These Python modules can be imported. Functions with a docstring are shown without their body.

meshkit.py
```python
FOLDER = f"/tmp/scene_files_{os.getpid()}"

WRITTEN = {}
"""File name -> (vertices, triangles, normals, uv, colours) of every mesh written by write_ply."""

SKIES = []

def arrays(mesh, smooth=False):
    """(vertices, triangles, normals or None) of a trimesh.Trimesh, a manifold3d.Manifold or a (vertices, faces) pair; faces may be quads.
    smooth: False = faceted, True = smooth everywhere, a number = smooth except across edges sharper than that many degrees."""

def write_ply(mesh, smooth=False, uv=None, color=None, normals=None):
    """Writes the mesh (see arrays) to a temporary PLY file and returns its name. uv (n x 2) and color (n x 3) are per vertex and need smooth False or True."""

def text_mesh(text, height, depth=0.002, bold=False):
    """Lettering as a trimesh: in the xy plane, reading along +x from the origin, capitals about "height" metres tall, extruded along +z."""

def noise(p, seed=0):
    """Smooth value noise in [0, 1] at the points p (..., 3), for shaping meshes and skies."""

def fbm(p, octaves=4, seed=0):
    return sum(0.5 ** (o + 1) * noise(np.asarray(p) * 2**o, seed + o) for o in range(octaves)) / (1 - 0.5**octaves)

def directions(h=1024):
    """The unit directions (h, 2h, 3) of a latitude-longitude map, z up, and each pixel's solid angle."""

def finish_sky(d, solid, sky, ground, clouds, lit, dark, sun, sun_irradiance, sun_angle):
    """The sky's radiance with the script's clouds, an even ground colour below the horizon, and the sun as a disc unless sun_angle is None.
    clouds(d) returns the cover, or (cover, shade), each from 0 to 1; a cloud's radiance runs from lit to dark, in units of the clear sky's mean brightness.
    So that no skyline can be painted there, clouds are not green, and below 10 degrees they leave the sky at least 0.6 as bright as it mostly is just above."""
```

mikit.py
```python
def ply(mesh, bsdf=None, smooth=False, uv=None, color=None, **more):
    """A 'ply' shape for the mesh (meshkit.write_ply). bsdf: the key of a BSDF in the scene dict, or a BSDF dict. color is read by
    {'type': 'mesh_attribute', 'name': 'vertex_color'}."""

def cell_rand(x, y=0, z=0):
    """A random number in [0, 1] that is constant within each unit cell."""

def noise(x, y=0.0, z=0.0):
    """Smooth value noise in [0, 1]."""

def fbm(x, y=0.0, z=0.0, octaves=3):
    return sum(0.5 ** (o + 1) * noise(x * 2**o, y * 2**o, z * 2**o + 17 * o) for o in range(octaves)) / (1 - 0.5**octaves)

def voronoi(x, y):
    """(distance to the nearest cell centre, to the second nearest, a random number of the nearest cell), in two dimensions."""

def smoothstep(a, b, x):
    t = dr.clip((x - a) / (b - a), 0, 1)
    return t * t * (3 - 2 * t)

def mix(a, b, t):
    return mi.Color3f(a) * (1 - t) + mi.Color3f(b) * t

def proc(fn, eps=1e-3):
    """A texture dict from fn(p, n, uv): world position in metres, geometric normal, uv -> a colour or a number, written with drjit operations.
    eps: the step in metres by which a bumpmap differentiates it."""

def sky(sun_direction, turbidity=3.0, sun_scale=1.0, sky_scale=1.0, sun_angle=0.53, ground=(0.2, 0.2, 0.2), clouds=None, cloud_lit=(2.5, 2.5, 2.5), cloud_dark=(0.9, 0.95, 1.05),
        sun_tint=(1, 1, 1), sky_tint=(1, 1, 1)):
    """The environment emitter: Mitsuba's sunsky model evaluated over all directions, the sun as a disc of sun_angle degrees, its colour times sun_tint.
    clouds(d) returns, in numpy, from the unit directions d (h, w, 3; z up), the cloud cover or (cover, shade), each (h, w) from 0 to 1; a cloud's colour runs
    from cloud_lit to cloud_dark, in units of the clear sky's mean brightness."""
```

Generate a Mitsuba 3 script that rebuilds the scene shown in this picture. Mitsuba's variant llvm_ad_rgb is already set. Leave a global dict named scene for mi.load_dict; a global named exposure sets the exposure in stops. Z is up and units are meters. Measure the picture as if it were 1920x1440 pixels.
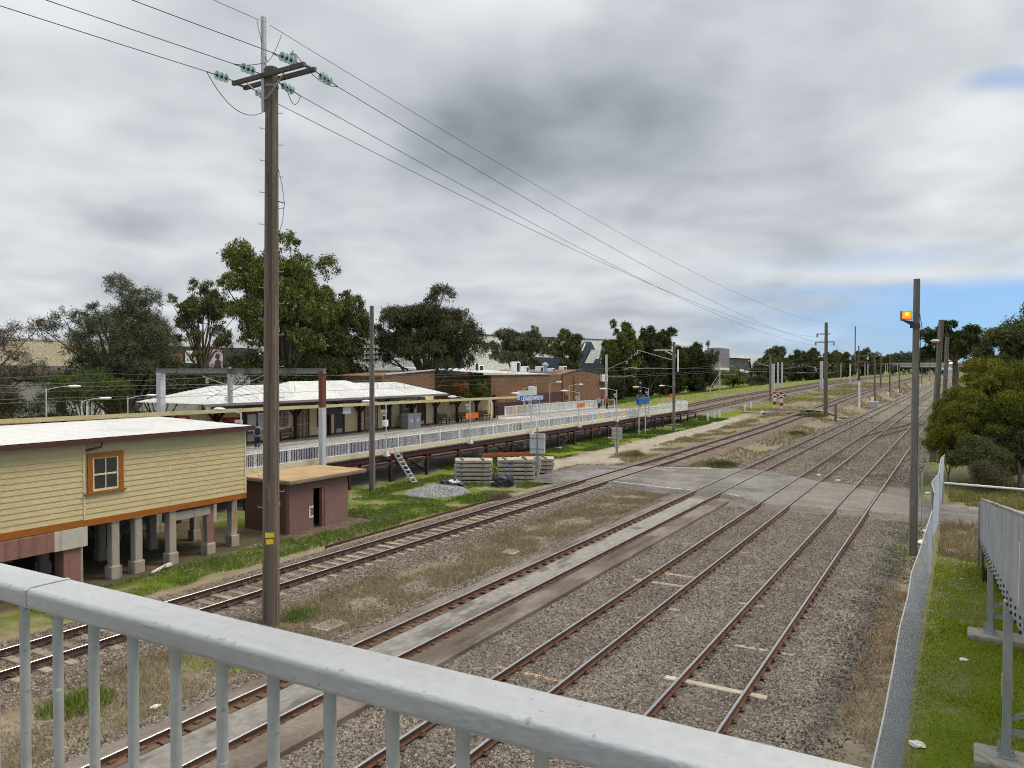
import math, random
import numpy as np, trimesh
import drjit as dr
import mitsuba as mi
import mikit, meshkit
from mikit import proc, noise, fbm, voronoi, cell_rand, smoothstep, mix
T4 = mi.ScalarTransform4f

# ---------------------------------------------------------------- camera, sky, exposure
scene, labels = {}, {}
YAW, PITCH, CAMZ = math.radians(30.236), math.radians(1.065), 7.2
fwd = np.array([-math.sin(YAW) * math.cos(PITCH), math.cos(YAW) * math.cos(PITCH), -math.sin(PITCH)])
scene['camera'] = {'type': 'perspective', 'fov_axis': 'x', 'fov': math.degrees(2 * math.atan(960 / 1450)),
                   'near_clip': 0.05, 'far_clip': 6000.0,
                   'to_world': T4().look_at(origin=[0, 0, CAMZ], target=[float(fwd[0]), float(fwd[1]), float(CAMZ + fwd[2])], up=[0, 0, 1])}


def sky_clouds(d):
    az = np.degrees(np.arctan2(-d[..., 0], d[..., 1]))          # degrees to the left of the track direction
    el = np.degrees(np.arcsin(np.clip(d[..., 2], -1, 1)))
    k = 1.0 / (d[..., 2] + 0.19)
    px, py = d[..., 0] * k, d[..., 1] * k
    z0 = np.zeros_like(px)
    warp = meshkit.fbm(np.stack([px * .6, py * .6, z0 + 3.1], -1), 3, 5) - .5
    big = meshkit.fbm(np.stack([px * .42 + warp, py * .42 + .7 * warp, z0 + 1.7], -1), 4, 11)
    mid = meshkit.fbm(np.stack([px * 1.05 + .8 * warp, py * 1.05, z0 + 7.7], -1), 5, 23)
    fine = meshkit.fbm(np.stack([px * 2.6 + warp, py * 2.6, z0 + .2], -1), 5, 31)

    def blob(a, e, ra, re):
        return np.exp(-((az - a) / ra) ** 2 - ((el - e) / re) ** 2)
    ragged = (mid - .5) * 2.0
    ridge = np.abs(2 * meshkit.fbm(np.stack([px * .8 + 1.3 * warp, py * .8, z0 + 9.4], -1), 4, 61) - 1)
    billow = 1 - np.abs(2 * meshkit.fbm(np.stack([px * 1.7 + 1.6 * warp, py * 1.7 + warp, z0 + 4.4], -1), 4, 83) - 1)
    tiny = meshkit.fbm(np.stack([px * 5.5 + 2 * warp, py * 5.5 + 1.5 * mid, z0 + 8.8], -1), 5, 97)
    edge = np.tanh(7.0 * (mid - .5 + .35 * (fine - .5)))
    v = 1.90 - .50 * (big - .5) - .34 * edge - 1.0 * (fine - .5) - .75 * (tiny - .5) - .40 * (ridge - .25) + .85 * (billow - .72)
    q_ = ((az - 18.8 - 4 * ragged - 2.5 * (fine - .5)) / 17) ** 2 + ((el - 17.6 - 3.4 * ragged - 2.2 * (fine - .5) + .08 * (az - 20)) / 5.6) ** 2
    v -= .36 / (1 + np.exp(np.clip(2.6 * (q_ - .85), -30, 30)))
    v += -.18 * blob(50, 14.5, 16, 2.2) + .30 * blob(34, 26, 12, 3.5) + .26 * blob(50, 10.5, 30, 1.5)
    v += -.14 * blob(50, 20, 13, 3) + .62 * np.clip(1.6 * blob(-1, 14.2, 7, 1.9) + 1.4 * (billow - .75), 0, 1) * blob(-1, 14.2, 9, 3) + .5 * np.clip(1.5 * blob(-1, 9.8, 8, 1.2) + 1.2 * (billow - .75), 0, 1) * blob(-1, 9.8, 9, 2) - .16 * blob(25, 9.5, 30, 1.4) + .2 * blob(14, 12, 14, 1.3)
    v = np.clip(v, .80, 2.75)
    v = v + 2.6 * np.clip((el - 33) / 27, 0, 1) ** 1.3          # an overcast sky is brightest overhead
    s = (4.9 - v) / (4.9 - .8)
    cover = np.ones_like(el)
    low = np.clip((9.2 + 3.5 * ragged - el) / 3.6, 0, 1) * np.clip((19 - az) / 17, 0, 1)
    cover -= .97 * low
    hole = np.clip((blob(-2.2, 17.5, 4.2, 1.2) + 1.8 * (mid - .5) + 2.2 * (fine - .5) - .34) * 2.2, 0, 1)
    cover -= .62 * hole * np.clip(3 * (blob(-2.2, 17.5, 6, 2) - .12), 0, 1)
    wisp = blob(2, 6.3 + .5 * ragged, 10, .7) * np.clip(.75 + 2.2 * (fine - .45), 0, 1) + .8 * blob(9, 4.6, 5, .5) * np.clip(3 * (fine - .4), 0, 1)
    cover = np.clip(cover + .65 * wisp, 0, 1)
    return cover, np.clip(s, 0, 1)


scene['sky'] = mikit.sky((.42, .38, .82), turbidity=3, sun_scale=.42, sky_scale=1.0, sun_angle=24, clouds=sky_clouds, sun_tint=(1.0, .97, .92),
                         cloud_lit=(4.80, 4.92, 5.02), cloud_dark=(.70, .82, .95), sky_tint=(.66, .83, .98), ground=(.16, .15, .12))
exposure = 1.95


# ---------------------------------------------------------------- helpers
RNG = np.random.default_rng(7)
random.seed(7)
used = {}


def num(k):
    n = used.get(k, -1) + 1
    used[k] = n
    return k if n == 0 else f'{k}_{n:03d}'


def thing(name, label, cat, group=None):
    k = num(name)
    labels[k] = {'label': label, 'category': cat}
    if group:
        labels[k]['group'] = group
    return k


def part(parent, name, mesh, bsdf, label=None, kind=None, **kw):
    k = num(f'{parent}__{name}')
    scene[k] = mikit.ply(tm(mesh), bsdf, **kw)
    if label or kind:
        labels[k] = {}
        if label:
            labels[k]['label'] = label
        if kind:
            labels[k]['kind'] = kind
    return k


def solo(name, mesh, bsdf, label, cat, group=None, **kw):
    k = thing(name, label, cat, group)
    scene[k] = mikit.ply(tm(mesh), bsdf, **kw)
    return k


def struct(name, mesh, bsdf, label=None, kind='structure', **kw):
    k = num(name)
    scene[k] = mikit.ply(tm(mesh), bsdf, **kw)
    labels[k] = {'kind': kind}
    if label:
        labels[k]['label'] = label
    return k


def copy(parent, name, source, loc, rotz=0.0):
    """One more entry with the mesh of an existing one, moved."""
    k = num(f'{parent}__{name}')
    scene[k] = {**scene[source], 'to_world': T4().translate([float(v) for v in loc]).rotate([0, 0, 1], rotz)}
    return k


class MB:
    def __init__(self):
        self.v, self.f, self.n = [], [], 0

    def add(self, v, f):
        v, f = np.asarray(v, float), np.asarray(f, int)
        if f.shape[1] == 4:
            f = np.vstack([f[:, [0, 1, 2]], f[:, [0, 2, 3]]])
        self.v.append(v)
        self.f.append(f + self.n)
        self.n += len(v)
        return self

    def tri(self, m):
        return self.add(m.vertices, m.faces)

    def box(self, x0, x1, y0, y1, z0, z1):
        v = [(x, y, z) for x in (x0, x1) for y in (y0, y1) for z in (z0, z1)]
        return self.add(v, [(0, 1, 3, 2), (4, 6, 7, 5), (0, 4, 5, 1), (2, 3, 7, 6), (0, 2, 6, 4), (1, 5, 7, 3)])

    def cbox(self, c, s, rz=0.0, rx=0.0, ry=0.0):
        v = np.array([(x, y, z) for x in (-.5, .5) for y in (-.5, .5) for z in (-.5, .5)]) * np.asarray(s, float)
        R = trimesh.transformations.euler_matrix(rx, ry, rz)[:3, :3]
        return self.add(v @ R.T + np.asarray(c, float), [(0, 1, 3, 2), (4, 6, 7, 5), (0, 4, 5, 1), (2, 3, 7, 6), (0, 2, 6, 4), (1, 5, 7, 3)])

    def bar(self, a, b, w, h, up=(0, 0, 1)):
        a, b = np.asarray(a, float), np.asarray(b, float)
        t = b - a
        t /= np.linalg.norm(t)
        u = np.asarray(up, float)
        if abs(t @ u) > .95:
            u = np.array([1.0, 0, 0])
        s = np.cross(t, u)
        s /= np.linalg.norm(s)
        u = np.cross(s, t)
        v = [p + s * i * w / 2 + u * j * h / 2 for p in (a, b) for i in (-1, 1) for j in (-1, 1)]
        return self.add(v, [(0, 1, 3, 2), (4, 6, 7, 5), (0, 4, 5, 1), (2, 3, 7, 6), (0, 2, 6, 4), (1, 5, 7, 3)])

    def tube(self, pts, r, sides=6, cap=True):
        p = np.asarray(pts, float)
        t = np.gradient(p, axis=0)
        t /= np.linalg.norm(t, axis=1, keepdims=True) + 1e-12
        ref = np.array([0, 0, 1.0]) if abs(t[0, 2]) < .9 else np.array([1.0, 0, 0])
        a = np.cross(t, ref)
        a /= np.linalg.norm(a, axis=1, keepdims=True) + 1e-12
        b = np.cross(t, a)
        ang = np.arange(sides) * 2 * np.pi / sides
        r = np.broadcast_to(r, (len(p),))
        v = p[:, None] + r[:, None, None] * (np.cos(ang)[None, :, None] * a[:, None] + np.sin(ang)[None, :, None] * b[:, None])
        i, j = np.meshgrid(np.arange(len(p) - 1), np.arange(sides), indexing='ij')
        q = np.stack([i * sides + j, (i + 1) * sides + j, (i + 1) * sides + (j + 1) % sides, i * sides + (j + 1) % sides], -1).reshape(-1, 4)
        self.add(v.reshape(-1, 3), q)
        if cap and sides > 2:
            for e, s in ((0, 1), (len(p) - 1, -1)):
                base = v[e]
                f = [(0, k, k + 1)[::s] for k in range(1, sides - 1)]
                self.add(base, f)
        return self

    def quad(self, a, b, c, d):
        return self.add([a, b, c, d], [(0, 1, 2, 3)])

    def prism_y(self, poly, ys, xs=0.0, zs=0.0):
        """Cross-section (x, z) carried along stations ys with offsets xs, zs; ends closed."""
        ys = np.asarray(ys, float)
        xs, zs = np.broadcast_to(xs, ys.shape), np.broadcast_to(zs, ys.shape)
        poly = np.asarray(poly, float)
        m = len(poly)
        v = np.stack([np.stack([poly[:, 0] + x, np.full(m, y), poly[:, 1] + z], 1) for x, y, z in zip(xs, ys, zs)])
        i, j = np.meshgrid(np.arange(len(ys) - 1), np.arange(m), indexing='ij')
        q = np.stack([i * m + j, i * m + (j + 1) % m, (i + 1) * m + (j + 1) % m, (i + 1) * m + j], -1).reshape(-1, 4)
        self.add(v.reshape(-1, 3), q)
        cap = trimesh.creation.triangulate_polygon(__import__('shapely').Polygon(poly), engine='earcut')
        cv, cf = np.asarray(cap[0]), np.asarray(cap[1])
        for e in (0, len(ys) - 1):
            self.add(np.stack([cv[:, 0] + xs[e], np.full(len(cv), ys[e]), cv[:, 1] + zs[e]], 1), cf if e else cf[:, ::-1])
        return self

    def disc(self, c, axis, prof, sides=12):
        """Lathe: profile [(along, radius)] about the axis through c."""
        c, t = np.asarray(c, float), np.asarray(axis, float)
        t = t / np.linalg.norm(t)
        pts = [c + t * a for a, _ in prof]
        ref = np.array([0, 0, 1.0]) if abs(t[2]) < .9 else np.array([1.0, 0, 0])
        a = np.cross(t, ref)
        a /= np.linalg.norm(a)
        b = np.cross(t, a)
        ang = np.arange(sides) * 2 * np.pi / sides
        v = np.array([p + r * (math.cos(g) * a + math.sin(g) * b) for p, (_, r) in zip(pts, prof) for g in ang])
        i, j = np.meshgrid(np.arange(len(prof) - 1), np.arange(sides), indexing='ij')
        q = np.stack([i * sides + j, (i + 1) * sides + j, (i + 1) * sides + (j + 1) % sides, i * sides + (j + 1) % sides], -1).reshape(-1, 4)
        return self.add(v, q)

    def mesh(self):
        return trimesh.Trimesh(np.vstack(self.v), np.vstack(self.f), process=False)


def tm(m):
    return m.mesh() if isinstance(m, MB) else m


def B(*a):
    return MB().box(*a)


def rbox(x0, x1, y0, y1, z0, z1, c=.01):
    """Box with chamfered edges."""
    import manifold3d as m3
    s = [m3.Manifold.cube([x1 - x0 - (2 * c if k != 0 else 0), y1 - y0 - (2 * c if k != 1 else 0), z1 - z0 - (2 * c if k != 2 else 0)]).translate(
        [x0 + (c if k != 0 else 0), y0 + (c if k != 1 else 0), z0 + (c if k != 2 else 0)]) for k in range(3)]
    m = m3.Manifold.batch_hull(s).to_mesh()
    return trimesh.Trimesh(m.vert_properties[:, :3], m.tri_verts, process=False)


def ring(n=20):
    a = np.arange(n) * 2 * np.pi / n
    return np.cos(a), np.sin(a)


# ---------------------------------------------------------------- materials
def mat(name, bsdf, twosided=True):
    scene[name] = {'type': 'twosided', 'b': bsdf} if twosided else bsdf
    return name


def flat(name, c, rough=.6, metal=0.0, spec=.4):
    c = [float(x) for x in c]
    if metal:
        return mat(name, {'type': 'principled', 'base_color': {'type': 'rgb', 'value': c}, 'roughness': rough, 'metallic': metal})
    return mat(name, {'type': 'principled', 'base_color': {'type': 'rgb', 'value': c}, 'roughness': rough, 'specular': spec})


def tex(name, fn, rough=.75, bump=None, scale=1.0, eps=2e-3, metal=0.0, spec=.35):
    b = {'type': 'principled', 'base_color': proc(fn), 'roughness': rough, 'metallic': metal, 'specular': spec}
    if bump is not None:
        b = {'type': 'bumpmap', 'arbitrary': proc(bump, eps=eps), 'scale': scale, 'bsdf': b}
    return mat(name, b)


mat('m_vertex', {'type': 'diffuse', 'reflectance': {'type': 'mesh_attribute', 'name': 'vertex_color'}})
mat('m_leaf', {'type': 'diffuse', 'reflectance': {'type': 'mesh_attribute', 'name': 'vertex_color'}})

flat('m_maroon', (.075, .028, .026), .5)
flat('m_orangebrown', (.30, .105, .014), .5)
flat('m_cream_trim', (.62, .57, .40), .5)
flat('m_white', (.78, .79, .80), .45)
flat('m_offwhite', (.70, .68, .62), .6)
flat('m_dark', (.02, .02, .022), .6)
flat('m_black_inside', (.012, .012, .012), .9)
flat('m_glass_dark', (.045, .05, .05), .12, spec=.6)
flat('m_galv', (.42, .44, .46), .45, metal=.35)
flat('m_lightgrey', (.50, .53, .56), .45)
flat('m_gutter', (.20, .19, .20), .5)
flat('m_signblue', (.012, .10, .36), .4)
flat('m_signred', (.36, .030, .025), .4)
flat('m_orange_sign', (.80, .17, .015), .45)
flat('m_yellow', (.85, .60, .03), .5)
flat('m_wire', (.035, .036, .04), .5)
flat('m_wire_light', (.12, .12, .13), .5)
flat('m_insul', (.40, .58, .56), .15, spec=.7)
flat('m_insul_brown', (.30, .24, .22), .25)
flat('m_brown_beam', (.052, .020, .020), .55)
flat('m_awning_dark', (.030, .016, .016), .6)
flat('m_navy', (.028, .036, .055), .4)
flat('m_charcoal', (.05, .053, .058), .5)
flat('m_warehouse', (.66, .68, .69), .5)
flat('m_cream_bldg', (.58, .54, .42), .6)
flat('m_bench', (.16, .045, .035), .45)
flat('m_arm', (.085, .078, .074), .7)
flat('m_fence', (.25, .30, .36), .5, metal=.2)
flat('m_tarp', (.010, .014, .028), .3, spec=.6)
flat('m_skin', (.42, .26, .19), .6)
flat('m_hair', (.02, .015, .012), .6)
flat('m_cloth_navy', (.02, .026, .045), .8)
flat('m_cloth_grey', (.30, .31, .32), .85)
flat('m_cloth_red', (.35, .05, .03), .8)
flat('m_steel_shine', (.55, .55, .57), .28, metal=.9)
flat('m_pink_wood', (.42, .26, .20), .8)
flat('m_tan_board', (.52, .35, .17), .7)
flat('m_poster', (.50, .42, .52), .6)
flat('m_litter', (.72, .72, .70), .8)


def wood_col(base, dark, sc=1.0):
    def fn(p, n, uv):
        a = dr.atan2(n.y, n.x) * 1.9
        g = fbm(a * 6.5 + noise(p.z * .25) * 1.2, p.z * .35 * sc, 0.0, 4)
        crack = smoothstep(.64, .74, noise(a * 17 + noise(p.z * .6) * 1.5, p.z * .16))
        stain = smoothstep(.4, .75, fbm(a * 1.1, p.z * .22 + 4.0, 0.0, 3))
        knot = smoothstep(.80, .86, noise(a * 2.3 + 9, p.z * 1.1))
        c = mix(dark, base, g * 1.15)
        c = mix(c, mi.Color3f(*[b * .50 for b in base]), stain * .4)
        c = mix(c, mi.Color3f(*[b * 1.5 for b in base]), knot * .35)
        return mix(c, mi.Color3f(.02, .017, .014), crack * .45)
    return fn


tex('m_pole', wood_col((.20, .165, .132), (.105, .085, .070)), .85, bump=lambda p, n, uv: fbm(dr.atan2(n.y, n.x) * 22, p.z * .5, 0.0, 3), scale=.012)
tex('m_pole_grey', wood_col((.235, .215, .195), (.115, .105, .095)), .85)


def paint_dirt(base, amount, streak=5.0):
    base = tuple(base)

    def fn(p, n, uv):
        s = fbm(p.x * streak + p.y * streak, p.z * .45, 0.0, 3)
        t = fbm(p.x * .7, p.y * .7, p.z * .7, 3)
        k = 1.0 - amount * (smoothstep(.35, .85, s) * .6 + smoothstep(.35, .8, t) * .7)
        return mi.Color3f(*base) * k
    return fn


tex('m_weatherboard', paint_dirt((.54, .465, .265), .07, .6), .55)
tex('m_station_wall', paint_dirt((.70, .62, .385), .14, 1.5), .55)
tex('m_station_board', paint_dirt((.56, .49, .28), .14, 1.5), .55)
tex('m_roof_white', lambda p, n, uv: mi.Color3f(.54, .56, .56) * (1 - .14 * smoothstep(.4, .8, fbm(p.x * .5, p.y * .6, 0.0, 3)) - .05 * smoothstep(.9, .97, dr.abs(dr.sin(p.y * 4.1)))), .4)


def concrete(base, painted=False):
    def fn(p, n, uv):
        a = fbm(p.x * 1.4, p.y * 1.4, p.z * 1.4, 4)
        b = fbm(p.x * 12, p.y * 12, p.z * 6, 2)
        drip = smoothstep(.5, .85, fbm((p.x + p.y) * 7, p.z * .7, 3.0, 3))
        c = mi.Color3f(*base) * (.72 + .36 * a + .16 * b) * (1 - .35 * drip)
        return c
    return fn


tex('m_concrete', concrete((.34, .315, .27)), .85)
tex('m_concrete_pale', concrete((.47, .46, .41)), .85)
tex('m_concrete_red', concrete((.25, .135, .115)), .8)
tex('m_concrete_tan', concrete((.36, .25, .18)), .8)


def slab_fn(p, n, uv):
    a = fbm(p.x * 1.1, p.y * .6, 0.0, 4)
    f = fbm(p.x * 14, p.y * 14, 0.0, 2)
    c = mix((.105, .085, .070), (.185, .163, .140), smoothstep(.3, .7, a))
    c = c * (1 - .4 * smoothstep(.55, .8, fbm(p.x * 2.5, p.y * .35, 6.0, 4)))
    return c * (.78 + .42 * f)


tex('m_slab', slab_fn, .85, bump=lambda p, n, uv: fbm(p.x * 18, p.y * 18, 0.0, 3), scale=.02)
tex('m_slab_grey', lambda p, n, uv: mi.Color3f(.235, .23, .215) * (.6 + .6 * fbm(p.x * 9, p.y * 6, 0.0, 4)) * (1 - .45 * smoothstep(.55, .75, fbm(p.x * 2, p.y * .8, 5.0, 3))), .9)


def asphalt_fn(p, n, uv):
    f = fbm(p.x * 16, p.y * 16, 0.0, 2)
    a = fbm(p.x * .55, p.y * .7, 0.0, 4)
    tracks = smoothstep(.45, .8, fbm(p.x * .25 + 3, p.y * 1.7, 2.0, 3))
    pink = smoothstep(-9.6, -8.8, p.x) * (1 - smoothstep(-2.4, -1.4, p.x)) * .8 + smoothstep(-21.2, -20.9, p.x) * (1 - smoothstep(-19.3, -19.0, p.x)) * 1.2
    c = mix((.105, .103, .100), (.185, .178, .168), smoothstep(.3, .7, a))
    c = mix(c, mi.Color3f(.185, .158, .140), dr.clip(pink, 0, 1) * (.55 + .4 * a))
    c = mix(c, mi.Color3f(.20, .185, .165), tracks * .45)
    crack = smoothstep(.022, .008, dr.abs(fbm(p.x * .9, p.y * .9, 9.0, 4) - .5))
    return mix(c * (.72 + .55 * f), mi.Color3f(.04, .04, .04), crack * .5)


tex('m_asphalt', asphalt_fn, .85, bump=lambda p, n, uv: fbm(p.x * 30, p.y * 30, 0.0, 2), scale=.01)
tex('m_platform', lambda p, n, uv: mi.Color3f(.22, .22, .218) * (.7 + .6 * fbm(p.x * 1.3, p.y * .9, 0.0, 4)), .85)
tex('m_platform_apron', lambda p, n, uv: mi.Color3f(.38, .375, .36) * (.75 + .5 * fbm(p.x * 1.9, p.y * 1.2, 0.0, 4)), .8)


def rust(base):
    def fn(p, n, uv):
        a = fbm(p.x * 4, p.y * 1.6, p.z * 9, 3)
        return mi.Color3f(*base) * (.55 + .9 * a)
    return fn


tex('m_rail', rust((.098, .052, .038)), .8)
tex('m_rail_dark', rust((.060, .036, .030)), .8)
tex('m_plate', rust((.115, .075, .05)), .85)
tex('m_rust_orange', rust((.34, .12, .045)), .85)
tex('m_steelcol_rust', rust((.15, .055, .04)), .7)


def sleeper_fn(p, n, uv):
    a = fbm(p.x * 1.8, p.y * 22, p.z * 22, 3)
    r = cell_rand(dr.floor(p.y / .31), dr.floor(p.x / 2.6), 4.0)
    c = mix((.095, .082, .068), (.40, .355, .285), smoothstep(.60, .97, r))
    c = mix(c, mi.Color3f(.40, .19, .10), smoothstep(.90, .95, r) * .6)
    return c * (.60 + .8 * a)


tex('m_sleeper', sleeper_fn, .9)
tex('m_sleeper_new', lambda p, n, uv: mi.Color3f(.40, .365, .305) * (.58 + .75 * fbm(p.x * 3, p.y * 3, p.z * 14, 4)), .85)


tex('m_sleeper_brown', lambda p, n, uv: mi.Color3f(.235, .195, .155) * (.35 + 1.2 * fbm(p.x * 1.6, p.y * 1.6, 0.0, 4)), .9)


def brick(base, var, mortar, bw=.23, bh=.086, across='y'):
    def fn(p, n, uv):
        u = dr.select(dr.abs(n.x) > dr.abs(n.y), p.y, p.x)
        row = dr.floor(p.z / bh)
        u2 = u / bw + .5 * (row - 2 * dr.floor(row / 2))
        fu, fv = u2 - dr.floor(u2), p.z / bh - row
        m = dr.maximum(smoothstep(.06, .02, dr.minimum(fu, 1 - fu)), smoothstep(.14, .05, dr.minimum(fv, 1 - fv)))
        r = cell_rand(dr.floor(u2), row, 2.0)
        big = fbm(u * .35, p.z * .5, 1.0, 4)
        c = mix(base, var, r) * (.72 + .5 * big)
        return mix(c, mi.Color3f(*mortar), m * .6)
    return fn


tex('m_brick_far', brick((.150, .078, .046), (.235, .132, .080), (.15, .115, .088)), .85)
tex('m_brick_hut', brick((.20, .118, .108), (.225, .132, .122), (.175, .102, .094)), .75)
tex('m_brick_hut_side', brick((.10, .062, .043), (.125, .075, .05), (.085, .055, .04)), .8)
tex('m_hut_roof', lambda p, n, uv: mix((.25, .165, .085), (.40, .29, .16), fbm(p.x * .8, p.y * 1.3, 0.0, 4)) * (.9 + .15 * fbm(p.x * 9, p.y * 2, 0.0, 2)), .8)
tex('m_hut_edge', lambda p, n, uv: mi.Color3f(.19, .16, .125) * (.5 + .9 * fbm(p.x * 4, p.y * 4, p.z * 12, 3)), .9)


def bridge_paint(p, n, uv):
    a = fbm(p.x * 2.2, p.y * 9, p.z * 9, 4)
    b = fbm(p.x * 60, p.y * 60, p.z * 60, 3)
    chip = smoothstep(.83, .86, noise(p.x * 7 + 3, p.y * 28, p.z * 28)) * smoothstep(.5, .6, noise(p.x * 31, p.y * 31, p.z * 31))
    fleck = smoothstep(.86, .90, noise(p.x * 70, p.y * 70, p.z * 70))
    grime = smoothstep(.55, .78, fbm(p.x * 1.6 + 7, p.y * 12, p.z * 12 + 2.0, 4))
    scr = smoothstep(.020, .006, dr.abs(noise(p.x * 3.1 + 40 * p.y, p.y * 60 + p.x, 1.0) - .5)) * smoothstep(.62, .7, noise(p.x * 5, p.y * 9, 4.0))
    c = mix((.385, .415, .43), (.485, .51, .525), smoothstep(.25, .75, a) * .6 + .2) * (.90 + .18 * b)
    c = mix(c, mi.Color3f(.27, .275, .265), grime * .22)
    c = mix(c, mi.Color3f(.30, .31, .31), scr * .5)
    c = mix(c, mi.Color3f(.16, .15, .14), fleck * .45)
    return mix(c, mi.Color3f(.78, .79, .77), chip * .9)


mat('m_bridge', {'type': 'bumpmap', 'arbitrary': proc(lambda p, n, uv: fbm(p.x * 160, p.y * 160, p.z * 160, 2), eps=1e-3), 'scale': .0016,
                 'bsdf': {'type': 'principled', 'base_color': proc(bridge_paint), 'roughness': .30, 'metallic': .3, 'specular': .5}})
tex('m_ramp', lambda p, n, uv: mi.Color3f(.36, .385, .405) * (.62 + .65 * fbm(p.x * 3, p.y * 2.3, p.z * 1.0, 4)), .55, metal=.2)


def mural_fn(p, n, uv):
    w = p.y + .55 * dr.sin(p.y * .9) + .25 * (p.z - 2.3) * dr.sin(p.y * .55)
    i = dr.floor(w / .42)
    r, g, b = cell_rand(i, 1.0, 1.0), cell_rand(i, 2.0, 1.0), cell_rand(i, 3.0, 1.0)
    c1 = mix((.06, .065, .12), (.20, .19, .27), r)
    c2 = mix((.16, .24, .26), (.40, .45, .42), g)
    c3 = mix((.08, .42, .60), (.58, .46, .10), smoothstep(.35, .65, b))
    far = smoothstep(40, 56, p.y)
    bright = smoothstep(66, 72, p.y) * (1 - smoothstep(80, 82, p.y))
    pale = smoothstep(80, 82, p.y)
    c = mix(c1, c2, far * smoothstep(.15, .5, r))
    c = mix(c, mix(c3, mi.Color3f(.36, .22, .58), smoothstep(.62, .7, g)), bright * .95)
    c = mix(c, mi.Color3f(.60, .63, .62), pale * .8)
    near_dark = 1 - smoothstep(30, 46, p.y)
    return mix(c, mi.Color3f(.055, .055, .11), near_dark * .85)


tex('m_mural', mural_fn, .6)

# ---------------------------------------------------------------- terrain
Ys = [0, 60, 79, 94, 130, 168, 233, 373, 600]


def rise(y):
    return np.interp(y, Ys, [0, .04, .15, .25, .80, 1.52, 2.29, 3.25, 3.7])


def z1(y):
    return .15 + rise(y)                                         # rail top of the near main line by the platform


def zm(y):
    return np.interp(y, [0, 110, 121, 156, 272, 442, 700], [.70, .70, .76, 1.5, 2.85, 3.45, 3.8])


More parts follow.
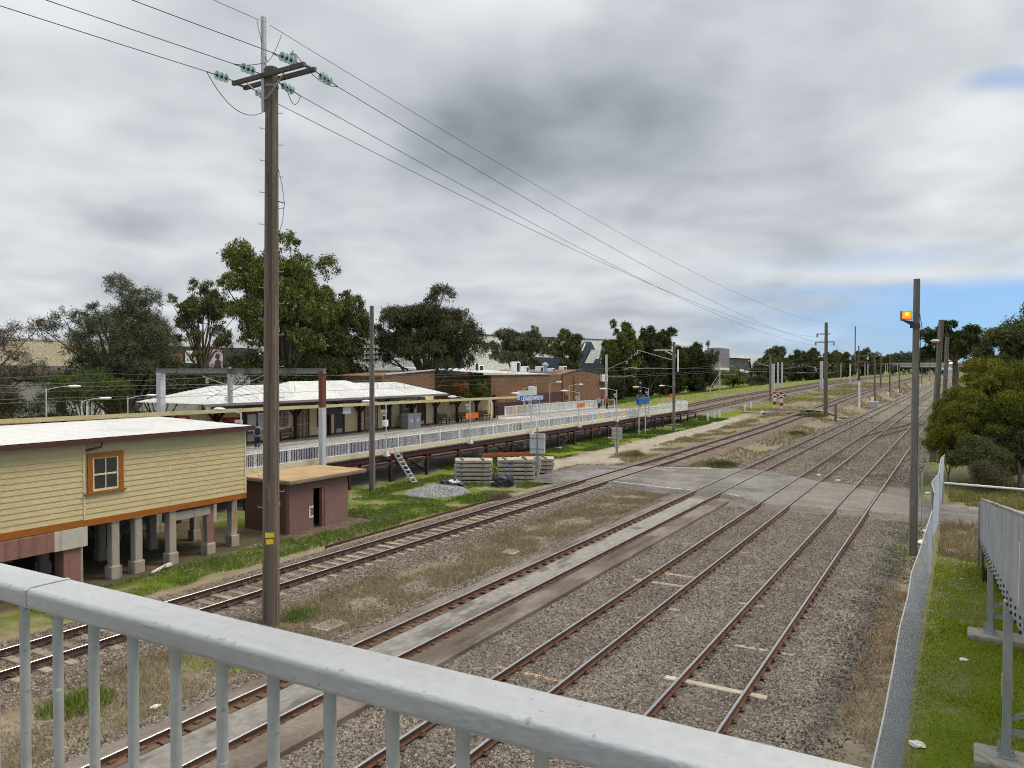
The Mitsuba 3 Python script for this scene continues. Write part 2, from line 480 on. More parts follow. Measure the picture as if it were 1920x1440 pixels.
def ground_z(x, y):
    x, y = np.broadcast_arrays(np.asarray(x, float), np.asarray(y, float))
    r, a, m = rise(y), z1(y), zm(y)
    kx = np.array([-700, -120, -62, -57, -54.5, -39.0 - 0, -34.9, -32.9, -31.2, -23.2, -22.0, -18.2, -17.3, -15.6, -14.9, -3.0, -1.9, -.9, 8, 400.])
    zz = np.stack([0 * r + .3, 0 * r + .2, .25 + .35 * r, .35 + .7 * r, m - .24, m - .235, m - .26, -.05 + .8 * r, -.3 + .75 * r, -.3 + .75 * r, a - .225, a - .225,
                   -.27 + .7 * r, -.30 + .12 * r, -.215 + 0 * r, -.205 + 0 * r, -.27 + 0 * r, -.30 + 0 * r, -.30 + 0 * r, -.2 + 0 * r])
    i = np.clip(np.searchsorted(kx, x) - 1, 0, len(kx) - 2)
    t = (x - kx[i]) / (kx[i + 1] - kx[i])
    lo = np.take_along_axis(zz.reshape(len(kx), -1), i.reshape(1, -1), 0).reshape(x.shape)
    hi = np.take_along_axis(zz.reshape(len(kx), -1), (i + 1).reshape(1, -1), 0).reshape(x.shape)
    return lo * (1 - t) + hi * t


def ground_fn(p, n, uv):
    x, y = p.x, p.y
    n1 = fbm(x * .35, y * .22, 0.0, 4)
    n2 = fbm(x * 1.3, y * 1.1, 3.0, 4)
    n3 = fbm(x * 7.0, y * 7.0, 5.0, 3)
    e = (n1 - .5) * 2.6 + (n2 - .5) * 1.2
    v1, v2, vr = voronoi(x * 15.0, y * 15.0)
    stone = mix((.110, .098, .086), (.34, .305, .262), vr) * (.55 + .45 * smoothstep(.03, .30, v2 - v1))
    stone = stone * (.78 + .5 * n2)
    far = smoothstep(26, 60, y)
    stone = stone * (.80 + .40 * fbm(x * 2.6, y * 1.2, 11.0, 4))
    stone = mix(stone, mix((.120, .108, .094), (.285, .262, .228), n3 * .75 + n2 * .5 - .1), far * .85)
    darkst = stone * mi.Color3f(.50, .52, .54)
    dirt = mix((.17, .135, .10), (.30, .25, .19), n2) * (.8 + .4 * n3)
    dry = mix((.175, .142, .095), (.30, .255, .182), n3 * .8 + n2 * .4)
    dry = mix(dry, mi.Color3f(.17, .165, .145), smoothstep(.5, .75, n1) * .6)
    green = mix((.090, .135, .010), (.185, .235, .026), n2 * .7 + n3 * .4)
    green = mix(green, mi.Color3f(.20, .19, .085), smoothstep(.52, .78, n1) * .55)
    pale = mix((.30, .265, .21), (.42, .385, .325), n2)

    def band(a, b, w=.35):
        return smoothstep(a - w, a + w, x) * (1 - smoothstep(b - w, b + w, x))
    c = mix(green, dry, smoothstep(.40, .7, n1) * .5)                                   # the land at large
    c = mix(c, dirt, .15)
    # right verge
    lawn = smoothstep(-1.0, -.6, x + .2 * e)
    ye = y + 2.2 * e
    lawn_c = mix(green, dry, smoothstep(33, 39, ye) * (1 - smoothstep(41, 43, y)) * .9)
    lawn_c = mix(lawn_c, mix(green, dry, .55), smoothstep(.45, .65, fbm(x * .9, y * .7, 4.0, 4)) * .7)
    lawn_c = mix(lawn_c, dirt, smoothstep(42, 44, y) * (1 - smoothstep(47, 49, y)) * .85)
    lawn_c = mix(lawn_c, dry, smoothstep(48, 50, y) * .6)
    c = mix(c, lawn_c, lawn)
    c = mix(c, mix(darkst, dry, smoothstep(-2.3, -1.7, x + .5 * e)), band(-3.2, -.95, .5) * (1 - .5 * smoothstep(30, 36, y)))
    c = mix(c, stone, band(-15.2, -2.6 , .5))
    oil = dr.maximum(smoothstep(1.25, .5, dr.abs(x + 4.91)), smoothstep(1.25, .5, dr.abs(x + 8.68)))
    c = c * (1 - .22 * oil * (.4 + n2))
    # grass between the yard and the first line
    strip = band(-17.9 , -15.2, .35)
    stripc = mix(mix(dry, stone, smoothstep(.46, .66, n2)), green, smoothstep(.60, .75, fbm(x * .5 + 9, y * .3, 1.0, 3)) * .8)
    c = mix(c, mix(stripc, dry, smoothstep(60, 80, y) * .7), strip)
    # weeds in the yard
    weed = smoothstep(.62, .74, fbm(x * .8 + 3, y * .35, 8.0, 4)) * smoothstep(35, 60, y) * band(-14, -3.5, .5)
    c = mix(c, mix(green, dry, .55), weed * .7)
    c = mix(c, stone * mi.Color3f(.80, .74, .70), band(-22.3, -17.6, .3))
    # left ground
    left = band(-32.6, -22.2, .35)
    g = mix(green * mi.Color3f(.8, .85, 1.0), dirt, smoothstep(.42, .66, n2) * .6)
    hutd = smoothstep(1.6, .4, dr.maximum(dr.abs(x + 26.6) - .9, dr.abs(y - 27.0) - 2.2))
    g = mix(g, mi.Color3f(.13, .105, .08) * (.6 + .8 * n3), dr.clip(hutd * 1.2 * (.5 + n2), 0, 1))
    g = mix(g, mix(dry, dirt, n2), smoothstep(-23.9, -22.9, x + .5 * e) * .85)
    g = mix(g, mix(dirt, dry, n2), smoothstep(40, 44, y + .8 * (x + 27)) * .75)
    px = x + 27.0 + .06 * (y - 70)
    path = smoothstep(3.0, 1.6, dr.abs(px + .6 * e)) * smoothstep(43, 47, y) * (1 - smoothstep(110, 135, y))
    g = mix(g, pale, path * .9)
    g = mix(g, green, smoothstep(-28.8, -30.4, x + .5 * e) * smoothstep(40, 46, y))
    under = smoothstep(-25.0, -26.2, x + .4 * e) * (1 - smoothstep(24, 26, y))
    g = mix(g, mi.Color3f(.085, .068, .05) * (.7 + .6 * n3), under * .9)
    c = mix(c, g, left)
    # ballast of the electric lines
    c = mix(c, mix(stone, mi.Color3f(.17, .165, .155) * (.5 + n3), .7), band(-34.9, -32.4, .3))
    lim = -55.0 + 10.6 * smoothstep(104, 112, y)
    c = mix(c, stone * mi.Color3f(.86, .76, .72), smoothstep(-.5, .5, x - lim) * (1 - smoothstep(-35.2, -34.4, x)))
    return c


def ground_bump(p, n, uv):
    v1, v2, vr = voronoi(p.x * 15.0, p.y * 15.0)
    return smoothstep(0.0, .35, v2 - v1) * (.4 + .6 * vr) + .6 * fbm(p.x * 5, p.y * 5, 0.0, 2)


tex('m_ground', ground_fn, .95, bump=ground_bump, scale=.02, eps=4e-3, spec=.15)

gx = np.unique(np.concatenate([np.linspace(-700, -120, 12), np.linspace(-120, -62, 12), np.linspace(-62, -22, 90), np.linspace(-22, 4, 105), np.linspace(4, 30, 20), np.linspace(30, 400, 14)]))
gy = np.unique(np.concatenate([np.linspace(-60, 2, 14), np.linspace(2, 60, 170), np.linspace(60, 150, 100), np.linspace(150, 600, 90), np.linspace(600, 2600, 20)]))
GX, GY = np.meshgrid(gx, gy, indexing='ij')
GZ = ground_z(GX, GY)
rough = (meshkit.fbm(np.stack([GX * .9, GY * .9, 0 * GX], -1), 3, 3) - .5) * np.where(GX > -18, .07, .10)
rough *= np.where((GX < -18.0) & (GX > -22.3), .3, 1) * np.where((GX < -3) & (GX > -15), .35, 1)
GZ = GZ + rough
nx, ny = len(gx), len(gy)
ii, jj = np.meshgrid(np.arange(nx - 1), np.arange(ny - 1), indexing='ij')
gf = np.stack([ii * ny + jj, (ii + 1) * ny + jj, (ii + 1) * ny + jj + 1, ii * ny + jj + 1], -1).reshape(-1, 4)
gf = np.vstack([gf[:, [0, 1, 2]], gf[:, [0, 2, 3]]])
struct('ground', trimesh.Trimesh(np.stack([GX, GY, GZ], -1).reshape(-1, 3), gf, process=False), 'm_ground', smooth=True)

# ---------------------------------------------------------------- loose stone, grass and leaves
ICO = np.array([(1, 0, -.35), (-1, 0, -.35), (0, 1, -.35), (0, -1, -.35), (0, 0, 1)], float)      # bedded stones: no underside
ICF = np.array([(0, 2, 4), (2, 1, 4), (1, 3, 4), (3, 0, 4)])


def stones(P, size, cols, seed=1, flat=.62):
    g = np.random.default_rng(seed)
    n = len(P)
    v = ICO[None] * (1 + .55 * (g.random((n, 5, 1)) - .5)) * np.array([1, .8, flat])
    v += .30 * (g.random((n, 5, 3)) - .5)
    a, b = g.random(n) * 6.28, (g.random(n) - .5) * 1.2
    ca, sa, cb, sb = np.cos(a), np.sin(a), np.cos(b), np.sin(b)
    x, y, z = v[..., 0], v[..., 1], v[..., 2]
    x, z = x * cb[:, None] - z * sb[:, None], x * sb[:, None] + z * cb[:, None]
    x, y = x * ca[:, None] - y * sa[:, None], x * sa[:, None] + y * ca[:, None]
    v = np.stack([x, y, z], -1) * size[:, None, None] + P[:, None]
    f = (np.arange(n)[:, None, None] * 5 + ICF[None]).reshape(-1, 3)
    return trimesh.Trimesh(v.reshape(-1, 3), f, process=False), np.repeat(cols, 5, 0)


def blades(P, h, w, cols, seed=2, lean=.5):
    g = np.random.default_rng(seed)
    n = len(P)
    a = g.random(n) * 6.283
    s = np.stack([np.cos(a), np.sin(a), 0 * a], 1) * (w / 2)[:, None]
    b = g.random(n) * 6.283
    l = lean * g.random(n)
    tip = P + np.stack([np.cos(b) * l, np.sin(b) * l, np.ones(n)], 1) * h[:, None]
    v = np.stack([P - s, P + s, tip], 1)
    return trimesh.Trimesh(v.reshape(-1, 3), np.arange(3 * n).reshape(-1, 3), process=False), np.repeat(cols, 3, 0)


def ramp_cols(g, n, a, b, jitter=.18):
    t = g.random((n, 1))
    return np.clip((np.array(a) * (1 - t) + np.array(b) * t) * (1 + jitter * (g.random((n, 1)) - .5) * 2), 0, 1)


g = np.random.default_rng(21)
n = 150000
yy = 6 + 36 * g.random(n) ** 1.7
xx = -14.9 + 13.4 * g.random(n)
xx2 = -18.3 - 3.8 * g.random(22000)
yy2 = 9 + 36 * g.random(22000) ** 1.3
xx3, yy3 = -14.9 - 3.6 * g.random(30000), 7 + 50 * g.random(30000) ** 1.2
xx4, yy4 = -15 + 12.5 * g.random(45000), 54 + 66 * g.random(45000) ** 1.5
xx, yy = np.r_[xx, xx2, xx3, xx4], np.r_[yy, yy2, yy3, yy4]
keep = ~((xx > -14.4) & (xx < -11.15) & (yy < 43))
keep &= np.abs(xx + 20.1) > 0
for rx in (-5.66, -4.16, -9.43, -7.93, -20.85, -19.35):
    keep &= np.abs(xx - rx) > .085
dens = np.where(xx > -3.0, .75, 1.0) * np.where((xx > -1.9) & (yy < 30), .15, 1)
keep &= g.random(len(xx)) < dens
xx, yy = xx[keep], yy[keep]
sz = (.020 + .022 * g.random(len(xx)) ** 2) * np.interp(yy, [6, 40, 60, 120], [1.0, 1.25, 1.9, 3.0])
P = np.stack([xx, yy, ground_z(xx, yy) + .006 + .012 * g.random(len(xx))], 1)
t = g.random((len(xx), 1)) ** 1.3
cols = np.array([.075, .066, .058]) * (1 - t) + np.array([.42, .375, .32]) * t
cols *= np.where(xx > -2.9 + .6 * (g.random(len(xx)) - .5), .55, 1.0)[:, None]
cols *= np.where(g.random(len(xx)) < .02, 1.35, 1.0)[:, None]
m, c = stones(P, sz, cols, 5)
struct('ballast_stones', m, 'm_vertex', 'loose brown and grey ballast stones between the tracks', 'stuff', color=c)


def grass(name, label, n, xr, yr, hr, wid, ca, cb, power=1.3, clump=.0, freq=.9, seed=3, lean=.7, mask=None, side=None):
    g = np.random.default_rng(seed)
    x = xr[0] + (xr[1] - xr[0]) * g.random(n)
    y = yr[0] + (yr[1] - yr[0]) * g.random(n) ** power
    q = meshkit.fbm(np.stack([x * freq, y * freq, 0 * x + seed], -1), 3, seed)
    k = q > clump
    if mask is not None:
        k &= mask(x, y)
    x, y, q = x[k], y[k], q[k]
    h = (hr[0] + (hr[1] - hr[0]) * g.random(len(x))) * (.6 + .9 * np.clip((q - clump) * 3, 0, 1))
    P = np.stack([x, y, ground_z(x, y) - .02], 1)
    col = ramp_cols(g, len(x), ca, cb)
    m, c = blades(P, h, wid * np.interp(y, [8, 60], [.7, 2.2]), col, seed, lean)
    struct(name, m, 'm_vertex', label, 'stuff', color=c)


grass('lawn_grass', 'short green lawn grass between the wire fence and the ramp', 90000, (-.85, 4.2), (7, 37), (.03, .085), .018, (.14, .20, .006), (.34, .37, .030), 1.4, seed=31,
      mask=lambda x, y: (x < .09 * y + .8) & (y + 6 * (meshkit.fbm(np.stack([x * .8, y * .8, 0 * x], -1), 3, 9) - .5) < 36.5))
grass('dry_verge_grass', 'straw coloured dry grass along the track side of the wire fence', 26000, (-2.2, -1.0), (6, 29), (.05, .15), .016, (.30, .225, .14), (.46, .37, .25), 1.2, .40, 1.4, 32, 1.6)
grass('dry_grass', 'tan dry grass between the two left tracks', 110000, (-17.9, -15.0), (7, 62), (.06, .19), .017, (.22, .175, .10), (.42, .37, .26), 1.15, .38, .8, 33, 1.0)
grass('green_weeds', 'green weeds among the dry grass between the tracks', 14000, (-17.6, -14.9), (7, 60), (.06, .20), .02, (.08, .13, .03), (.16, .21, .06), 1.1, .62, .7, 34, .9)
grass('lush_grass', 'lush green grass around the brick hut and the ladder', 120000, (-31.6, -22.3), (13, 47), (.06, .20), .022, (.070, .125, .018), (.20, .27, .070), .95, .42, .5, 35, .9,
      mask=lambda x, y: (x < -23.4 + .9 * (meshkit.fbm(np.stack([x * .7, y * .7, 0 * x], -1), 3, 12) - .5)) & ~((x < -25.6) & (y < 25.0)) & ~((x < -25.2) & (y < 29.6) & (y > 24.4)) & ~((np.abs(x + 27.6) < 2.2) & (np.abs(y - 38.3) < 2.2)))
grass('walkway_grass', 'green grass at the foot of the steel trestle', 40000, (-33.5, -29.0), (46, 112), (.08, .24), .03, (.06, .12, .02), (.15, .22, .05), 1.0, .38, .4, 36, .8)
grass('trackside_dry_grass', 'dry grass tufts left of the near main line', 40000, (-26.0, -22.3), (44, 130), (.08, .28), .03, (.24, .19, .11), (.42, .36, .23), 1.0, .44, .35, 37, .8)
grass('bank_dry_grass', 'tall dry grass on the bank beyond the level crossing', 60000, (-34.0, -14.9), (58, 330), (.12, .42), .05, (.23, .19, .11), (.40, .35, .22), 1.4, .42, .12, 38, .7,
      mask=lambda x, y: (np.abs(x + 20.1) > 2.3) & ((x > -18) | (y > 118)) & ~((x > -31) & (x < -14) & (np.abs(y - 128) < 4) ))
grass('crossing_dry_grass', 'long dry grass by the crossing road on the right', 16000, (-.8, 3.8), (33, 42.5), (.06, .42), .02, (.26, .21, .12), (.44, .38, .24), .8, .35, .8, 39, .9,
      mask=lambda x, y: y + 6 * (meshkit.fbm(np.stack([x * .8, y * .8, 0 * x], -1), 3, 9) - .5) > 36.0)
grass('boom_dry_grass', 'dry yellow green grass beyond the white boom', 20000, (-.6, 5), (49, 58), (.1, .40), .03, (.26, .23, .09), (.38, .35, .15), 1.0, .35, .6, 40, .8)
grass('embankment_grass', 'green grass on the bank beyond the electric lines', 20000, (-60, -55), (105, 330), (.1, .35), .07, (.10, .17, .03), (.20, .26, .07), 1.3, .3, .1, 41, .7)
grass('yard_weeds', 'thin yellow green weeds growing between the siding rails past the crossing', 26000, (-15, -3.2), (57, 230), (.05, .18), .05, (.16, .17, .06), (.33, .30, .17), 1.7, .55, .22, 42, .8)
grass('sparse_weeds', 'scattered grey dead weeds among the ballast by the slab track', 9000, (-15.6, -14.3), (8, 60), (.04, .14), .014, (.20, .17, .13), (.36, .32, .26), 1.1, .5, 1.1, 43, 1.2)
g = np.random.default_rng(9)
n = 900
x, y = -31 + 8.0 * g.random(n), 17 + 27 * g.random(n)
k = (meshkit.fbm(np.stack([x * .45, y * .45, 0 * x], -1), 3, 77) > .52) & ~((x < -25.4) & (y < 29.5))
x, y = x[k], y[k]
m, c = stones(np.stack([x, y, ground_z(x, y) + .12 + .1 * g.random(len(x))], 1), .012 + .016 * g.random(len(x)), ramp_cols(g, len(x), (.7, .7, .66), (.85, .84, .8)), 4)
struct('white_wildflowers', m, 'm_vertex', 'tiny white wildflowers scattered through the green grass', 'stuff', color=c)

# ---------------------------------------------------------------- tracks
RAIL = [(-.066, 0), (-.066, .012), (-.012, .030), (-.010, .112), (-.035, .122), (-.035, .150), (.035, .150), (.035, .122), (.010, .112), (.012, .030), (.066, .012), (.066, 0)]


def sweep_rail(x, ys, zt):
    """A rail whose running surface lies at height zt."""
    m = MB().prism_y(RAIL, ys, x, np.asarray(zt) - .153)
    s = MB().prism_y([(-.031, .1505), (-.025, .1575), (.025, .1575), (.031, .1505)], ys, x, np.asarray(zt) - .153)
    return m, s


def sleeper_box(L=2.5):
    return rbox(-L / 2, L / 2, -.12, .12, -.14, 0, .012)


sleeper_src = {}


def add_sleepers(tr, xc, ys, zfun, matname, seed, depth=(.03, .03)):
    g = np.random.default_rng(seed)
    for y in ys:
        off = -.160 - depth[0] + (depth[0] + depth[1]) * g.random() ** 2.2
        if matname not in sleeper_src:
            sleeper_src[matname] = mikit.ply(sleeper_box(), matname)
        k = num(f'{tr}__sleeper')
        scene[k] = {**sleeper_src[matname], 'to_world': T4().translate([float(xc + .05 * (g.random() - .5)), float(y), float(zfun(y) + off)]).rotate([0, 0, 1], float(3.0 * (g.random() - .5)))}


def track(label, xc, ys, zt, dark=False):
    tr = thing('railway_track', label, 'railway track')
    for s in (-1, 1):
        m, sh = sweep_rail(xc + s * .7525, ys, zt)
        r = part(tr, 'rail', m, 'm_rail_dark' if dark else 'm_rail', smooth=20)
        scene[num(f'{r}__running_surface')] = mikit.ply(tm(sh), 'm_steel_shine')
    return tr


def fasteners(tr, xc, ys, zfun, seed, name='rail_fastening'):
    """Chairs and clips at both rails of every sleeper, too small to pick singly."""
    m = MB()
    g = np.random.default_rng(seed)
    for y in ys:
        for s in (-1, 1):
            z = zfun(y) - .160
            m.cbox((xc + s * .7525, y, z + .012), (.30, .16, .026), .05 * (g.random() - .5))
            for q in (-1, 1):
                m.cbox((xc + s * .7525 + q * .085, y + .03 * (g.random() - .5), z + .042), (.05, .075, .045), g.random() * .4)
    part(tr, name, m, 'm_plate', kind='stuff')


yard = lambda y: 0.0
ysA = np.r_[-12, np.linspace(0, 60, 7), 90, 130, 180, 260, 380, 600]
tk4 = track('rusty siding rails nearest to the wire fence on the right', -4.91, ysA, 0 * ysA)
y4 = np.arange(3.0, 62, .66)
add_sleepers(tk4, -4.91, y4, yard, 'm_sleeper', 41, (.075, -.018))
part(tk4, 'sleeper', rbox(-6.12, -3.74, 17.68, 17.90, -.32, -.165, .02), 'm_sleeper_new', label='pale concrete sleeper standing out from the dark timber ones')
fasteners(tk4, -4.91, y4[:70], yard, 42)
tk3 = track('rusty siding rails between the siding beside the wire fence and the concrete slab track', -8.68, ysA, 0 * ysA)
y3 = np.arange(3.2, 62, .66)
add_sleepers(tk3, -8.68, y3, yard, 'm_sleeper', 43, (.085, -.028))
fasteners(tk3, -8.68, y3[:70], yard, 44)
tk2 = track('track whose rails run on two concrete slab strips', -12.97, ysA, 0 * ysA - .0)
y2 = np.arange(44.2, 45.0, .6)
for x0, x1 in ((-14.32, -13.88), (-12.04, -11.16)):
    sl = MB()
    sl.box(x0, x1, -10, 43.2, -.40, -.098)
    part(tk2, 'concrete_strip', sl, 'm_slab')
mid = MB().box(-13.42, -12.40, -10, 43.1, -.4, -.135)
part(tk2, 'grey_infill', mid, 'm_slab_grey')
tr_ = MB().box(-13.88, -13.42, -10, 43.1, -.4, -.20).box(-12.40, -12.04, -10, 43.1, -.4, -.20)
part(tk2, 'trough', tr_, 'm_rail_dark')
blk = {}
g = np.random.default_rng(45)
for i, y in enumerate(np.arange(3.0, 43.0, .62)):
    for s in (-1, 1):
        x = -12.97 + s * .7525
        key = 'long' if y < 19.5 else 'short'
        if key not in blk:
            L = .56 if key == 'long' else .34
            b_ = MB()
            b_.tri(rbox(.07, .27, -L / 2, L / 2, -.05, .035, .012))
            b_.tri(rbox(-.24, -.07, -L / 2, L / 2, -.05, .02, .012))
            b_.cbox((.105, 0, .055), (.075, .13, .05)).cbox((-.10, 0, .05), (.07, .12, .05))
            blk[key] = mikit.ply(tm(b_), 'm_plate')
        k = num(f'{tk2}__rail_chair')
        scene[k] = {**blk[key], 'to_world': T4().translate([float(x), float(y), -.165 + .008 * float(g.random())]).rotate([0, 0, 1], float(2 * (g.random() - .5)))}
add_sleepers(tk2, -12.97, np.arange(57.5, 80, .66), yard, 'm_sleeper', 46, (.09, -.035))
ysB = np.r_[-12, np.linspace(0, 180, 25), 210, 233, 300, 373, 450, 600]
tk1 = track('dark ballasted track with concrete sleepers running past the brick hut', -20.10, ysB, z1(ysB), True)
y1 = np.r_[np.arange(3.5, 44.6, .62), np.arange(54.5, 86, .62)]
add_sleepers(tk1, -20.10, y1, z1, 'm_sleeper_brown', 47, (.045, -.008))
fasteners(tk1, -20.10, y1[:66], z1, 48)
ysM = np.r_[20, 60, 100, np.linspace(110, 280, 18), 330, 442, 700]
tkm = track('near electrified main track climbing away beyond the end of the white fence', -36.6, ysM, zm(ysM), True)
tkf = track('far electrified main track in front of the tree belt', -41.6, np.r_[104, np.linspace(110, 280, 18), 330, 442, 700], zm(np.r_[104, np.linspace(110, 280, 18), 330, 442, 700]), True)
# turnout joining the two sidings in the distance
tq = thing('track_turnout', 'turnout rails crossing between the two right sidings far along the yard', 'railway track')
ysT = np.linspace(86, 124, 14)
sx = (lambda t: 3 * t ** 2 - 2 * t ** 3)((ysT - 86) / 38)
for s in (-.7525, .7525):
    part(tq, 'rail', MB().prism_y(RAIL, ysT, -8.68 + s + 3.77 * sx, 0 * ysT - .165), 'm_rail', smooth=20)

# ---------------------------------------------------------------- level crossing and other ground pieces
cr = num('level_crossing')
labels[cr] = {'kind': 'structure', 'label': 'asphalt service road crossing all four tracks'}


def zcross(x):
    return np.interp(x, [-40, -26, -19.2, -14.5, 3, 12], [-.10, .06, .125, -.030, -.030, -.22])


FRX, FRY = [-26, -22, -12, -9, 0, 4.5], [45.0, 45.1, 45.2, 42.7, 43.4, 43.2]
BKX, BKY = [-26, -22, -19.5, -14, -11.8, -7.8, -2.6, 0.6, 4.5], [51.6, 53.4, 53.8, 57.0, 56.6, 53.0, 48.9, 47.4, 47.0]
edges = [-24.6, -20.95, -20.76, -19.44, -19.26, -13.81, -13.63, -12.31, -12.13, -9.52, -9.34, -8.02, -7.84, -5.75, -5.57, -4.25, -4.07, 3.9]
for a, b in zip(edges[::2], edges[1::2]):
    xs = np.linspace(a, b, max(2, int((b - a) / 1.0) + 2))
    rr = np.random.default_rng(int(abs(a) * 10))
    ns = 14
    V, F = [], []
    for x in xs:
        f_, b_ = np.interp(x, FRX, FRY), np.interp(x, BKX, BKY)
        for t in np.linspace(0, 1, ns):
            V.append((x, f_ + (b_ - f_) * t + (.12 * (rr.random() - .5) if t in (0, 1) else 0), zcross(x)))
    for i in range(len(xs) - 1):
        for j in range(ns - 1):
            F.append((i * ns + j, (i + 1) * ns + j, (i + 1) * ns + j + 1, i * ns + j + 1))
    V = np.array(V)
    mm = MB().add(V, F)
    for e in (0, ns - 1):                                         # road edges down to the ballast
        for i in range(len(xs) - 1):
            p, q = V[i * ns + e], V[(i + 1) * ns + e]
            dy = -.75 if e == 0 else .75
            mm.quad(p, q, q + [0, dy, -.24], p + [0, dy, -.24])
    for e in (0, len(xs) - 1):
        for j in range(ns - 1):
            p, q = V[e * ns + j], V[e * ns + j + 1]
            mm.quad(p, q, q - [0, 0, .2], p - [0, 0, .2])
    k = num(f'{cr}__road_panel')
    scene[k] = mikit.ply(tm(mm), 'm_asphalt')
wl = MB()
for xa, xb, off, F in ((-19.0, -13.9, .22, 'f'), (-19.0, -15.2, -.25, 'b'), (-11.9, -10.9, .25, 'f')):
    for xx in np.arange(xa, xb - .05, .5):
        x2 = min(xx + .46, xb)
        fa = [np.interp(q, FRX, FRY) if F == 'f' else np.interp(q, BKX, BKY) for q in (xx, x2)]
        wl.quad((xx, fa[0] + off, zcross(xx) + .004), (x2, fa[1] + off, zcross(x2) + .004), (x2, fa[1] + off + .09, zcross(x2) + .004), (xx, fa[0] + off + .09, zcross(xx) + .004))
k = num(f'{cr}__edge_line')
scene[k] = mikit.ply(tm(wl), 'm_offwhite')
V, F = [], []                                                     # the second, far crossing
xs = np.linspace(-31, -15, 12)
for x in xs:
    zz = float(ground_z(x, 128.0)) + .06 + (.20 if abs(x + 20.1) < 2 else .1 if abs(x + 20.1) < 3.4 else 0)
    V += [(x, 125.8, zz), (x, 130.4, zz + .06)]
for i in range(len(xs) - 1):
    F.append((2 * i, 2 * i + 2, 2 * i + 3, 2 * i + 1))
struct('gravel_crossing', MB().add(V, F), 'm_slab', 'pale gravel service crossing in the distance')

for x, y, sx_, sy_, lab in ((-15.9, 16.7, .62, .85, 'grey concrete pit lid in the dry grass behind the tall pole'), (-15.9, 27.2, .6, .7, 'pale round edged pit lid beside the slab track'),
                            (-24.0, 52.0, 1.0, 1.3, 'square steel pit cover on the gravel by the level crossing'), (-17.0, 57.6, 1.1, .9, 'pale broken concrete slab at the back edge of the level crossing')):
    z = float(ground_z(x, y))
    k = thing('pit_lid', lab, 'pit lid')
    part(k, 'frame', rbox(x - sx_ / 2, x + sx_ / 2, y - sy_ / 2, y + sy_ / 2, z - .1, z + .055, .01), 'm_concrete_pale')
    part(k, 'cover', rbox(x - sx_ / 2 + .07, x + sx_ / 2 - .07, y - sy_ / 2 + .07, y + sy_ / 2 - .07, z, z + .068, .006), 'm_slab_grey')
# old rail lying in the grass
ob = thing('old_rail', 'rusty disused rail lying in the grass left of the dark track', 'rail')
part(ob, 'bar', MB().prism_y(RAIL, np.linspace(23.6, 38.3, 9), np.linspace(-22.7, -22.9, 9), ground_z(np.full(9, -22.8), np.linspace(23.6, 38.3, 9)) - .02), 'm_rail')
oc = MB()
for y in np.arange(24, 38.2, .7):
    oc.cbox((-22.75, y, float(ground_z(-22.8, y)) + .01), (.34, .2, .07), .2 * random.random())
part(ob, 'chair_row', oc, 'm_plate', kind='stuff')
g = np.random.default_rng(50)
n = 9000
r_, a_ = g.random(n) ** .55, g.random(n) * 6.283
x, y = -27.6 + 1.75 * r_ * np.cos(a_) + .3 * np.cos(3 * a_) * r_, 38.4 + 2.5 * r_ * np.sin(a_)
hh = .46 * (1 - r_ ** 1.3) * (.85 + .4 * meshkit.noise(np.stack([x * 1.5, y * 1.5, 0 * x], -1), 5))
base = MB()
kk = 26
rr_ = np.linspace(0, 1, 8)
V = [(-27.6 + 1.75 * r * math.cos(t) + .3 * math.cos(3 * t) * r, 38.4 + 2.5 * r * math.sin(t), -.32 + .42 * (1 - r ** 1.3)) for r in rr_ for t in np.arange(kk) * 2 * np.pi / kk]
F = [(i * kk + j, (i + 1) * kk + j, (i + 1) * kk + (j + 1) % kk, i * kk + (j + 1) % kk) for i in range(7) for j in range(kk)]
gp = thing('gravel_pile', 'grey heap of crushed stone on the grass in front of the sleeper stacks', 'gravel pile')
part(gp, 'core', MB().add(V, F), 'm_slab_grey', smooth=True)
m, c = stones(np.stack([x, y, -.31 + hh], 1), .035 + .035 * g.random(n), ramp_cols(g, n, (.17, .18, .19), (.46, .47, .48), .2), 51)
part(gp, 'stones', m, 'm_vertex', kind='stuff', color=c)
# litter
g = np.random.default_rng(77)
for x, y, s, lab in ((-.72, 17.25, .15, 'crumpled white plastic bag at the foot of the wire fence'), (.09, 22.95, .10, 'small white carton on the lawn'), (-.30, 36.3, .26, 'long pale plastic sheet on the lawn edge near the dry grass'),
                     (.32, 35.8, .13, 'white paper scrap right of the pale plastic sheet'), (.03, 31.8, .09, 'brown paper scrap in the middle of the lawn'), (-15.3, 10.65, .12, 'torn white paper in the dry grass behind the railing'),
                     (-8.65, 57.4, .17, 'white plastic bag between rails beyond the crossing'), (-7.1, 55.3, .15, 'flattened white bag between the sidings past the crossing'),
                     (-5.5, 56.2, .15, 'red and white wrapper beside the right siding past the crossing'), (-1.75, 52.7, .17, 'white bag against the fence past the crossing'), (-1.5, 37.4, .3, 'white rubbish at the foot of the lamp pole'), (-1.35, 40.2, .25, 'pale rubbish beside the thin fence posts')):
    v, f = trimesh.creation.icosphere(subdivisions=2).vertices.copy(), trimesh.creation.icosphere(subdivisions=2).faces
    v = v * (1 + .55 * (g.random((len(v), 1)) - .5)) * np.array([s, s * (.5 + .4 * g.random()), s * .30])
    a = g.random() * 3
    R = np.array([[math.cos(a), -math.sin(a), 0], [math.sin(a), math.cos(a), 0], [0, 0, 1]])
    z = float(ground_z(x, y))
    solo('litter', trimesh.Trimesh(v @ R.T + [x, y, z + s * .16 + .02], f), 'm_tan_board' if 'brown' in lab else 'm_litter', lab, 'litter')

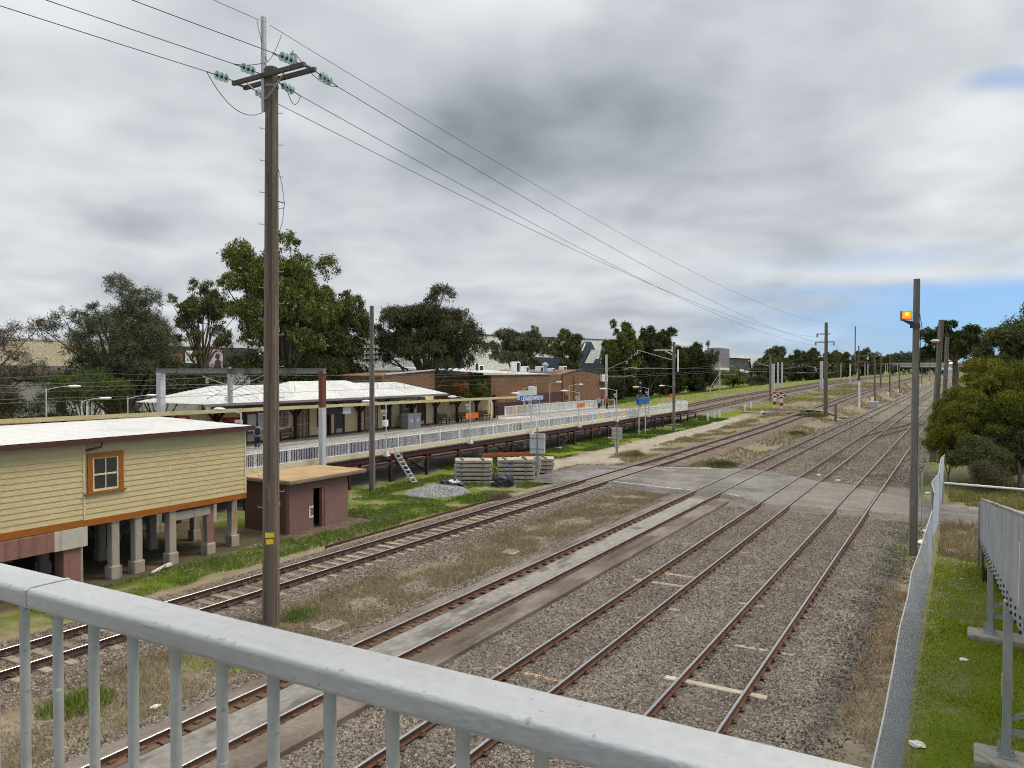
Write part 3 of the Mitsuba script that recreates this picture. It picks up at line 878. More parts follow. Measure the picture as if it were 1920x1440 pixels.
# ---------------------------------------------------------------- the footbridge the picture is taken from
fb = thing('footbridge', 'pale grey painted steel footbridge railing with round balusters across the foreground', 'footbridge')
RT, YF = 6.704, .950                                             # top of the handrail, its near face
prof = [(0, 0), (.106, 0), (.106, .046), (0, .046)]
import shapely
pr = shapely.Polygon([(.012, .012), (.094, .012), (.094, .034), (.012, .034)]).buffer(.0125, quad_segs=5)
pc = np.array(pr.exterior.coords)[:-1]
rail_v = [(x, YF + a, RT - .047 + b) for x in np.linspace(-9, .72, 30) for a, b in pc]
q = len(pc)
hr = MB().add(rail_v, [(i * q + j, i * q + (j + 1) % q, (i + 1) * q + (j + 1) % q, (i + 1) * q + j) for i in range(29) for j in range(q)])
part(fb, 'handrail', hr, 'm_bridge', smooth=30)
part(fb, 'lower_rail', rbox(-9, .72, YF + .03, YF + .08, 5.70, 5.75, .004), 'm_bridge')
bs = MB().tube([(0, 0, 0), (0, 0, .92)], .0112, 14, cap=False)
src = mikit.ply(tm(bs), 'm_bridge', smooth=40)
for i, x in enumerate(np.arange(-.535, -9, -.1405)):
    if i >= 60:
        break
    k = num(f'{fb}__baluster')
    scene[k] = {**src, 'to_world': T4().translate([float(x), YF + .055, 5.745])}
for x in (-8.6, .66):
    part(fb, 'post', rbox(x - .03, x + .03, YF + .02, YF + .09, 5.5, RT - .046, .004), 'm_bridge')
wd = MB()
for i in range(60):
    wd.disc((-.535 - .1405 * i, YF + .055, RT - .0475), (0, 0, -1), [(0, .0165), (.004, .0150), (.009, .0118)], 12)
part(fb, 'weld_beads', wd, 'm_bridge', kind='stuff', smooth=40)
part(fb, 'splice_seam', MB().add([(-1.83 + a, YF + b, z) for a in (-.006, .006) for b, z in ((-.0015, RT - .04), (-.0015, RT - .004), (.012, RT + .0012), (.10, RT + .0012))], [(0, 1, 5, 4), (1, 2, 6, 5), (2, 3, 7, 6)]), 'm_bridge')
part(fb, 'deck', B(-14, 2.9, -1.35, 1.10, 5.42, 5.60), 'm_asphalt')
part(fb, 'girder', B(-14, 2.9, 1.11, 1.22, 5.05, 5.66), 'm_bridge')

# ---------------------------------------------------------------- pedestrian ramp on the right
rp = thing('access_ramp', 'grey steel pedestrian ramp with tall perforated side panels on trestle legs', 'ramp')
RX = lambda y: .845 - .0085 * (y - 12.5)
RZ = lambda y: 3.42 - .1335 * (y - 12.5)
st = MB()
yy = np.linspace(1.3, 34.3, 23)
for a, b in zip(yy[:-1], yy[1:]):
    st.bar((RX(a), a, RZ(a) + .16), (RX(b), b, RZ(b) + .16), .09, .34, up=(0, 0, 1))
part(rp, 'stringer', st, 'm_ramp')
pk = MB()
pk.add([(RX(y) + dx, y, RZ(y) + .27) for y in (1.3, 34.3) for dx in (.05, 2.0)], [(0, 1, 3, 2)])
pk.add([(RX(y) + dx, y, RZ(y) + .02) for y in (1.3, 34.3) for dx in (.05, 2.0)], [(0, 2, 3, 1)])
part(rp, 'deck', pk, 'm_pink_wood')
yb = np.arange(1.6, 34.4, 1.06)
for i, y in enumerate(yb[:-1]):
    y2 = yb[i + 1]
    w = .60 if i % 3 else .95
    lo, hi = RZ(y) - .02, RZ(y) + 1.74
    p = MB()
    p.add([(RX(q) - .052 - d, q, zz) for q, d in ((y, .0), (y + w, .02)) for zz in (RZ(q) + .12, RZ(q) + 1.74)] +
          [(RX(q) - .047, q, zz) for q in (y, y + w) for zz in (RZ(q) + .12, RZ(q) + 1.74)],
          [(0, 1, 3, 2), (4, 6, 7, 5), (0, 4, 5, 1), (2, 3, 7, 6), (1, 5, 7, 3), (0, 2, 6, 4)])
    part(rp, 'side_panel', p, 'm_ramp')
    if w < .9:                                                   # expanded mesh between two plates
        ms = MB()
        for zz in np.arange(.14, 1.70, .055):
            ms.bar((RX(y) - .04, y + w - .01, RZ(y + w) + zz), (RX(y) - .04, y2 + .01, RZ(y2) + zz + .035), .006, .026)
        part(rp, 'mesh_infill', ms, 'm_ramp', kind='stuff')
bo = MB()
for y in yb:
    for zz in (.05, .16, .27):
        bo.disc((RX(y) - .055, y + .3, RZ(y + .3) + zz), (-1, 0, 0), [(0, .032), (.028, .030), (.034, .0)], 6)
part(rp, 'bolt_rows', bo, 'm_dark', kind='stuff')
tr2 = MB()
for a, b in zip(yb[:-1], yb[1:]):
    tr2.bar((RX(a) - .01, a, RZ(a) + 1.775), (RX(b) - .01, b, RZ(b) + 1.775), .10, .055)
part(rp, 'top_rail', tr2, 'm_slab_grey')
for y, low in ((17.3, .4), (25.25, .5)):
    for dx in (-.02, 1.95):
        x = RX(y) + dx
        c_ = MB()
        c_.bar((x, y, -.12), (x, y, RZ(y) + .05), .17, .15)
        lg = part(rp, 'leg', c_, 'm_ramp')
        if dx < 0:
            s_ = MB().box(x - .087, x + .087, y - .079, y + .079, 1.55 if y < 20 else 1.35, 2.0 if y < 20 else 1.37)
            if y < 20:
                scene[num(f'{lg}__paint_patch')] = mikit.ply(tm(MB().box(x - .088, x + .088, y - .078, y + .078, 1.02, 1.42)), 'm_concrete_pale')
        bp = MB().box(x - .16, x + .16, y - .15, y + .15, -.15, -.105)
        for qx in (-.11, .11):
            for qy in (-.1, .1):
                bp.cbox((x + qx, y + qy, -.08), (.035, .035, .06))
        bp.bar((x - .12, y, -.09), (x - .085, y, .12), .02, .1)
        scene[num(f'{lg}__base_plate')] = mikit.ply(tm(bp), 'm_ramp')
    x = RX(y)
    br = MB()
    br.bar((x, y, .34), (x + 1.95, y, .34), .06, .12)
    br.bar((x, y, .58), (x + 1.0, y, 1.05), .05, .09)
    br.bar((x + .05, y, RZ(y) - .1), (x + 1.95, y, RZ(y) - .1), .08, .14)
    part(rp, 'brace', br, 'm_ramp')
    part(rp, 'footing', rbox(x - .55, x + 2.5, y - .42, y + .40, -.5, -.15, .03), 'm_concrete')
ep = MB()
ep.bar((RX(34.4) - .06, 34.45, -.35), (RX(34.4) - .06, 34.45, 2.12), .07, .07)
ep.bar((RX(34.4) + .08, 34.35, -.35), (RX(34.4) + .08, 34.35, 2.2), .06, .06)
ep.bar((RX(34.4) - .13, 34.4, 1.05), (RX(34.4) - .13, 34.4, 1.17), .12, .1)
part(rp, 'end_post', ep, 'm_gutter')
part(rp, 'end_plate', B(RX(34.4) + .0, RX(34.4) + .03, 31.8, 34.3, -.35, .72), 'm_charcoal')

# ---------------------------------------------------------------- wire fences
def chainlink(name, label, pts_b, pts_t, pitch=.06, r=.0040, sag=None, posts=()):
    """Woven wire between a ground line and a top line, given along the fence."""
    k = thing(name, label, 'fence')
    pb, pt = np.asarray(pts_b, float), np.asarray(pts_t, float)
    L = np.r_[0, np.cumsum(np.linalg.norm(np.diff(pb, axis=0), axis=1))]

    def at_(s, t):
        s = np.clip(s, 0, L[-1])
        b = np.stack([np.interp(s, L, pb[:, i]) for i in range(3)], -1)
        u = np.stack([np.interp(s, L, pt[:, i]) for i in range(3)], -1)
        return b + (u - b) * t[..., None]
    H = np.linalg.norm(pt[0] - pb[0])
    m = MB()
    V, F = [], []
    nseg = 4
    for sgn in (1, -1):
        for s0 in np.arange(-H, L[-1] + H, pitch * 1.414):
            t = np.linspace(0, 1, nseg)
            s = s0 + sgn * t * H
            if (s < 0).any() or (s > L[-1]).any():
                continue
            p = at_(s, t) + np.array([.004 * sgn, 0, 0])
            d = np.gradient(p, axis=0)
            d /= np.linalg.norm(d, axis=1, keepdims=True)
            a = np.cross(d, [1.0, 0, 0])
            a /= np.linalg.norm(a, axis=1, keepdims=True)
            m.tube(p, r, 3, cap=False)
    part(k, 'wire_mesh', m, 'm_fence', kind='stuff')
    m = MB().tube(pt, .019, 8)
    part(k, 'top_rail', m, 'm_galv', smooth=40)
    for s in posts:
        a, b = at_(np.array(s), np.array(-.03)), at_(np.array(s), np.array(1.0))
        part(k, 'post', MB().tube([a, b], .024, 8), 'm_galv', smooth=40)
    return k


fy = np.array([5, 9, 12.5, 16, 19, 22, 25, 28, 31, 33.5, 36.5])
fl = -.915 - .004 * (fy - 16)
lean = np.array([.30, .30, .29, .30, .34, .40, .36, .42, .30, .16, .05])
fh = np.array([1.15, 1.15, 1.14, 1.05, .98, .90, .98, .93, 1.05, 1.45, 1.65])
chainlink('wire_fence', 'leaning silver chain wire fence between the sidings and the lawn', np.stack([fl, fy, 0 * fy - .32], 1),
          np.stack([fl - lean, fy, fh - .32], 1), posts=(2.5, 8.5, 14.5, 20.5, 26, 31))
fy = np.array([37.0, 39, 41, 43, 45, 48, 51])
fx = np.array([-1.02, -1.10, -1.02, -.92, -1.0, -.98, -.90])
chainlink('wire_fence', 'tall crumpled chain wire gate panel standing at the crossing', np.stack([fx, fy, 0 * fy - .3], 1),
          np.stack([fx + np.array([.03, -.05, .06, -.03, .05, 0, .04]), fy, np.array([2.0, 2.2, 2.3, 2.25, 2.45, 2.4, 2.3])], 1), .05, .004, posts=(2, 6, 10, 13.5))
for x, y, h, lab in ((-1.82, 42.0, 2.2, 'thin galvanised fence post left of the crumpled gate panel'), (-1.68, 42.6, 2.2, 'second thin galvanised post beside the crumpled gate panel')):
    solo('fence_post', MB().tube([(x, y, -.3), (x + .02, y, h)], .03, 8).cbox((x, y, .9), (.08, .05, .05)), 'm_galv', lab, 'fence post', smooth=40)
bm = thing('boom_barrier', 'long white boom pole lying level across the road on the right', 'boom barrier')
part(bm, 'arm', MB().tube([(-.85, 47.6, 1.10), (5.2, 47.6, .98)], .055, 10), 'm_white', smooth=40)
part(bm, 'support', MB().tube([(-.85, 47.6, -.3), (-.85, 47.6, 1.16)], .05, 10).tube([(5.1, 47.6, -.3), (5.1, 47.6, 1.0)], .05, 8), 'm_galv', smooth=40)

# ---------------------------------------------------------------- weatherboard building on concrete columns
def board_wall_x(parent, x, y0, y1, z0, z1_, n, m, skip=None, name='board', tilt=.030, th=.026):
    """Lapped boards on a wall that faces +x: every board a part."""
    h = (z1_ - z0) / n
    for i in range(n):
        lo, hi = z0 + i * h, z0 + (i + 1) * h + .012
        runs = [(y0, y1)]
        if skip and lo < skip[3] and hi > skip[2]:
            runs = [(y0, skip[0]), (skip[1], y1)]
        for a, b in runs:
            if b - a < .01:
                continue
            v = [(x + tilt, a, lo), (x + tilt, b, lo), (x + .002, b, hi), (x + .002, a, hi), (x + tilt - th, a, lo), (x + tilt - th, b, lo)]
            part(parent, name, MB().add(v, [(0, 1, 2, 3), (4, 5, 1, 0)]), m)


wb = thing('weatherboard_building', 'cream weatherboard building with a white roof raised on concrete columns', 'building')
w_ = part(wb, 'wall', MB().box(-32.2, -26.17, 2.0, 22.50, 1.84, 4.70), 'm_station_board')
board_wall_x(w_, -26.17, 2.0, 15.53, 2.03, 4.70, 14, 'm_weatherboard')
board_wall_x(w_, -26.175, 15.56, 22.48, 2.00, 4.72, 14, 'm_weatherboard', skip=(15.66, 17.0, 2.92, 4.28))
part(wb, 'corner_trim', MB().box(-26.18, -26.135, 22.46, 22.53, 1.98, 4.72), 'm_cream_trim')
part(wb, 'corner_trim', MB().box(-26.17, -26.125, 15.52, 15.575, 1.98, 4.70), 'm_cream_trim')
part(wb, 'joint_cover', MB().box(-26.18, -26.148, 18.86, 18.885, 1.98, 3.75), 'm_cream_trim')
part(wb, 'base_band', MB().box(-26.19, -26.13, 15.56, 22.52, 1.775, 1.995).box(-26.19, -26.125, 2, 15.55, 1.80, 2.02), 'm_orangebrown')
win = part(wb, 'window', MB().box(-26.17, -26.095, 15.66, 15.84, 2.92, 4.28).box(-26.17, -26.095, 16.80, 16.98, 2.92, 4.28).box(-26.17, -26.09, 15.66, 16.98, 4.12, 4.285), 'm_orangebrown')
scene[num(f'{win}__sill')] = mikit.ply(tm(MB().box(-26.17, -26.06, 15.53, 17.07, 2.87, 2.925)), 'm_orangebrown')
fr = MB()
for a, b, c, d in ((15.84, 16.80, 2.95, 3.03), (15.84, 16.80, 4.08, 4.13), (15.84, 15.90, 2.95, 4.12), (16.74, 16.80, 2.95, 4.12), (15.84, 16.80, 3.50, 3.56), (16.305, 16.335, 2.95, 4.12)):
    fr.box(-26.16, -26.115 - .004 * random.random(), a, b, c, d)
scene[num(f'{win}__frame')] = mikit.ply(tm(fr), 'm_cream_trim')
for a, b in ((15.9, 16.305), (16.335, 16.74)):
    for c, d in ((3.03, 3.5), (3.56, 4.08)):
        scene[num(f'{win}__pane')] = mikit.ply(tm(MB().box(-26.16, -26.135, a, b, c, d)), 'm_glass_dark')
rv = MB()                                                        # corrugated roof sheet, falling gently to the front
ys_ = np.arange(2.0, 22.71, .055)
zr = lambda x: 4.84 + (x + 25.86) * (5.03 - 4.84) / (-32.1 + 25.86)
V = []
for y in ys_:
    dz = 0.0
    V += [(-25.86, y, zr(-25.86) + dz), (-32.1, y, zr(-32.1) + dz)]
rv.add(V, [(2 * i, 2 * i + 2, 2 * i + 3, 2 * i + 1) for i in range(len(ys_) - 1)])
rf = part(wb, 'roof', rv, 'm_roof_white')
scene[num(f'{rf}__underlay')] = mikit.ply(tm(MB().box(-32.05, -25.9, 2.0, 22.62, 4.70, 4.80)), 'm_maroon')
scene[num(f'{rf}__gutter')] = mikit.ply(tm(MB().box(-25.90, -25.79, 2.0, 22.74, 4.665, 4.815).box(-32.1, -25.88, 22.70, 22.745, 4.70, 4.86)), 'm_maroon')
scene[num(f'{rf}__downpipe')] = mikit.ply(tm(MB().tube([(-25.86, 16.03, 4.68), (-25.88, 16.03, 4.52), (-26.06, 15.68, 4.43), (-26.08, 15.60, 4.41)], .038, 8)), 'm_maroon')
bmh = part(wb, 'beam', rbox(-26.5, -26.10, 2.0, 15.62, 1.12, 1.775, .015), 'm_concrete_red')
scene[num(f'{bmh}__patch')] = mikit.ply(tm(MB().box(-26.5, -26.092, 14.5, 15.625, 1.115, 1.78)), 'm_concrete_pale')
cc = part(wb, 'column', rbox(-26.75, -26.2, 14.85, 15.45, -.4, 1.13, .02), 'm_concrete_red')
part(wb, 'column', rbox(-26.9, -26.35, 15.44, 15.62, -.4, 1.15, .02), 'm_concrete')
part(wb, 'column', rbox(-26.75, -26.2, 8.2, 8.8, -.4, 1.13, .02), 'm_concrete_red')
for i, y in enumerate((16.72, 17.62, 19.05, 20.86, 22.42)):
    dx = (0, 0, 0, -.12, -.55)[i]
    x = -26.35 + dx
    k = part(wb, 'column', rbox(x - .15, x + .15, y - .15, y + .15, -.4, 1.76, .02), 'm_concrete')
    scene[num(f'{k}__base')] = mikit.ply(tm(rbox(x - .21, x + .21, y - .21, y + .21, -.5, .16, .025)), 'm_concrete')
    scene[num(f'{k}__cap')] = mikit.ply(tm(rbox(x - .18, x + .18, y - .18, y + .18, 1.745, 1.785, .004)), 'm_offwhite')
    if i == 3:
        scene[num(f'{k}__red_face')] = mikit.ply(tm(MB().box(x + .1, x + .153, y - .13, y + .153, .18, 1.72)), 'm_concrete_red')
    if i == 4:
        scene[num(f'{k}__painted_face')] = mikit.ply(tm(MB().box(x - .14, x + .14, y - .153, y - .1, -.1, 1.15)), 'm_lightgrey')
        scene[num(f'{k}__painted_face')] = mikit.ply(tm(MB().box(x + .1, x + .153, y - .14, y + .14, .35, 1.15)), 'm_concrete_tan')
for y in (15.8, 18.0, 20.2, 22.3):
    for x in (-29.2, -31.8):
        k = part(wb, 'column', rbox(x - .15, x + .15, y - .15, y + .15, -.4, 1.8, .02), 'm_concrete')
        scene[num(f'{k}__base')] = mikit.ply(tm(rbox(x - .2, x + .2, y - .2, y + .2, -.5, .14, .02)), 'm_concrete')
part(wb, 'tie_beam', rbox(-26.5, -26.25, 19.1, 20.8, 1.35, 1.68, .01), 'm_concrete')
part(wb, 'floor', B(-32.2, -26.2, 2.0, 22.4, 1.74, 1.83), 'm_maroon')
solo('meter_box', rbox(-28.15, -27.85, 22.1, 22.4, .62, 1.45, .01), 'm_lightgrey', 'pale grey metal box on a post under the weatherboard building', 'electrical box')
solo('conduit', MB().tube([(-27.75, 21.9, -.3), (-27.75, 21.9, 1.72)], .035, 8), 'm_galv', 'grey upright pipe under the weatherboard building', 'pipe')
solo('timber_scrap', MB().cbox((-25.7, 18.05, -.2), (.08, 1.0, .07), .5).cbox((-25.75, 18.5, -.14), (.12, .32, .10), .3), 'm_offwhite', 'pale scrap of timber lying in front of the concrete columns', 'timber')

# ---------------------------------------------------------------- brick hut
ht = thing('brick_hut', 'small flat roofed red brown brick hut with a dark doorless opening', 'hut')
hw = MB()
X0, X1, Y0, Y1 = -26.27, -29.2, 25.07, 28.92
hw.box(X0 - .22, X0, Y0, 26.56, -.45, 1.98).box(X0 - .22, X0, 27.38, Y1, -.45, 1.98).box(X0 - .22, X0, 26.56, 27.38, 1.66, 1.98)
part(ht, 'front_wall', hw, 'm_brick_hut')
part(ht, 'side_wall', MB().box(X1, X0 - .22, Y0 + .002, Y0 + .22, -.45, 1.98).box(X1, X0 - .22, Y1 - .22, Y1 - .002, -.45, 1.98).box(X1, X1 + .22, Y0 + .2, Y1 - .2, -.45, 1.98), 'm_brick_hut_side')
rfh = part(ht, 'roof', rbox(-29.5, -25.93, 24.80, 29.95, 2.02, 2.16, .02), 'm_hut_edge')
scene[num(f'{rfh}__top_sheet')] = mikit.ply(tm(rbox(-29.5, -25.96, 24.83, 29.93, 2.162, 2.20, .01)), 'm_hut_roof')
part(ht, 'door_frame', MB().box(X0 - .22, X0 - .02, 27.16, 27.38, -.4, 1.66).box(X0 - .2, X0 + .015, 27.32, 27.41, -.4, 1.68).box(X0 - .2, X0 + .012, 26.54, 27.41, 1.62, 1.70), 'm_concrete_red')
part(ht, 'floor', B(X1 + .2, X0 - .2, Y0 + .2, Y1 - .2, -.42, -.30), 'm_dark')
part(ht, 'step', rbox(X0 - .1, X0 + .5, 26.5, 27.5, -.45, -.30, .02), 'm_concrete')
solo('wall_sign', MB().box(X0 + .003, X0 + .02, 26.27, 26.55, .28, .36).box(X0 + .003, X0 + .02, 26.27, 26.55, .74, .82).box(X0 + .003, X0 + .02, 26.27, 26.34, .36, .74), 'm_offwhite',
     'small white painted frame mark beside the hut door', 'sign')
gr_ = MB()
for k, (x, z, ch) in enumerate([(-27.0, 1.02, 's'), (-26.88, 1.0, 'r'), (-26.76, .96, 'o'), (-26.66, .92, 't')]):
    t = meshkit.text_mesh(ch, .16, .004, True)
    R = trimesh.transformations.rotation_matrix(math.pi / 2, [1, 0, 0])
    t.apply_transform(R)
    t.apply_translation([x - .25, Y0 - .002, z + .10])
    gr_.tri(t)
part(ht, 'graffiti', gr_, 'm_offwhite')

# ---------------------------------------------------------------- poles
def pole_mesh(x, y, z0, z1_, r0, r1, lean=(0, 0), n=9, sides=18):
    t = np.linspace(0, 1, n)
    return MB().tube(np.stack([x + lean[0] * t, y + lean[1] * t, z0 + (z1_ - z0) * t], 1), r0 + (r1 - r0) * t, sides)


def insulator_string(parent, a, b, ndisc=3, r=.125):
    """Glass disc string from a to b and its fittings."""
    a, b = np.asarray(a, float), np.asarray(b, float)
    d = (b - a) / np.linalg.norm(b - a)
    L = np.linalg.norm(b - a)
    rod = MB().tube([a, b], .014, 6)
    for i in range(ndisc):
        rod.disc(a + d * (L * .30 + i * .155), d, [(-.05, .02), (-.045, .042), (.02, .045), (.03, .02)], 8)
    k = part(parent, 'insulator', rod, 'm_wire', smooth=30)
    for i in range(ndisc):
        m = MB().disc(a + d * (L * .30 + i * .155), d, [(.0, .03), (.02, r * .6), (.03, r), (.012, r), (.002, r * .62), (-.012, r * .4), (-.02, .03)], 16)
        scene[num(f'{k}__disc')] = mikit.ply(tm(m), 'm_insul', smooth=30)


def catenary(a, b, sag, n=24):
    a, b = np.asarray(a, float), np.asarray(b, float)
    t = np.linspace(0, 1, n)[:, None]
    p = a + (b - a) * t
    p[:, 2:] -= 4 * sag * t * (1 - t)
    return p


PX, PY = -17.39, 15.85
up_ = thing('utility_pole', 'tall weathered timber power pole with a crossarm and glass insulators standing beside the dry grass', 'power pole')
part(up_, 'shaft', pole_mesh(PX, PY, -.6, 15.86, .252, .175, (.17, 0), 14, 28), 'm_pole', smooth=40)
part(up_, 'steel_extension', MB().box(PX - .045, PX + .065, PY - .205, PY - .095, 14.6, 17.28), 'm_galv')
cx = PX + .165
arm = MB()
for dy in (-.21, .20):
    arm.bar((-18.60, PY + dy, 15.60), (-15.72, PY + dy, 15.60), .10, .115)
arm.bar((-18.55, PY, 15.6), (-18.49, PY, 15.6), .3, .05).bar((-15.8, PY, 15.6), (-15.74, PY, 15.6), .3, .05)
part(up_, 'crossarm', arm, 'm_arm')
part(up_, 'brace', MB().bar((-18.0, PY - .22, 15.5), (cx, PY - .21, 14.9), .05, .012).bar((-16.5, PY - .22, 15.5), (cx, PY - .21, 14.9), .05, .012), 'm_galv')
part(up_, 'band', MB().disc((cx - .005, PY, 15.28), (0, 0, 1), [(0, .185), (.0, .20), (.08, .20), (.08, .18)], 20), 'm_gutter', smooth=30)
ends = {}
for i, x in enumerate((-18.45, -17.35, -15.85)):
    zz = 15.62
    ends[i] = ((x, PY - 1.25, zz - .04), (x, PY + 1.25, zz - .16))
    insulator_string(up_, (x, PY - .27, zz), ends[i][0])
    insulator_string(up_, (x, PY + .27, zz), ends[i][1])
pin = MB().disc((-16.35, PY, 15.67), (0, 0, 1), [(0, .05), (.12, .05), (.12, .08)] + [(.12 + .05 * j + q, r) for j in range(6) for q, r in ((.0, .10), (.025, .10), (.03, .062), (.05, .062))] + [(.46, .05), (.50, .03), (.50, 0)], 14)
part(up_, 'post_insulator', pin, 'm_lightgrey', smooth=30)
jp = MB()
for a, b, s in ((ends[0][0], ends[0][1], .75), (ends[2][0], (-16.35, PY, 16.18), .15), ((-16.35, PY, 16.18), ends[2][1], .25), (ends[1][0], (-17.2, PY - .3, 15.9), .05), ((-17.2, PY - .3, 15.9), (-16.9, PY + .3, 15.2), .05), ((-16.9, PY + .3, 15.2), ends[1][1], .30)):
    jp.tube(catenary(a, b, s, 14), .011, 5)
jp.tube(catenary((PX - .1, PY - .3, 17.15), (PX + .1, PY - .1, 16.0), .05, 8), .008, 5).tube(catenary((PX + .25, PY + .3, 16.9), (PX + .1, PY - .1, 16.0), .1, 8), .008, 5)
part(up_, 'jumper', jp, 'm_wire')
for i, z in enumerate(np.arange(3.2, 14.9, .455)):
    s = 1 if i % 2 else -1
    xx = PX + .17 * (z + .6) / 16.4
    rr = .252 - .077 * (z + .6) / 16.4
    ax = np.array([.83, .56, 0]) * s
    p0 = np.array([xx, PY, z]) + ax * (rr - .03)
    k = part(up_, 'step_bolt', MB().tube([p0, p0 + ax * .165, p0 + ax * .17 + [0, 0, .05]], .011, 6), 'm_galv')
st_ = np.array([.83, .56, 0])
xx = PX + .12
e0 = np.array([xx, PY, 0]) + st_ * .20
part(up_, 'earth_cable', MB().tube(np.array([e0 + [0, 0, 13.0], e0 + st_ * .11 + [0, 0, 12.5], e0 + st_ * .17 + [0, 0, 12.0], e0 + st_ * .12 + [0, 0, 11.5], e0 + [0, 0, 11.1]]), .008, 5).tube([e0 + [0, 0, 12.05], e0 + st_ * .19 + [0, 0, 12.0]], .015, 5), 'm_wire')
tg = MB()
for z in (2.24, 2.43):
    q = np.array([.36, -.93, 0]) * .262
    sgn = np.array([.93, .36, 0])
    c0 = np.array([PX + .03, PY, z]) + np.array([.62, -.78, 0]) * .246
    t_ = np.array([.78, .62, 0])
    w = .13 if z > 2.3 else .105
    tg.quad(c0 - t_ * w - [0, 0, .075], c0 + t_ * w - [0, 0, .075], c0 + t_ * w + [0, 0, .075], c0 - t_ * w + [0, 0, .075])
part(up_, 'number_tag', tg, 'm_yellow')

FX, FY = -17.59, 122.9
fp = thing('utility_pole', 'distant timber power pole with two crossarms between the dark track and the yard', 'power pole')
part(fp, 'shaft', pole_mesh(FX, FY, -.6, 14.2, .32, .22), 'm_pole', smooth=40)
part(fp, 'crossarm', MB().bar((-18.95, FY, 12.5), (-17.0, FY, 12.5), .12, .14), 'm_charcoal')
part(fp, 'crossarm', MB().bar((-19.15, FY, 11.3), (-16.4, FY, 11.3), .12, .14), 'm_charcoal')
for x, z in ((-18.85, 12.42), (-19.05, 11.2), (-16.5, 11.2)):
    part(fp, 'insulator', MB().disc((x, FY, z), (0, 0, -1), [(0, .05), (.05, .12), (.3, .12), (.4, .04)], 8), 'm_insul_brown')
for i, (tgt, sag) in enumerate((((-18.85, FY, 12.05), 1.5), ((-19.05, FY, 10.85), 1.45), ((-16.5, FY, 10.85), 1.5))):
    w = solo('power_line', MB().tube(catenary(ends[i][1], tgt, sag, 40), .011, 4), 'm_wire', ('upper left power line', 'middle power line', 'lower right power line')[i] + ' running from the tall pole to the distant pole', 'power line')
solo('power_line', MB().tube(catenary((PX + .0, PY + .1, 17.15), (FX, FY, 14.15), 1.6, 40), .009, 4), 'm_wire', 'topmost thin earth wire running from the tall pole top to the distant pole', 'power line')
for i, e in enumerate((ends[0][0], ends[1][0], ends[2][0])):
    b = (e[0], -75, 14.2)
    solo('power_line', MB().tube(catenary(e, b, 1.15, 40), .011, 4), 'm_wire', ('lowest', 'middle', 'third')[i] + ' of the power lines leaving the tall pole to the upper left', 'power line')
solo('power_line', MB().tube(catenary((PX - .1, PY - .2, 17.2), (PX, -75, 16.4), .8, 40), .009, 4), 'm_wire', 'topmost wire leaving the tall pole top to the upper left', 'power line')
w0 = np.array([(-18.85, FY, 12.05), (-19.05, FY, 10.85), (-16.5, FY, 10.85)])
fw = MB()
for p in w0:
    fw.tube(catenary(p, p + [1.0, 92, -1.8 if p[0] > -17 else -1.2], 1.4, 16), .012, 3)
solo('power_line', fw, 'm_wire_light', 'wires going on from the distant pole along the yard', 'power line')

p2 = thing('utility_pole', 'grey timber pole with short crossarms of pin insulators standing at the white fence', 'power pole')
part(p2, 'shaft', pole_mesh(-31.36, 36.7, -.6, 11.1, .20, .125, (.02, 0)), 'm_pole_grey', smooth=40)
for i, z in enumerate((8.55, 8.2, 7.9, 7.55)):
    a = part(p2, 'crossarm', MB().bar((-31.9, 36.55, z), (-30.85, 36.75, z + .02), .06, .05), 'm_galv')
    ins = MB()
    for x in (-31.85, -31.6, -31.1, -30.9):
        ins.disc((x, 36.65, z + .03), (0, 0, 1), [(0, .02), (.05, .045), (.12, .04), (.13, 0)], 7)
    scene[num(f'{a}__insulators')] = mikit.ply(tm(ins), 'm_lightgrey')
part(p2, 'number_tag', MB().box(-31.24, -31.20, 36.62, 36.74, 2.7, 2.82), 'm_yellow')
m1 = MB()
for q in ((-52, 36.8, 6.2), (-52, 38.5, 5.6), (-46.5, 30.5, 5.2)):
    m1.tube(catenary((-31.4, 36.65, 8.2), q, .5, 14), .008, 3)
solo('service_wire', m1, 'm_wire', 'thin wires dropping from the grey pole over the station roof', 'wire')

lp = thing('lamp_pole', 'timber pole carrying a lit orange floodlight at the right edge of the yard', 'lamp pole')
part(lp, 'shaft', pole_mesh(-1.66, 34.9, -.6, 10.82, .165, .120, (.04, 0), 9, 18), 'm_pole_grey', smooth=40)
lh = part(lp, 'floodlight', MB().cbox((-1.97, 34.55, 9.36), (.40, .16, .34), .45).bar((-2.15, 34.62, 9.18), (-1.7, 34.78, 9.10), .3, .03), 'm_gutter')
scene[num(f'{lh}__bracket')] = mikit.ply(tm(MB().bar((-1.95, 34.6, 9.12), (-1.62, 34.85, 8.98), .06, .06).cbox((-1.66, 34.85, 8.95), (.36, .3, .16)).bar((-2.15, 34.7, 9.2), (-1.75, 34.75, 8.95), .10, .03)), 'm_charcoal')
lens = MB().cbox((-1.94, 34.46, 9.37), (.34, .02, .28), .45)
scene[num(f'{lh}__lens')] = mikit.ply(tm(lens), 'm_orange_sign')
scene[f'{lh}__lens']['emitter'] = {'type': 'area', 'radiance': {'type': 'rgb', 'value': [.52, .085, .006]}}
scene[num(f'{lh}__lamp_bulb')] = mikit.ply(tm(MB().cbox((-1.935, 34.445, 9.40), (.15, .02, .12), .45)), 'm_yellow')
scene[f'{lh}__lamp_bulb']['emitter'] = {'type': 'area', 'radiance': {'type': 'rgb', 'value': [.9, .27, .008]}}
part(lp, 'cable', MB().tube([(-1.50, 34.85, 9.4), (-1.42, 34.85, 8.9), (-1.47, 34.85, 8.2), (-1.50, 34.86, 7.2)], .014, 5), 'm_wire')
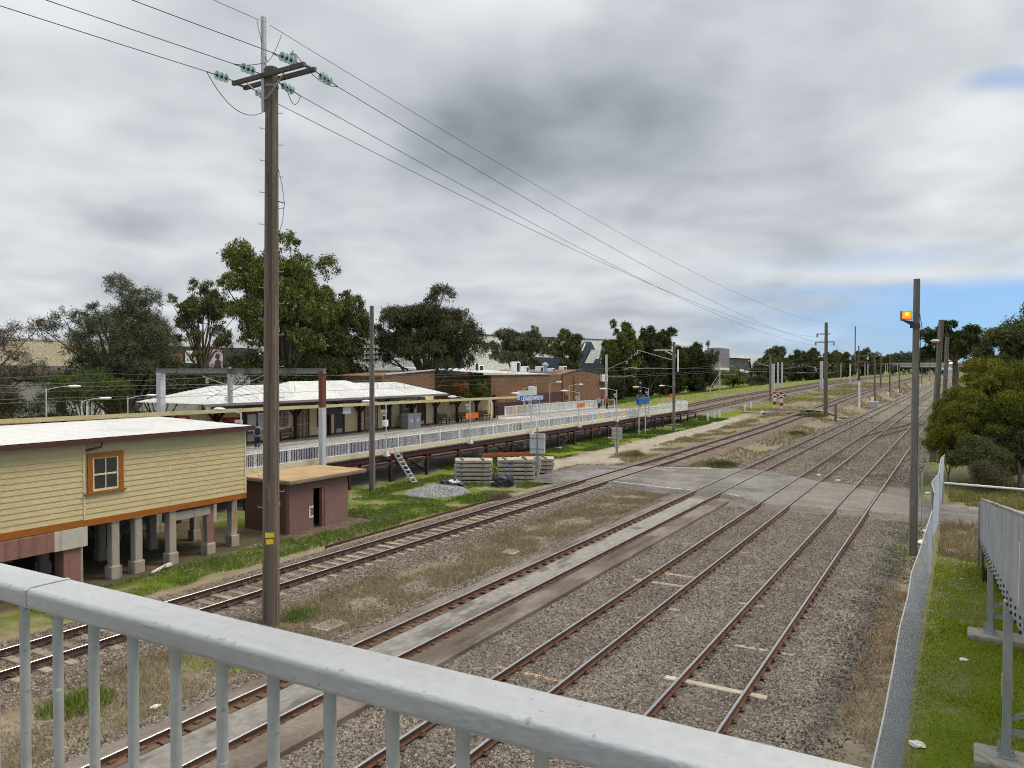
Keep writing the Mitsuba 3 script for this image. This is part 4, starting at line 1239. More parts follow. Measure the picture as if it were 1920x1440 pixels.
lp2 = thing('lamp_pole', 'second timber lamp pole with a lit yellow lantern rising behind the bushes', 'lamp pole')
part(lp2, 'shaft', pole_mesh(-2.05, 71.2, -.6, 11.2, .27, .20, (.52, 0)), 'm_pole_grey', smooth=40)
l2 = part(lp2, 'lantern', MB().bar((-1.6, 71.0, 9.55), (-2.1, 70.5, 9.6), .09, .09).disc((-1.95, 70.55, 9.62), (0, 0, -1), [(0, .12), (.1, .30), (.16, .32)], 12), 'm_lightgrey')
scene[num(f'{l2}__globe')] = mikit.ply(tm(MB().disc((-1.95, 70.55, 9.48), (0, 0, -1), [(0, .30), (.08, .27), (.15, .14), (.17, 0)], 12)), 'm_orange_sign')
scene[f'{l2}__globe']['emitter'] = {'type': 'area', 'radiance': {'type': 'rgb', 'value': [1.6, .75, .20]}}
lp3 = thing('lamp_pole', 'slim pole with a small bracket just right of the second lamp pole', 'lamp pole')
part(lp3, 'shaft', pole_mesh(-1.55, 78, -.6, 10.1, .21, .16, (.35, 0)), 'm_pole_grey', smooth=40)
part(lp3, 'bracket', MB().bar((-1.35, 77.8, 7.7), (-1.8, 77.6, 7.55), .07, .07), 'm_lightgrey')
lp4 = thing('street_lamp', 'far off street lamp with a bright white orange head among the right trees', 'street lamp')
part(lp4, 'shaft', MB().tube([(-1.2, 128, -.3), (-1.2, 128, 8.2)], .07, 6), 'm_galv')
k4 = part(lp4, 'lantern', MB().cbox((-1.4, 127.7, 8.25), (.55, .3, .12)), 'm_lightgrey')
scene[num(f'{k4}__globe')] = mikit.ply(tm(MB().cbox((-1.4, 127.65, 8.15), (.5, .25, .08))), 'm_orange_sign')
scene[f'{k4}__globe']['emitter'] = {'type': 'area', 'radiance': {'type': 'rgb', 'value': [5, 3.2, 1.2]}}

# ---------------------------------------------------------------- station platform, awning and building
PZ = 1.75
pl = num('station_platform')
labels[pl] = {'kind': 'structure', 'label': 'grey asphalt island platform of the station'}
scene[num(f'{pl}__surface')] = mikit.ply(tm(B(-47.6, -38.9, -8, 101.5, .3, PZ)), 'm_platform')
scene[num(f'{pl}__paved_apron')] = mikit.ply(tm(B(-45.3, -42.7, -8, 79, PZ, PZ + .012)), 'm_platform_apron')
scene[num(f'{pl}__coping')] = mikit.ply(tm(B(-39.3, -38.85, -8, 101.55, PZ - .2, PZ + .008)), 'm_platform_apron')
scene[num(f'{pl}__far_part')] = mikit.ply(tm(B(-50.6, -47.6, -8, 64, .3, PZ)), 'm_platform')

sb = thing('station_building', 'long cream weatherboard station building with white hipped metal roof and brown doors', 'station building')
WX = -45.3
openings = [  # y0, y1, z0, z1 above platform, kind
    (41.7, 43.2, 1.0, 2.55, 'barred'), (44.0, 45.3, 0.0, 2.45, 'gate'), (46.3, 47.4, .9, 2.5, 'sash'), (48.3, 49.4, 0.0, 2.35, 'door'),
    (52.0, 53.7, 0.0, 2.25, 'double'), (54.6, 55.6, 0.0, 2.4, 'door'), (57.0, 59.0, 1.05, 2.45, 'sash2'), (59.6, 60.9, 0.0, 2.45, 'door')]
ww = part(sb, 'wall', MB().box(-49.4, WX - .03, 36.0, 62.2, PZ, PZ + 2.4), 'm_station_board')
n_b = 16
for i in range(n_b):
    lo, hi = PZ + i * .185, PZ + (i + 1) * .185 + .01
    cuts = sorted((o[0], o[1]) for o in openings if lo < PZ + o[3] and hi > PZ + o[2])
    y = 36.0
    for a, b in cuts + [(62.2, 62.2)]:
        if a - y > .05:
            part(ww, 'board', MB().add([(WX + .02, y, lo), (WX + .02, a, lo), (WX, a, hi), (WX, y, hi)], [(0, 1, 2, 3)]), 'm_station_wall')
        y = b
tr = 'm_steelcol_rust'
for a, b, lo, hi, kind in openings:
    lo, hi = lo + PZ, hi + PZ
    fr = MB()
    for q in (a, b):
        fr.box(WX - .02, WX + .06, q - .07, q + .07, lo, hi + .02)
    fr.box(WX - .02, WX + .055, a - .07, b + .07, hi - .02, hi + .12)
    if kind in ('door', 'double', 'gate'):
        d = part(sb, 'door', fr, tr)
        if kind == 'double':
            scene[num(f'{d}__leaf')] = mikit.ply(tm(B(WX - .025, WX + .0, a, (a + b) / 2 - .03, lo, hi)), 'm_concrete_tan')
            scene[num(f'{d}__leaf')] = mikit.ply(tm(B(WX - .025, WX + .0, (a + b) / 2 + .03, b, lo, hi)), 'm_concrete_tan')
            scr = MB()
            for q in (a + .08, (a + b) / 2, b - .08):
                scr.box(WX + .01, WX + .04, q - .035, q + .035, lo + .05, hi - .03)
            for zz in (lo + .05, (lo + hi) / 2, hi - .08):
                scr.box(WX + .012, WX + .036, a + .05, b - .05, zz, zz + .06)
            scene[num(f'{d}__screen_frame')] = mikit.ply(tm(scr), 'm_cream_trim')
        elif kind == 'gate':
            scene[num(f'{d}__opening')] = mikit.ply(tm(B(WX - .025, WX + .0, a, b, lo, hi)), 'm_bench')
            bars = MB()
            for q in np.arange(a + .1, b - .05, .145):
                bars.box(WX + .02, WX + .05, q - .02, q + .02, lo + .05, hi - .05)
            for zz in (lo + .06, lo + 1.1, hi - .1):
                bars.box(WX + .022, WX + .046, a + .06, b - .06, zz, zz + .05)
            scene[num(f'{d}__bars')] = mikit.ply(tm(bars), 'm_cream_trim')
        else:
            scene[num(f'{d}__leaf')] = mikit.ply(tm(B(WX - .025, WX + .004, a + .06, b - .06, lo, hi)), 'm_charcoal' if a < 59 else 'm_brown_beam')
            scene[num(f'{d}__kick_plate')] = mikit.ply(tm(B(WX, WX + .012, a + .18, b - .2, lo + .06, lo + .50)), 'm_galv')
            scene[num(f'{d}__sign')] = mikit.ply(tm(B(WX + .03, WX + .07, a + .1, b - .1, hi + .16, hi + .34)), 'm_brown_beam')
    else:
        fr.box(WX - .02, WX + .09, a - .12, b + .12, lo - .10, lo)
        w = part(sb, 'window', fr, tr if kind != 'barred' else 'm_cream_trim')
        scene[num(f'{w}__pane')] = mikit.ply(tm(B(WX - .025, WX - .005, a + .06, b - .06, lo, hi - .02)), 'm_glass_dark')
        s = MB()
        if kind == 'barred':
            for q in np.arange(a + .1, b - .05, .12):
                s.box(WX + .06, WX + .085, q - .014, q + .014, lo - .05, hi)
            for zz in (lo, lo + .75, hi - .08):
                s.box(WX + .055, WX + .08, a, b, zz, zz + .03)
            scene[num(f'{w}__bars')] = mikit.ply(tm(s), 'm_cream_trim')
        else:
            s.box(WX - .004, WX + .03, a + .06, b - .06, (lo + hi) / 2 - .03, (lo + hi) / 2 + .03)
            for q in np.linspace(a + .09, b - .09, 3 if kind == 'sash' else 4):
                s.box(WX - .004, WX + .025, q - .025, q + .025, lo, hi)
            scene[num(f'{w}__frame')] = mikit.ply(tm(s), 'm_cream_trim')
part(sb, 'skirting', B(WX - .02, WX + .05, 36.0, 62.2, PZ, PZ + .16), tr)
# hipped roof with a raised middle
rz, re = 6.02, 4.95
rm = MB()


def hip(y0, y1, yr0, yr1, zr_):
    e = [(-42.3, y0, re), (-42.3, y1, re), (-49.7, y1, re), (-49.7, y0, re)]
    r0, r1 = (-46.0, yr0, zr_), (-46.0, yr1, zr_)
    rm.add(e + [r0, r1], [(0, 1, 5), (0, 5, 4), (1, 2, 5), (2, 3, 4), (2, 4, 5), (3, 0, 4)])


hip(33.2, 60.4, 36.6, 57.2, 6.05)
hip(40.8, 53.2, 43.9, 50.4, 6.27)
rf = part(sb, 'roof', rm, 'm_roof_white')
sm = MB()
for y in np.arange(34.0, 60, .80):
    t_ = np.interp(y, [33.2, 36.6, 57.2, 60.4], [0, 1, 1, 0])
    a, b = (-42.32, y, re + .012), (-42.32 - 3.66 * t_, y, re + .012 + (6.05 - re) * t_)
    if t_ > .1:
        sm.bar(a, b, .03, .022)
scene[num(f'{rf}__ribs')] = mikit.ply(tm(sm), 'm_roof_white')
labels[f'{rf}__ribs'] = {'kind': 'stuff'}
scene[num(f'{rf}__gutter')] = mikit.ply(tm(MB().box(-42.42, -42.24, 33.1, 60.5, re - .17, re - .0)), 'm_gutter')
for y in (39.6, 42.6, 52.2, 56.0):
    scene[num(f'{rf}__vent_pipe')] = mikit.ply(tm(MB().tube([(-44.0, y, 5.3), (-44.0, y, 5.95)], .03, 6)), 'm_galv')

aw = thing('platform_awning', 'long low cream edged awning over the platform on dark brown posts', 'awning')
AZ = lambda y: np.interp(y, [-8, 20.7, 55, 75], [4.88, 4.69, 4.46, 4.30])
fa = MB()
for a, b in zip(np.linspace(-8, 73.5, 18)[:-1], np.linspace(-8, 73.5, 18)[1:]):
    za, zb = float(AZ(a)), float(AZ(b))
    fa.add([(-42.0, a, za - .24), (-42.0, b, zb - .24), (-42.0, b, zb), (-42.0, a, za), (-42.05, a, za - .24), (-42.05, b, zb - .24), (-42.05, b, zb), (-42.05, a, za)],
           [(0, 1, 2, 3), (5, 4, 7, 6), (3, 2, 6, 7), (4, 5, 1, 0)])
part(aw, 'fascia', fa, 'm_station_board')
ar = MB()
for a, b in zip(np.linspace(-8, 73.5, 10)[:-1], np.linspace(-8, 73.5, 10)[1:]):
    za, zb = float(AZ(a)), float(AZ(b))
    ar.add([(-42.04, a, za - .03), (-42.04, b, zb - .03), (-45.9, b, zb - .24), (-45.9, a, za - .24)], [(0, 1, 2, 3)])
    ar.add([(-42.04, a, za - .14), (-42.04, b, zb - .14), (-45.9, b, zb - .32), (-45.9, a, za - .32)], [(0, 3, 2, 1)])
part(aw, 'roof', ar, 'm_gutter')
sf = MB()
for a, b in zip(np.linspace(-8, 73.4, 10)[:-1], np.linspace(-8, 73.4, 10)[1:]):
    za, zb = float(AZ(a)) - .20, float(AZ(b)) - .20
    sf.add([(-42.06, a, za), (-42.06, b, zb), (-45.9, b, zb - .2), (-45.9, a, za - .2)], [(0, 3, 2, 1)])
part(aw, 'soffit', sf, 'm_cream_trim')
for y in np.arange(-1.0, 74, 3.73):
    zt = float(AZ(y)) - .30
    m = MB().box(-45.25, -45.02, y - .11, y + .11, PZ, zt)
    for s in (-1, 1):
        m.bar((-45.1, y + s * .05, zt - .75), (-45.1, y + s * .62, zt - .12), .13, .13, up=(1, 0, 0))
    m.bar((-45.1, y, zt + .0), (-42.1, y, zt + .08), .10, .12)
    part(aw, 'post', m, 'm_awning_dark')
# board and batten screen (left of the building) and corrugated screen (right of it)
sc1 = thing('batten_screen', 'cream board and batten screen wall under the awning on the left', 'wall')
part(sc1, 'sheet', B(-45.5, -45.42, -6, 35.9, PZ, 4.3), 'm_station_wall')
bt = mikit.ply(tm(B(-.03, .03, -.025, .025, 0, 2.5)), 'm_station_wall')
for y in np.arange(-5.6, 35.8, .62):
    k = num(f'{sc1}__batten')
    scene[k] = {**bt, 'to_world': T4().translate([-45.40, float(y), PZ])}
sc2 = thing('ribbed_screen', 'cream ribbed metal screen behind the benches at the far end of the awning', 'wall')
ys_ = np.arange(62.3, 74.6, .09)
V, F = [], []
for i, y in enumerate(ys_):
    dx = .10 if (i // 3) % 2 else 0
    V += [(-45.9 + dx, y, PZ + .08), (-45.9 + dx, y, 4.05)]
for i in range(len(ys_) - 1):
    F.append((2 * i, 2 * i + 2, 2 * i + 3, 2 * i + 1))
part(sc2, 'sheet', MB().add(V, F), 'm_station_wall')
part(sc2, 'end_post', B(-46.05, -45.65, 74.5, 74.75, PZ, 4.35), 'm_awning_dark')


def board_text(parent, text, h, y, z, x, m, bold=True, width=None):
    t = meshkit.text_mesh(text, h, .012, bold)
    if width:
        e = t.bounds
        t.apply_scale([width / (e[1, 0] - e[0, 0]), 1, 1])
    M = np.eye(4)
    M[:3, :3] = np.array([[0, 0, 1], [1, 0, 0], [0, 1, 0]])
    t.apply_transform(M)
    e = t.bounds
    t.apply_translation([x - e[0, 0], y - (e[0, 1] + e[1, 1]) / 2, z - (e[0, 2] + e[1, 2]) / 2])
    part(parent, 'lettering', t, m)


s1 = thing('station_sign', 'small red station name sign hanging under the awning', 'sign')
part(s1, 'board', B(-43.25, -43.2, 30.9, 32.7, 3.80, 4.22), 'm_signred')
board_text(s1, 'Leightonfield', .2, 31.8, 4.02, -43.2, 'm_white', True, 1.35)
part(s1, 'hanger', MB().bar((-43.22, 31.2, 4.22), (-43.22, 31.2, 4.45), .03, .03).bar((-43.22, 32.4, 4.22), (-43.22, 32.4, 4.45), .03, .03), 'm_dark')
s2 = thing('station_sign', 'blue station name board with white letters on posts beyond the awning', 'sign')
part(s2, 'board', B(-44.08, -44.0, 77.4, 83.2, 3.52, 4.17), 'm_signblue')
board_text(s2, 'LEIGHTONFIELD', .42, 80.3, 3.84, -44.0, 'm_white', True, 5.3)
for y in (78.6, 82.2):
    part(s2, 'post', MB().tube([(-44.1, y, PZ), (-44.1, y, 3.6)], .06, 8), 'm_lightgrey')
s3 = thing('platform_sign_board', 'plain blue sign panel seen from its end on two pale posts by the trestle', 'sign')
part(s3, 'panel', rbox(-31.5, -31.2, 81.6, 85.0, 3.30, 4.02, .02), 'm_signblue')
for y in (82.05, 84.1):
    part(s3, 'post', MB().tube([(-31.35, y, -.4), (-31.35, y, 3.32)], .075, 8), 'm_lightgrey')


def bench(y, lab):
    b = thing('platform_bench', lab, 'bench', 'benches')
    del labels[b]['group']
    part(b, 'seat', B(-45.2, -44.75, y - .85, y + .85, PZ + .42, PZ + .47), 'm_bench')
    part(b, 'backrest', MB().cbox((-45.22, y, PZ + .78), (.05, 1.7, .42), 0, 0, -.12), 'm_bench')
    part(b, 'panel', MB().cbox((-45.185, y, PZ + .80), (.02, .95, .22), 0, 0, -.12), 'm_concrete_red')
    for q in (-.7, .7):
        part(b, 'leg', MB().box(-45.2, -45.12, y + q - .04, y + q + .04, PZ, PZ + .45).box(-44.85, -44.78, y + q - .04, y + q + .04, PZ, PZ + .62).box(-45.2, -44.78, y + q - .03, y + q + .03, PZ + .58, PZ + .62), 'm_dark')


bench(63.6, 'dark red bench nearest the station building in front of the ribbed screen')
bench(67.2, 'middle dark red bench in front of the ribbed screen, behind the orange sign')
bench(71.3, 'dark red bench farthest along the ribbed screen')
bench(42.6, 'dark red bench under the barred window just right of the tall pole')
bn = MB()
vb = thing('recycling_bins', 'pair of grey square platform bins under the station window', 'bin')
for y in (56.5, 57.5):
    k = part(vb, 'bin', rbox(-44.5, -43.6, y - .46, y + .46, PZ, PZ + 1.25, .03), 'm_galv')
    scene[num(f'{k}__lid')] = mikit.ply(tm(rbox(-44.55, -43.55, y - .48, y + .48, PZ + 1.25, PZ + 1.42, .04)), 'm_lightgrey')
    scene[num(f'{k}__label')] = mikit.ply(tm(B(-43.6, -43.585, y - .15, y + .15, PZ + .65, PZ + .95)), 'm_white')
nb = thing('notice_board', 'glazed timetable case with a red top beside the standing passenger', 'notice board')
part(nb, 'case', B(-44.9, -44.75, 38.6, 40.6, PZ + .8, PZ + 2.3), 'm_charcoal')
part(nb, 'header', B(-44.92, -44.70, 38.5, 40.7, PZ + 2.3, PZ + 2.5), 'm_signred')
for y in (38.7, 39.65):
    part(nb, 'sheet', B(-44.74, -44.73, y, y + .8, PZ + .95, PZ + 2.2), 'm_lightgrey')
for y in (38.6, 40.5):
    part(nb, 'leg', B(-44.9, -44.78, y, y + .1, PZ, PZ + .85), 'm_dark')
vm = thing('drinks_machine', 'red and dark machine with a domed top half hidden by the white roof corner', 'vending machine')
part(vm, 'body', rbox(-44.6, -43.9, 36.4, 37.4, PZ, PZ + 1.8, .05), 'm_dark')
part(vm, 'top', rbox(-44.7, -43.8, 36.3, 37.5, PZ + 1.8, PZ + 2.1, .12), 'm_signred')
sp = thing('announcement_display', 'dark hanging train display with white end box under the awning', 'display screen')
part(sp, 'screen', B(-42.6, -42.3, 43.6, 46.6, 3.75, 4.25), 'm_dark')
part(sp, 'end_box', B(-42.65, -42.25, 46.0, 46.9, 3.7, 4.22), 'm_lightgrey')
pb = solo('platform_post', MB().tube([(-44.2, 72.6, PZ), (-44.2, 72.6, PZ + 1.3)], .06, 8).cbox((-44.2, 72.6, PZ + 1.3), (.2, .2, .12)), 'm_dark', 'short dark post in front of the ribbed screen end', 'post')
for y, lab in ((52.2, 'small dark exit sign hanging above the screened double doors'), (62.6, 'small dark hanging sign at the start of the ribbed screen'), (28.2, 'small framed hanging sign left of the red station sign'), (40.3, 'little dark exit sign above the timetable case')):
    k = solo('hanging_sign', B(-43.4, -43.3, y - .25, y + .25, 3.75, 4.15), 'm_brown_beam', lab, 'sign')
# ---------------------------------------------------------------- white fence on its steel trestle
FXX = -32.3
tf = thing('steel_trestle', 'dark maroon steel trestle of posts and braces carrying the white fence', 'trestle')
part(tf, 'beam', MB().box(FXX - .12, FXX + .06, 2, 103.5, 1.36, 1.66).box(FXX - .15, FXX + .12, 2, 103.5, 1.62, 1.68).box(FXX - .15, FXX + .12, 2, 103.5, 1.34, 1.39), 'm_brown_beam')
part(tf, 'beam', B(-35.0, -34.85, 2, 103.5, 1.30, 1.6), 'm_brown_beam')
part(tf, 'beam', B(FXX - .05, FXX + .20, 2, 106.5, 1.02, 1.14), 'm_brown_beam')
part(tf, 'deck', B(-35.0, FXX + .03, 2, 103.0, 1.68, 1.73), 'm_platform')
pys = np.r_[np.arange(4.0, 56, 3.95), 58.9, 63.8, 67.2, 71.2, 75.3, 79.1, 83, 86.4, 89.8, 92.7, 95.6, 99.7, 102.8, 106.2]
for i, y in enumerate(pys):
    zb = float(ground_z(FXX, y)) - .3
    part(tf, 'post', MB().box(FXX - .03, FXX + .15, y - .09, y + .09, zb - .2, 1.03 if y > 100 else 1.36), 'm_brown_beam')
    part(tf, 'post', MB().box(-34.95, -34.8, y - .09, y + .09, -.6, 1.30), 'm_brown_beam')
    part(tf, 'cross_beam', MB().box(-35.0, FXX, y - .07, y + .07, 1.18, 1.34), 'm_brown_beam')
    if i % 3 == 0 and i + 1 < len(pys):
        y2 = pys[i + 1]
        part(tf, 'brace', MB().bar((FXX + .06, y, -.1), (FXX + .06, y2, 1.2), .08, .08, up=(1, 0, 0)), 'm_brown_beam')
    if i % 3 == 1:
        part(tf, 'brace', MB().bar((FXX - .1, y, .15), (-34.9, y + .1, 1.2), .08, .08), 'm_brown_beam')
    if i % 2 == 0:
        part(tf, 'footing', rbox(-34.3, -33.7, y + .9, y + 1.6, .0, .62, .03), 'm_concrete_pale')
    if y > 60 and i % 3 == 0:
        part(tf, 'footing', rbox(FXX - .25, FXX + .35, y - .35, y + .35, -.7, float(ground_z(FXX, y)) + .14, .03), 'm_concrete')

wf = thing('platform_fence', 'long white picket fence with hooped tops and a pastel mural behind it', 'fence')
part(wf, 'kick_board', B(FXX - .02, FXX + .02, 2, 102.8, 1.735, 2.0), 'm_cream_trim')
NB = 42
ys_ = 2.0 + 2.40 * np.arange(NB + 1)
pan = {}
for i, y in enumerate(ys_[:-1]):
    kind = 'arched' if y > 25 else 'plain'
    if y < 22 or y > 101:
        continue
    last = y > 90
    key = ('tall' if last else 'arched')
    if key not in pan:
        m = MB()
        m.box(-.02, .02, .03, 2.37, 2.02 - PZ, 2.07 - PZ).box(-.02, .02, .03, 2.37, 2.72 - PZ, 2.765 - PZ)
        for q in np.linspace(.11, 2.29, 18):
            m.box(-.005, .005, q - .0150, q + .0150, 2.03 - PZ, (3.05 if last else 2.80) - PZ)
        if not last:
            th_ = np.linspace(0, math.pi, 7)
            qq = np.linspace(.11, 2.29, 18)
            for q0, q1 in zip(qq[::2], qq[1::2]):
                c = (q0 + q1) / 2
                rr = (q1 - q0) / 2
                m.tube(np.stack([0 * th_, c + rr * np.cos(th_) * 1.0, 2.80 - PZ + 1.75 * rr * np.sin(th_)], 1), .011, 4, cap=False)
        pan[key] = mikit.ply(tm(m), 'm_white')
    k = num(f'{wf}__panel')
    scene[k] = {**pan[key], 'to_world': T4().translate([FXX, float(y), PZ])}
psrc = mikit.ply(tm(rbox(-.035, .035, -.035, .035, 0, 1.14, .006)), 'm_white')
for y in ys_:
    if 22 < y < 103:
        k = num(f'{wf}__post')
        scene[k] = {**psrc, 'to_world': T4().translate([FXX, float(y), PZ + .02])}
part(wf, 'mural_sheet', B(FXX - .14, FXX - .11, 25, 100.4, 2.04, 2.70), 'm_mural')
part(wf, 'end_return', MB().box(FXX - 1.6, FXX, 102.7, 102.75, 2.0, 3.0), 'm_white')

bf = thing('platform_end_fence', 'white fence with pastel panels on the far edge of the platform beyond the awning', 'fence')
bxs = lambda y: np.interp(y, [75, 99.5, 105], [-45.4, -44.2, -42.4])
yy = np.arange(76.2, 100.0, 2.35)
for i, y in enumerate(yy):
    a, b = (float(bxs(y)), y), (float(bxs(min(y + 2.35, 99.6))), min(y + 2.35, 99.6))
    part(bf, 'post', B(a[0] - .05, a[0] + .05, y - .05, y + .05, PZ, PZ + 1.25), 'm_white')
    if i == len(yy) - 1:
        break
    m = MB().bar((*a, PZ + 1.2), (*b, PZ + 1.2), .05, .06).bar((*a, PZ + .22), (*b, PZ + .22), .05, .06)
    for t in np.linspace(.06, .94, 12):
        x, q = a[0] + (b[0] - a[0]) * t, a[1] + (b[1] - a[1]) * t
        m.box(x - .012, x + .012, q - .012, q + .012, PZ + .2, PZ + 1.22)
    part(bf, 'panel', m, 'm_white')
    part(bf, 'mural_sheet', MB().bar((a[0] - .06, a[1], PZ + .71), (b[0] - .06, b[1], PZ + .71), .02, .92), 'm_mural')
m = MB()
for zz in (1.2, .25):
    m.bar((-44.2, 99.6, PZ + zz), (-42.2, 100.9, PZ + zz), .05, .06)
for t in (.0, .33, .66, 1.0):
    m.box(-44.2 + 2 * t - .04, -44.2 + 2 * t + .04, 99.6 + 1.3 * t - .04, 99.6 + 1.3 * t + .04, PZ, PZ + 1.25)
part(bf, 'end_rail', m, 'm_white')


def platform_lamp(y, lab, x=-32.05, zb=1.68, h=3.35, dx=-1.25, dy=-.05, sign=None, speaker=True, foot=True):
    k = thing('platform_lamp', lab, 'lamp')
    part(k, 'post', MB().tube([(x, y, zb), (x, y, zb + h)], .042, 8), 'm_lightgrey', smooth=40)
    if foot:
        part(k, 'foot', MB().add([(x + a * s, y + b * s, z) for z, s in ((zb - .05, .2), (zb + .32, .05)) for a, b in ((-1, -1), (1, -1), (1, 1), (-1, 1))],
                                 [(0, 1, 5, 4), (1, 2, 6, 5), (2, 3, 7, 6), (3, 0, 4, 7), (4, 5, 6, 7)]), 'm_lightgrey')
    t = np.linspace(0, 1, 6)
    arm_ = np.stack([x + dx * t, y + dy * t, zb + h - .10 + .22 * np.sin(t * 1.5)], 1)
    part(k, 'arm', MB().tube(arm_, .022, 6), 'm_lightgrey')
    e = arm_[-1]
    d = np.array([dx, dy, 0]) / math.hypot(dx, dy)
    hd = trimesh.creation.icosphere(subdivisions=2)
    R = trimesh.transformations.rotation_matrix(math.atan2(d[1], d[0]), [0, 0, 1])
    hd.apply_scale([.42, .17, .095])
    hd.apply_transform(R)
    hd.apply_translation(e + d * .30 + [0, 0, -.02])
    part(k, 'head', hd, 'm_white', smooth=True)
    if speaker:
        part(k, 'loudspeaker', MB().cbox((x - .22, y + .05, zb + h - .52), (.34, .2, .17), .3).cbox((x - .12, y - .04, zb + h - .75), (.2, .16, .14)), 'm_lightgrey')
    if sign == 'v':
        part(k, 'orange_board', MB().cbox((x + .05, y - .42, zb + 2.05), (.05, .86, .42), .35), 'm_orange_sign')
        part(k, 'orange_board', MB().cbox((x + .05, y + .42, zb + 2.05), (.05, .86, .42), -.35), 'm_orange_sign')
    if sign == 's':
        part(k, 'orange_board', MB().cbox((x - .3, y - .1, zb + 2.2), (.5, .06, .42), .5), 'm_orange_sign')
    return k


platform_lamp(27.3, 'fence lamp half hidden behind the white roof corner')
platform_lamp(38.9, 'fence lamp with a white box on its post, right of the grey timber pole')
platform_lamp(48.7, 'fence lamp carrying orange V boards, nearest of the two such lamps', sign='v')
platform_lamp(58.3, 'fence lamp in front of the blue station name board')
platform_lamp(67.9, 'fence lamp carrying orange V boards, farther of the two such lamps', sign='v')
platform_lamp(77.3, 'fence lamp beside the passengers at the platform end')
platform_lamp(87.0, 'fence lamp just behind the plain blue sign panel')
platform_lamp(96.2, 'last fence lamp with a small orange plate next to the timber mast', sign='s', speaker=False)
part('platform_lamp_001', 'control_box', B(-32.25, -32.0, 38.75, 39.05, 3.55, 3.95), 'm_white')
for y, x, h, lab, dx, dy in ((27.8, -50.8, 4.25, 'far platform lamp rising highest above the awning on the left', .2, 1.4), (30.1, -50.8, 3.4, 'far platform lamp with only its head showing above the awning', .2, 1.2),
                             (33.4, -50.8, 3.5, 'far platform lamp just left of the gantry column', .2, 1.4), (82, -46.2, 3.2, 'small floodlight pole behind the blue station name board', .5, .5),
                             (91.3, -47.4, 3.7, 'lamp pole against the brick wall beyond the pastel fence', .9, .3), (95.5, -46.6, 3.3, 'lamp pole with a small orange plate at the far end of the pastel fence', .6, 2.1)):
    platform_lamp(y, lab, x, PZ, h, dx, dy, sign='s' if 'orange' in lab else None, speaker=False, foot=False)
# ---------------------------------------------------------------- gantry and overhead line masts
gt = thing('overhead_gantry', 'steel portal gantry with one rust red column spanning the platform', 'gantry')
c_ = MB()
gx_, gy_ = -31.75, 32.85
part(gt, 'column', rbox(gx_ - .15, gx_ + .15, gy_ - .17, gy_ + .17, .2, 5.02, .02), 'm_lightgrey')
part(gt, 'column_top', rbox(gx_ - .15, gx_ + .15, gy_ - .17, gy_ + .17, 5.02, 7.12, .02), 'm_steelcol_rust')
part(gt, 'far_column', rbox(-46.55, -46.1, gy_ - .2, gy_ + .2, PZ, 6.98, .02), 'm_lightgrey')
part(gt, 'beam', MB().box(-46.7, gx_ + .2, gy_ - .13, gy_ + .13, 6.96, 7.05).box(-46.7, gx_ + .2, gy_ - .13, gy_ + .13, 7.22, 7.27).box(-46.7, gx_ + .2, gy_ - .10, gy_ + .10, 7.04, 7.23), 'm_slab_grey')
dm = part(gt, 'drop_post', MB().box(-39.65, -39.4, gy_ - .1, gy_ + .1, 5.1, 7.05), 'm_galv')
scene[num(f'{dm}__arms')] = mikit.ply(tm(MB().bar((-39.5, gy_, 6.15), (-41.7, gy_ - .3, 6.8), .05, .05).bar((-39.5, gy_, 5.85), (-36.9, gy_ + .3, 6.85), .05, .05)
                                         .tube([(-39.6, gy_, 5.5), (-40.6, gy_, 5.7), (-41.7, gy_, 5.35)], .025, 5).tube([(-39.4, gy_, 5.5), (-37.6, gy_, 5.7), (-37.0, gy_, 5.45)], .025, 5)), 'm_galv')
ins = MB()
for x, z in ((-41.7, 6.55), (-37.9, 6.5), (-39.9, 5.42)):
    for j in range(3):
        ins.disc((x, gy_, z - .11 * j), (0, 0, 1), [(0, .03), (.02, .11), (.05, .10), (.07, .03)], 8)
scene[num(f'{dm}__insulators')] = mikit.ply(tm(ins), 'm_lightgrey')

MAST = []


def mast(x, y, zt, lab, m='m_lightgrey', r=.13, arms=(), zb=None):
    k = thing('overhead_mast', lab, 'overhead line mast')
    zb = float(ground_z(x, y)) - .3 if zb is None else zb
    part(k, 'post', MB().tube([(x, y, zb), (x, y, zt)], r, 8) if m != 'box' else MB().box(x - r, x + r, y - r, y + r, zb, zt), 'm_lightgrey' if m == 'box' else m, smooth=40)
    for d in arms:
        a = MB().bar((x, y, zt - 2.2), (x + d, y, zt - .9), .06, .06).bar((x, y, zt - 3.2), (x + d * 1.1, y, zt - 3.2), .05, .05).tube([(x + d * .9, y, zt - 3.2), (x + d * 1.2, y, zt - 3.0), (x + d * 1.4, y, zt - 3.3)], .03, 5)
        kk_ = part(k, 'arm', a, 'm_lightgrey')
        i_ = MB()
        for j in range(3):
            i_.disc((x + d, y, zt - 1.05 - .13 * j), (0, 0, 1), [(0, .04), (.03, .10), (.06, .09), (.08, .03)], 7)
        scene[num(f'{kk_}__insulators')] = mikit.ply(tm(i_), 'm_white')
    return k


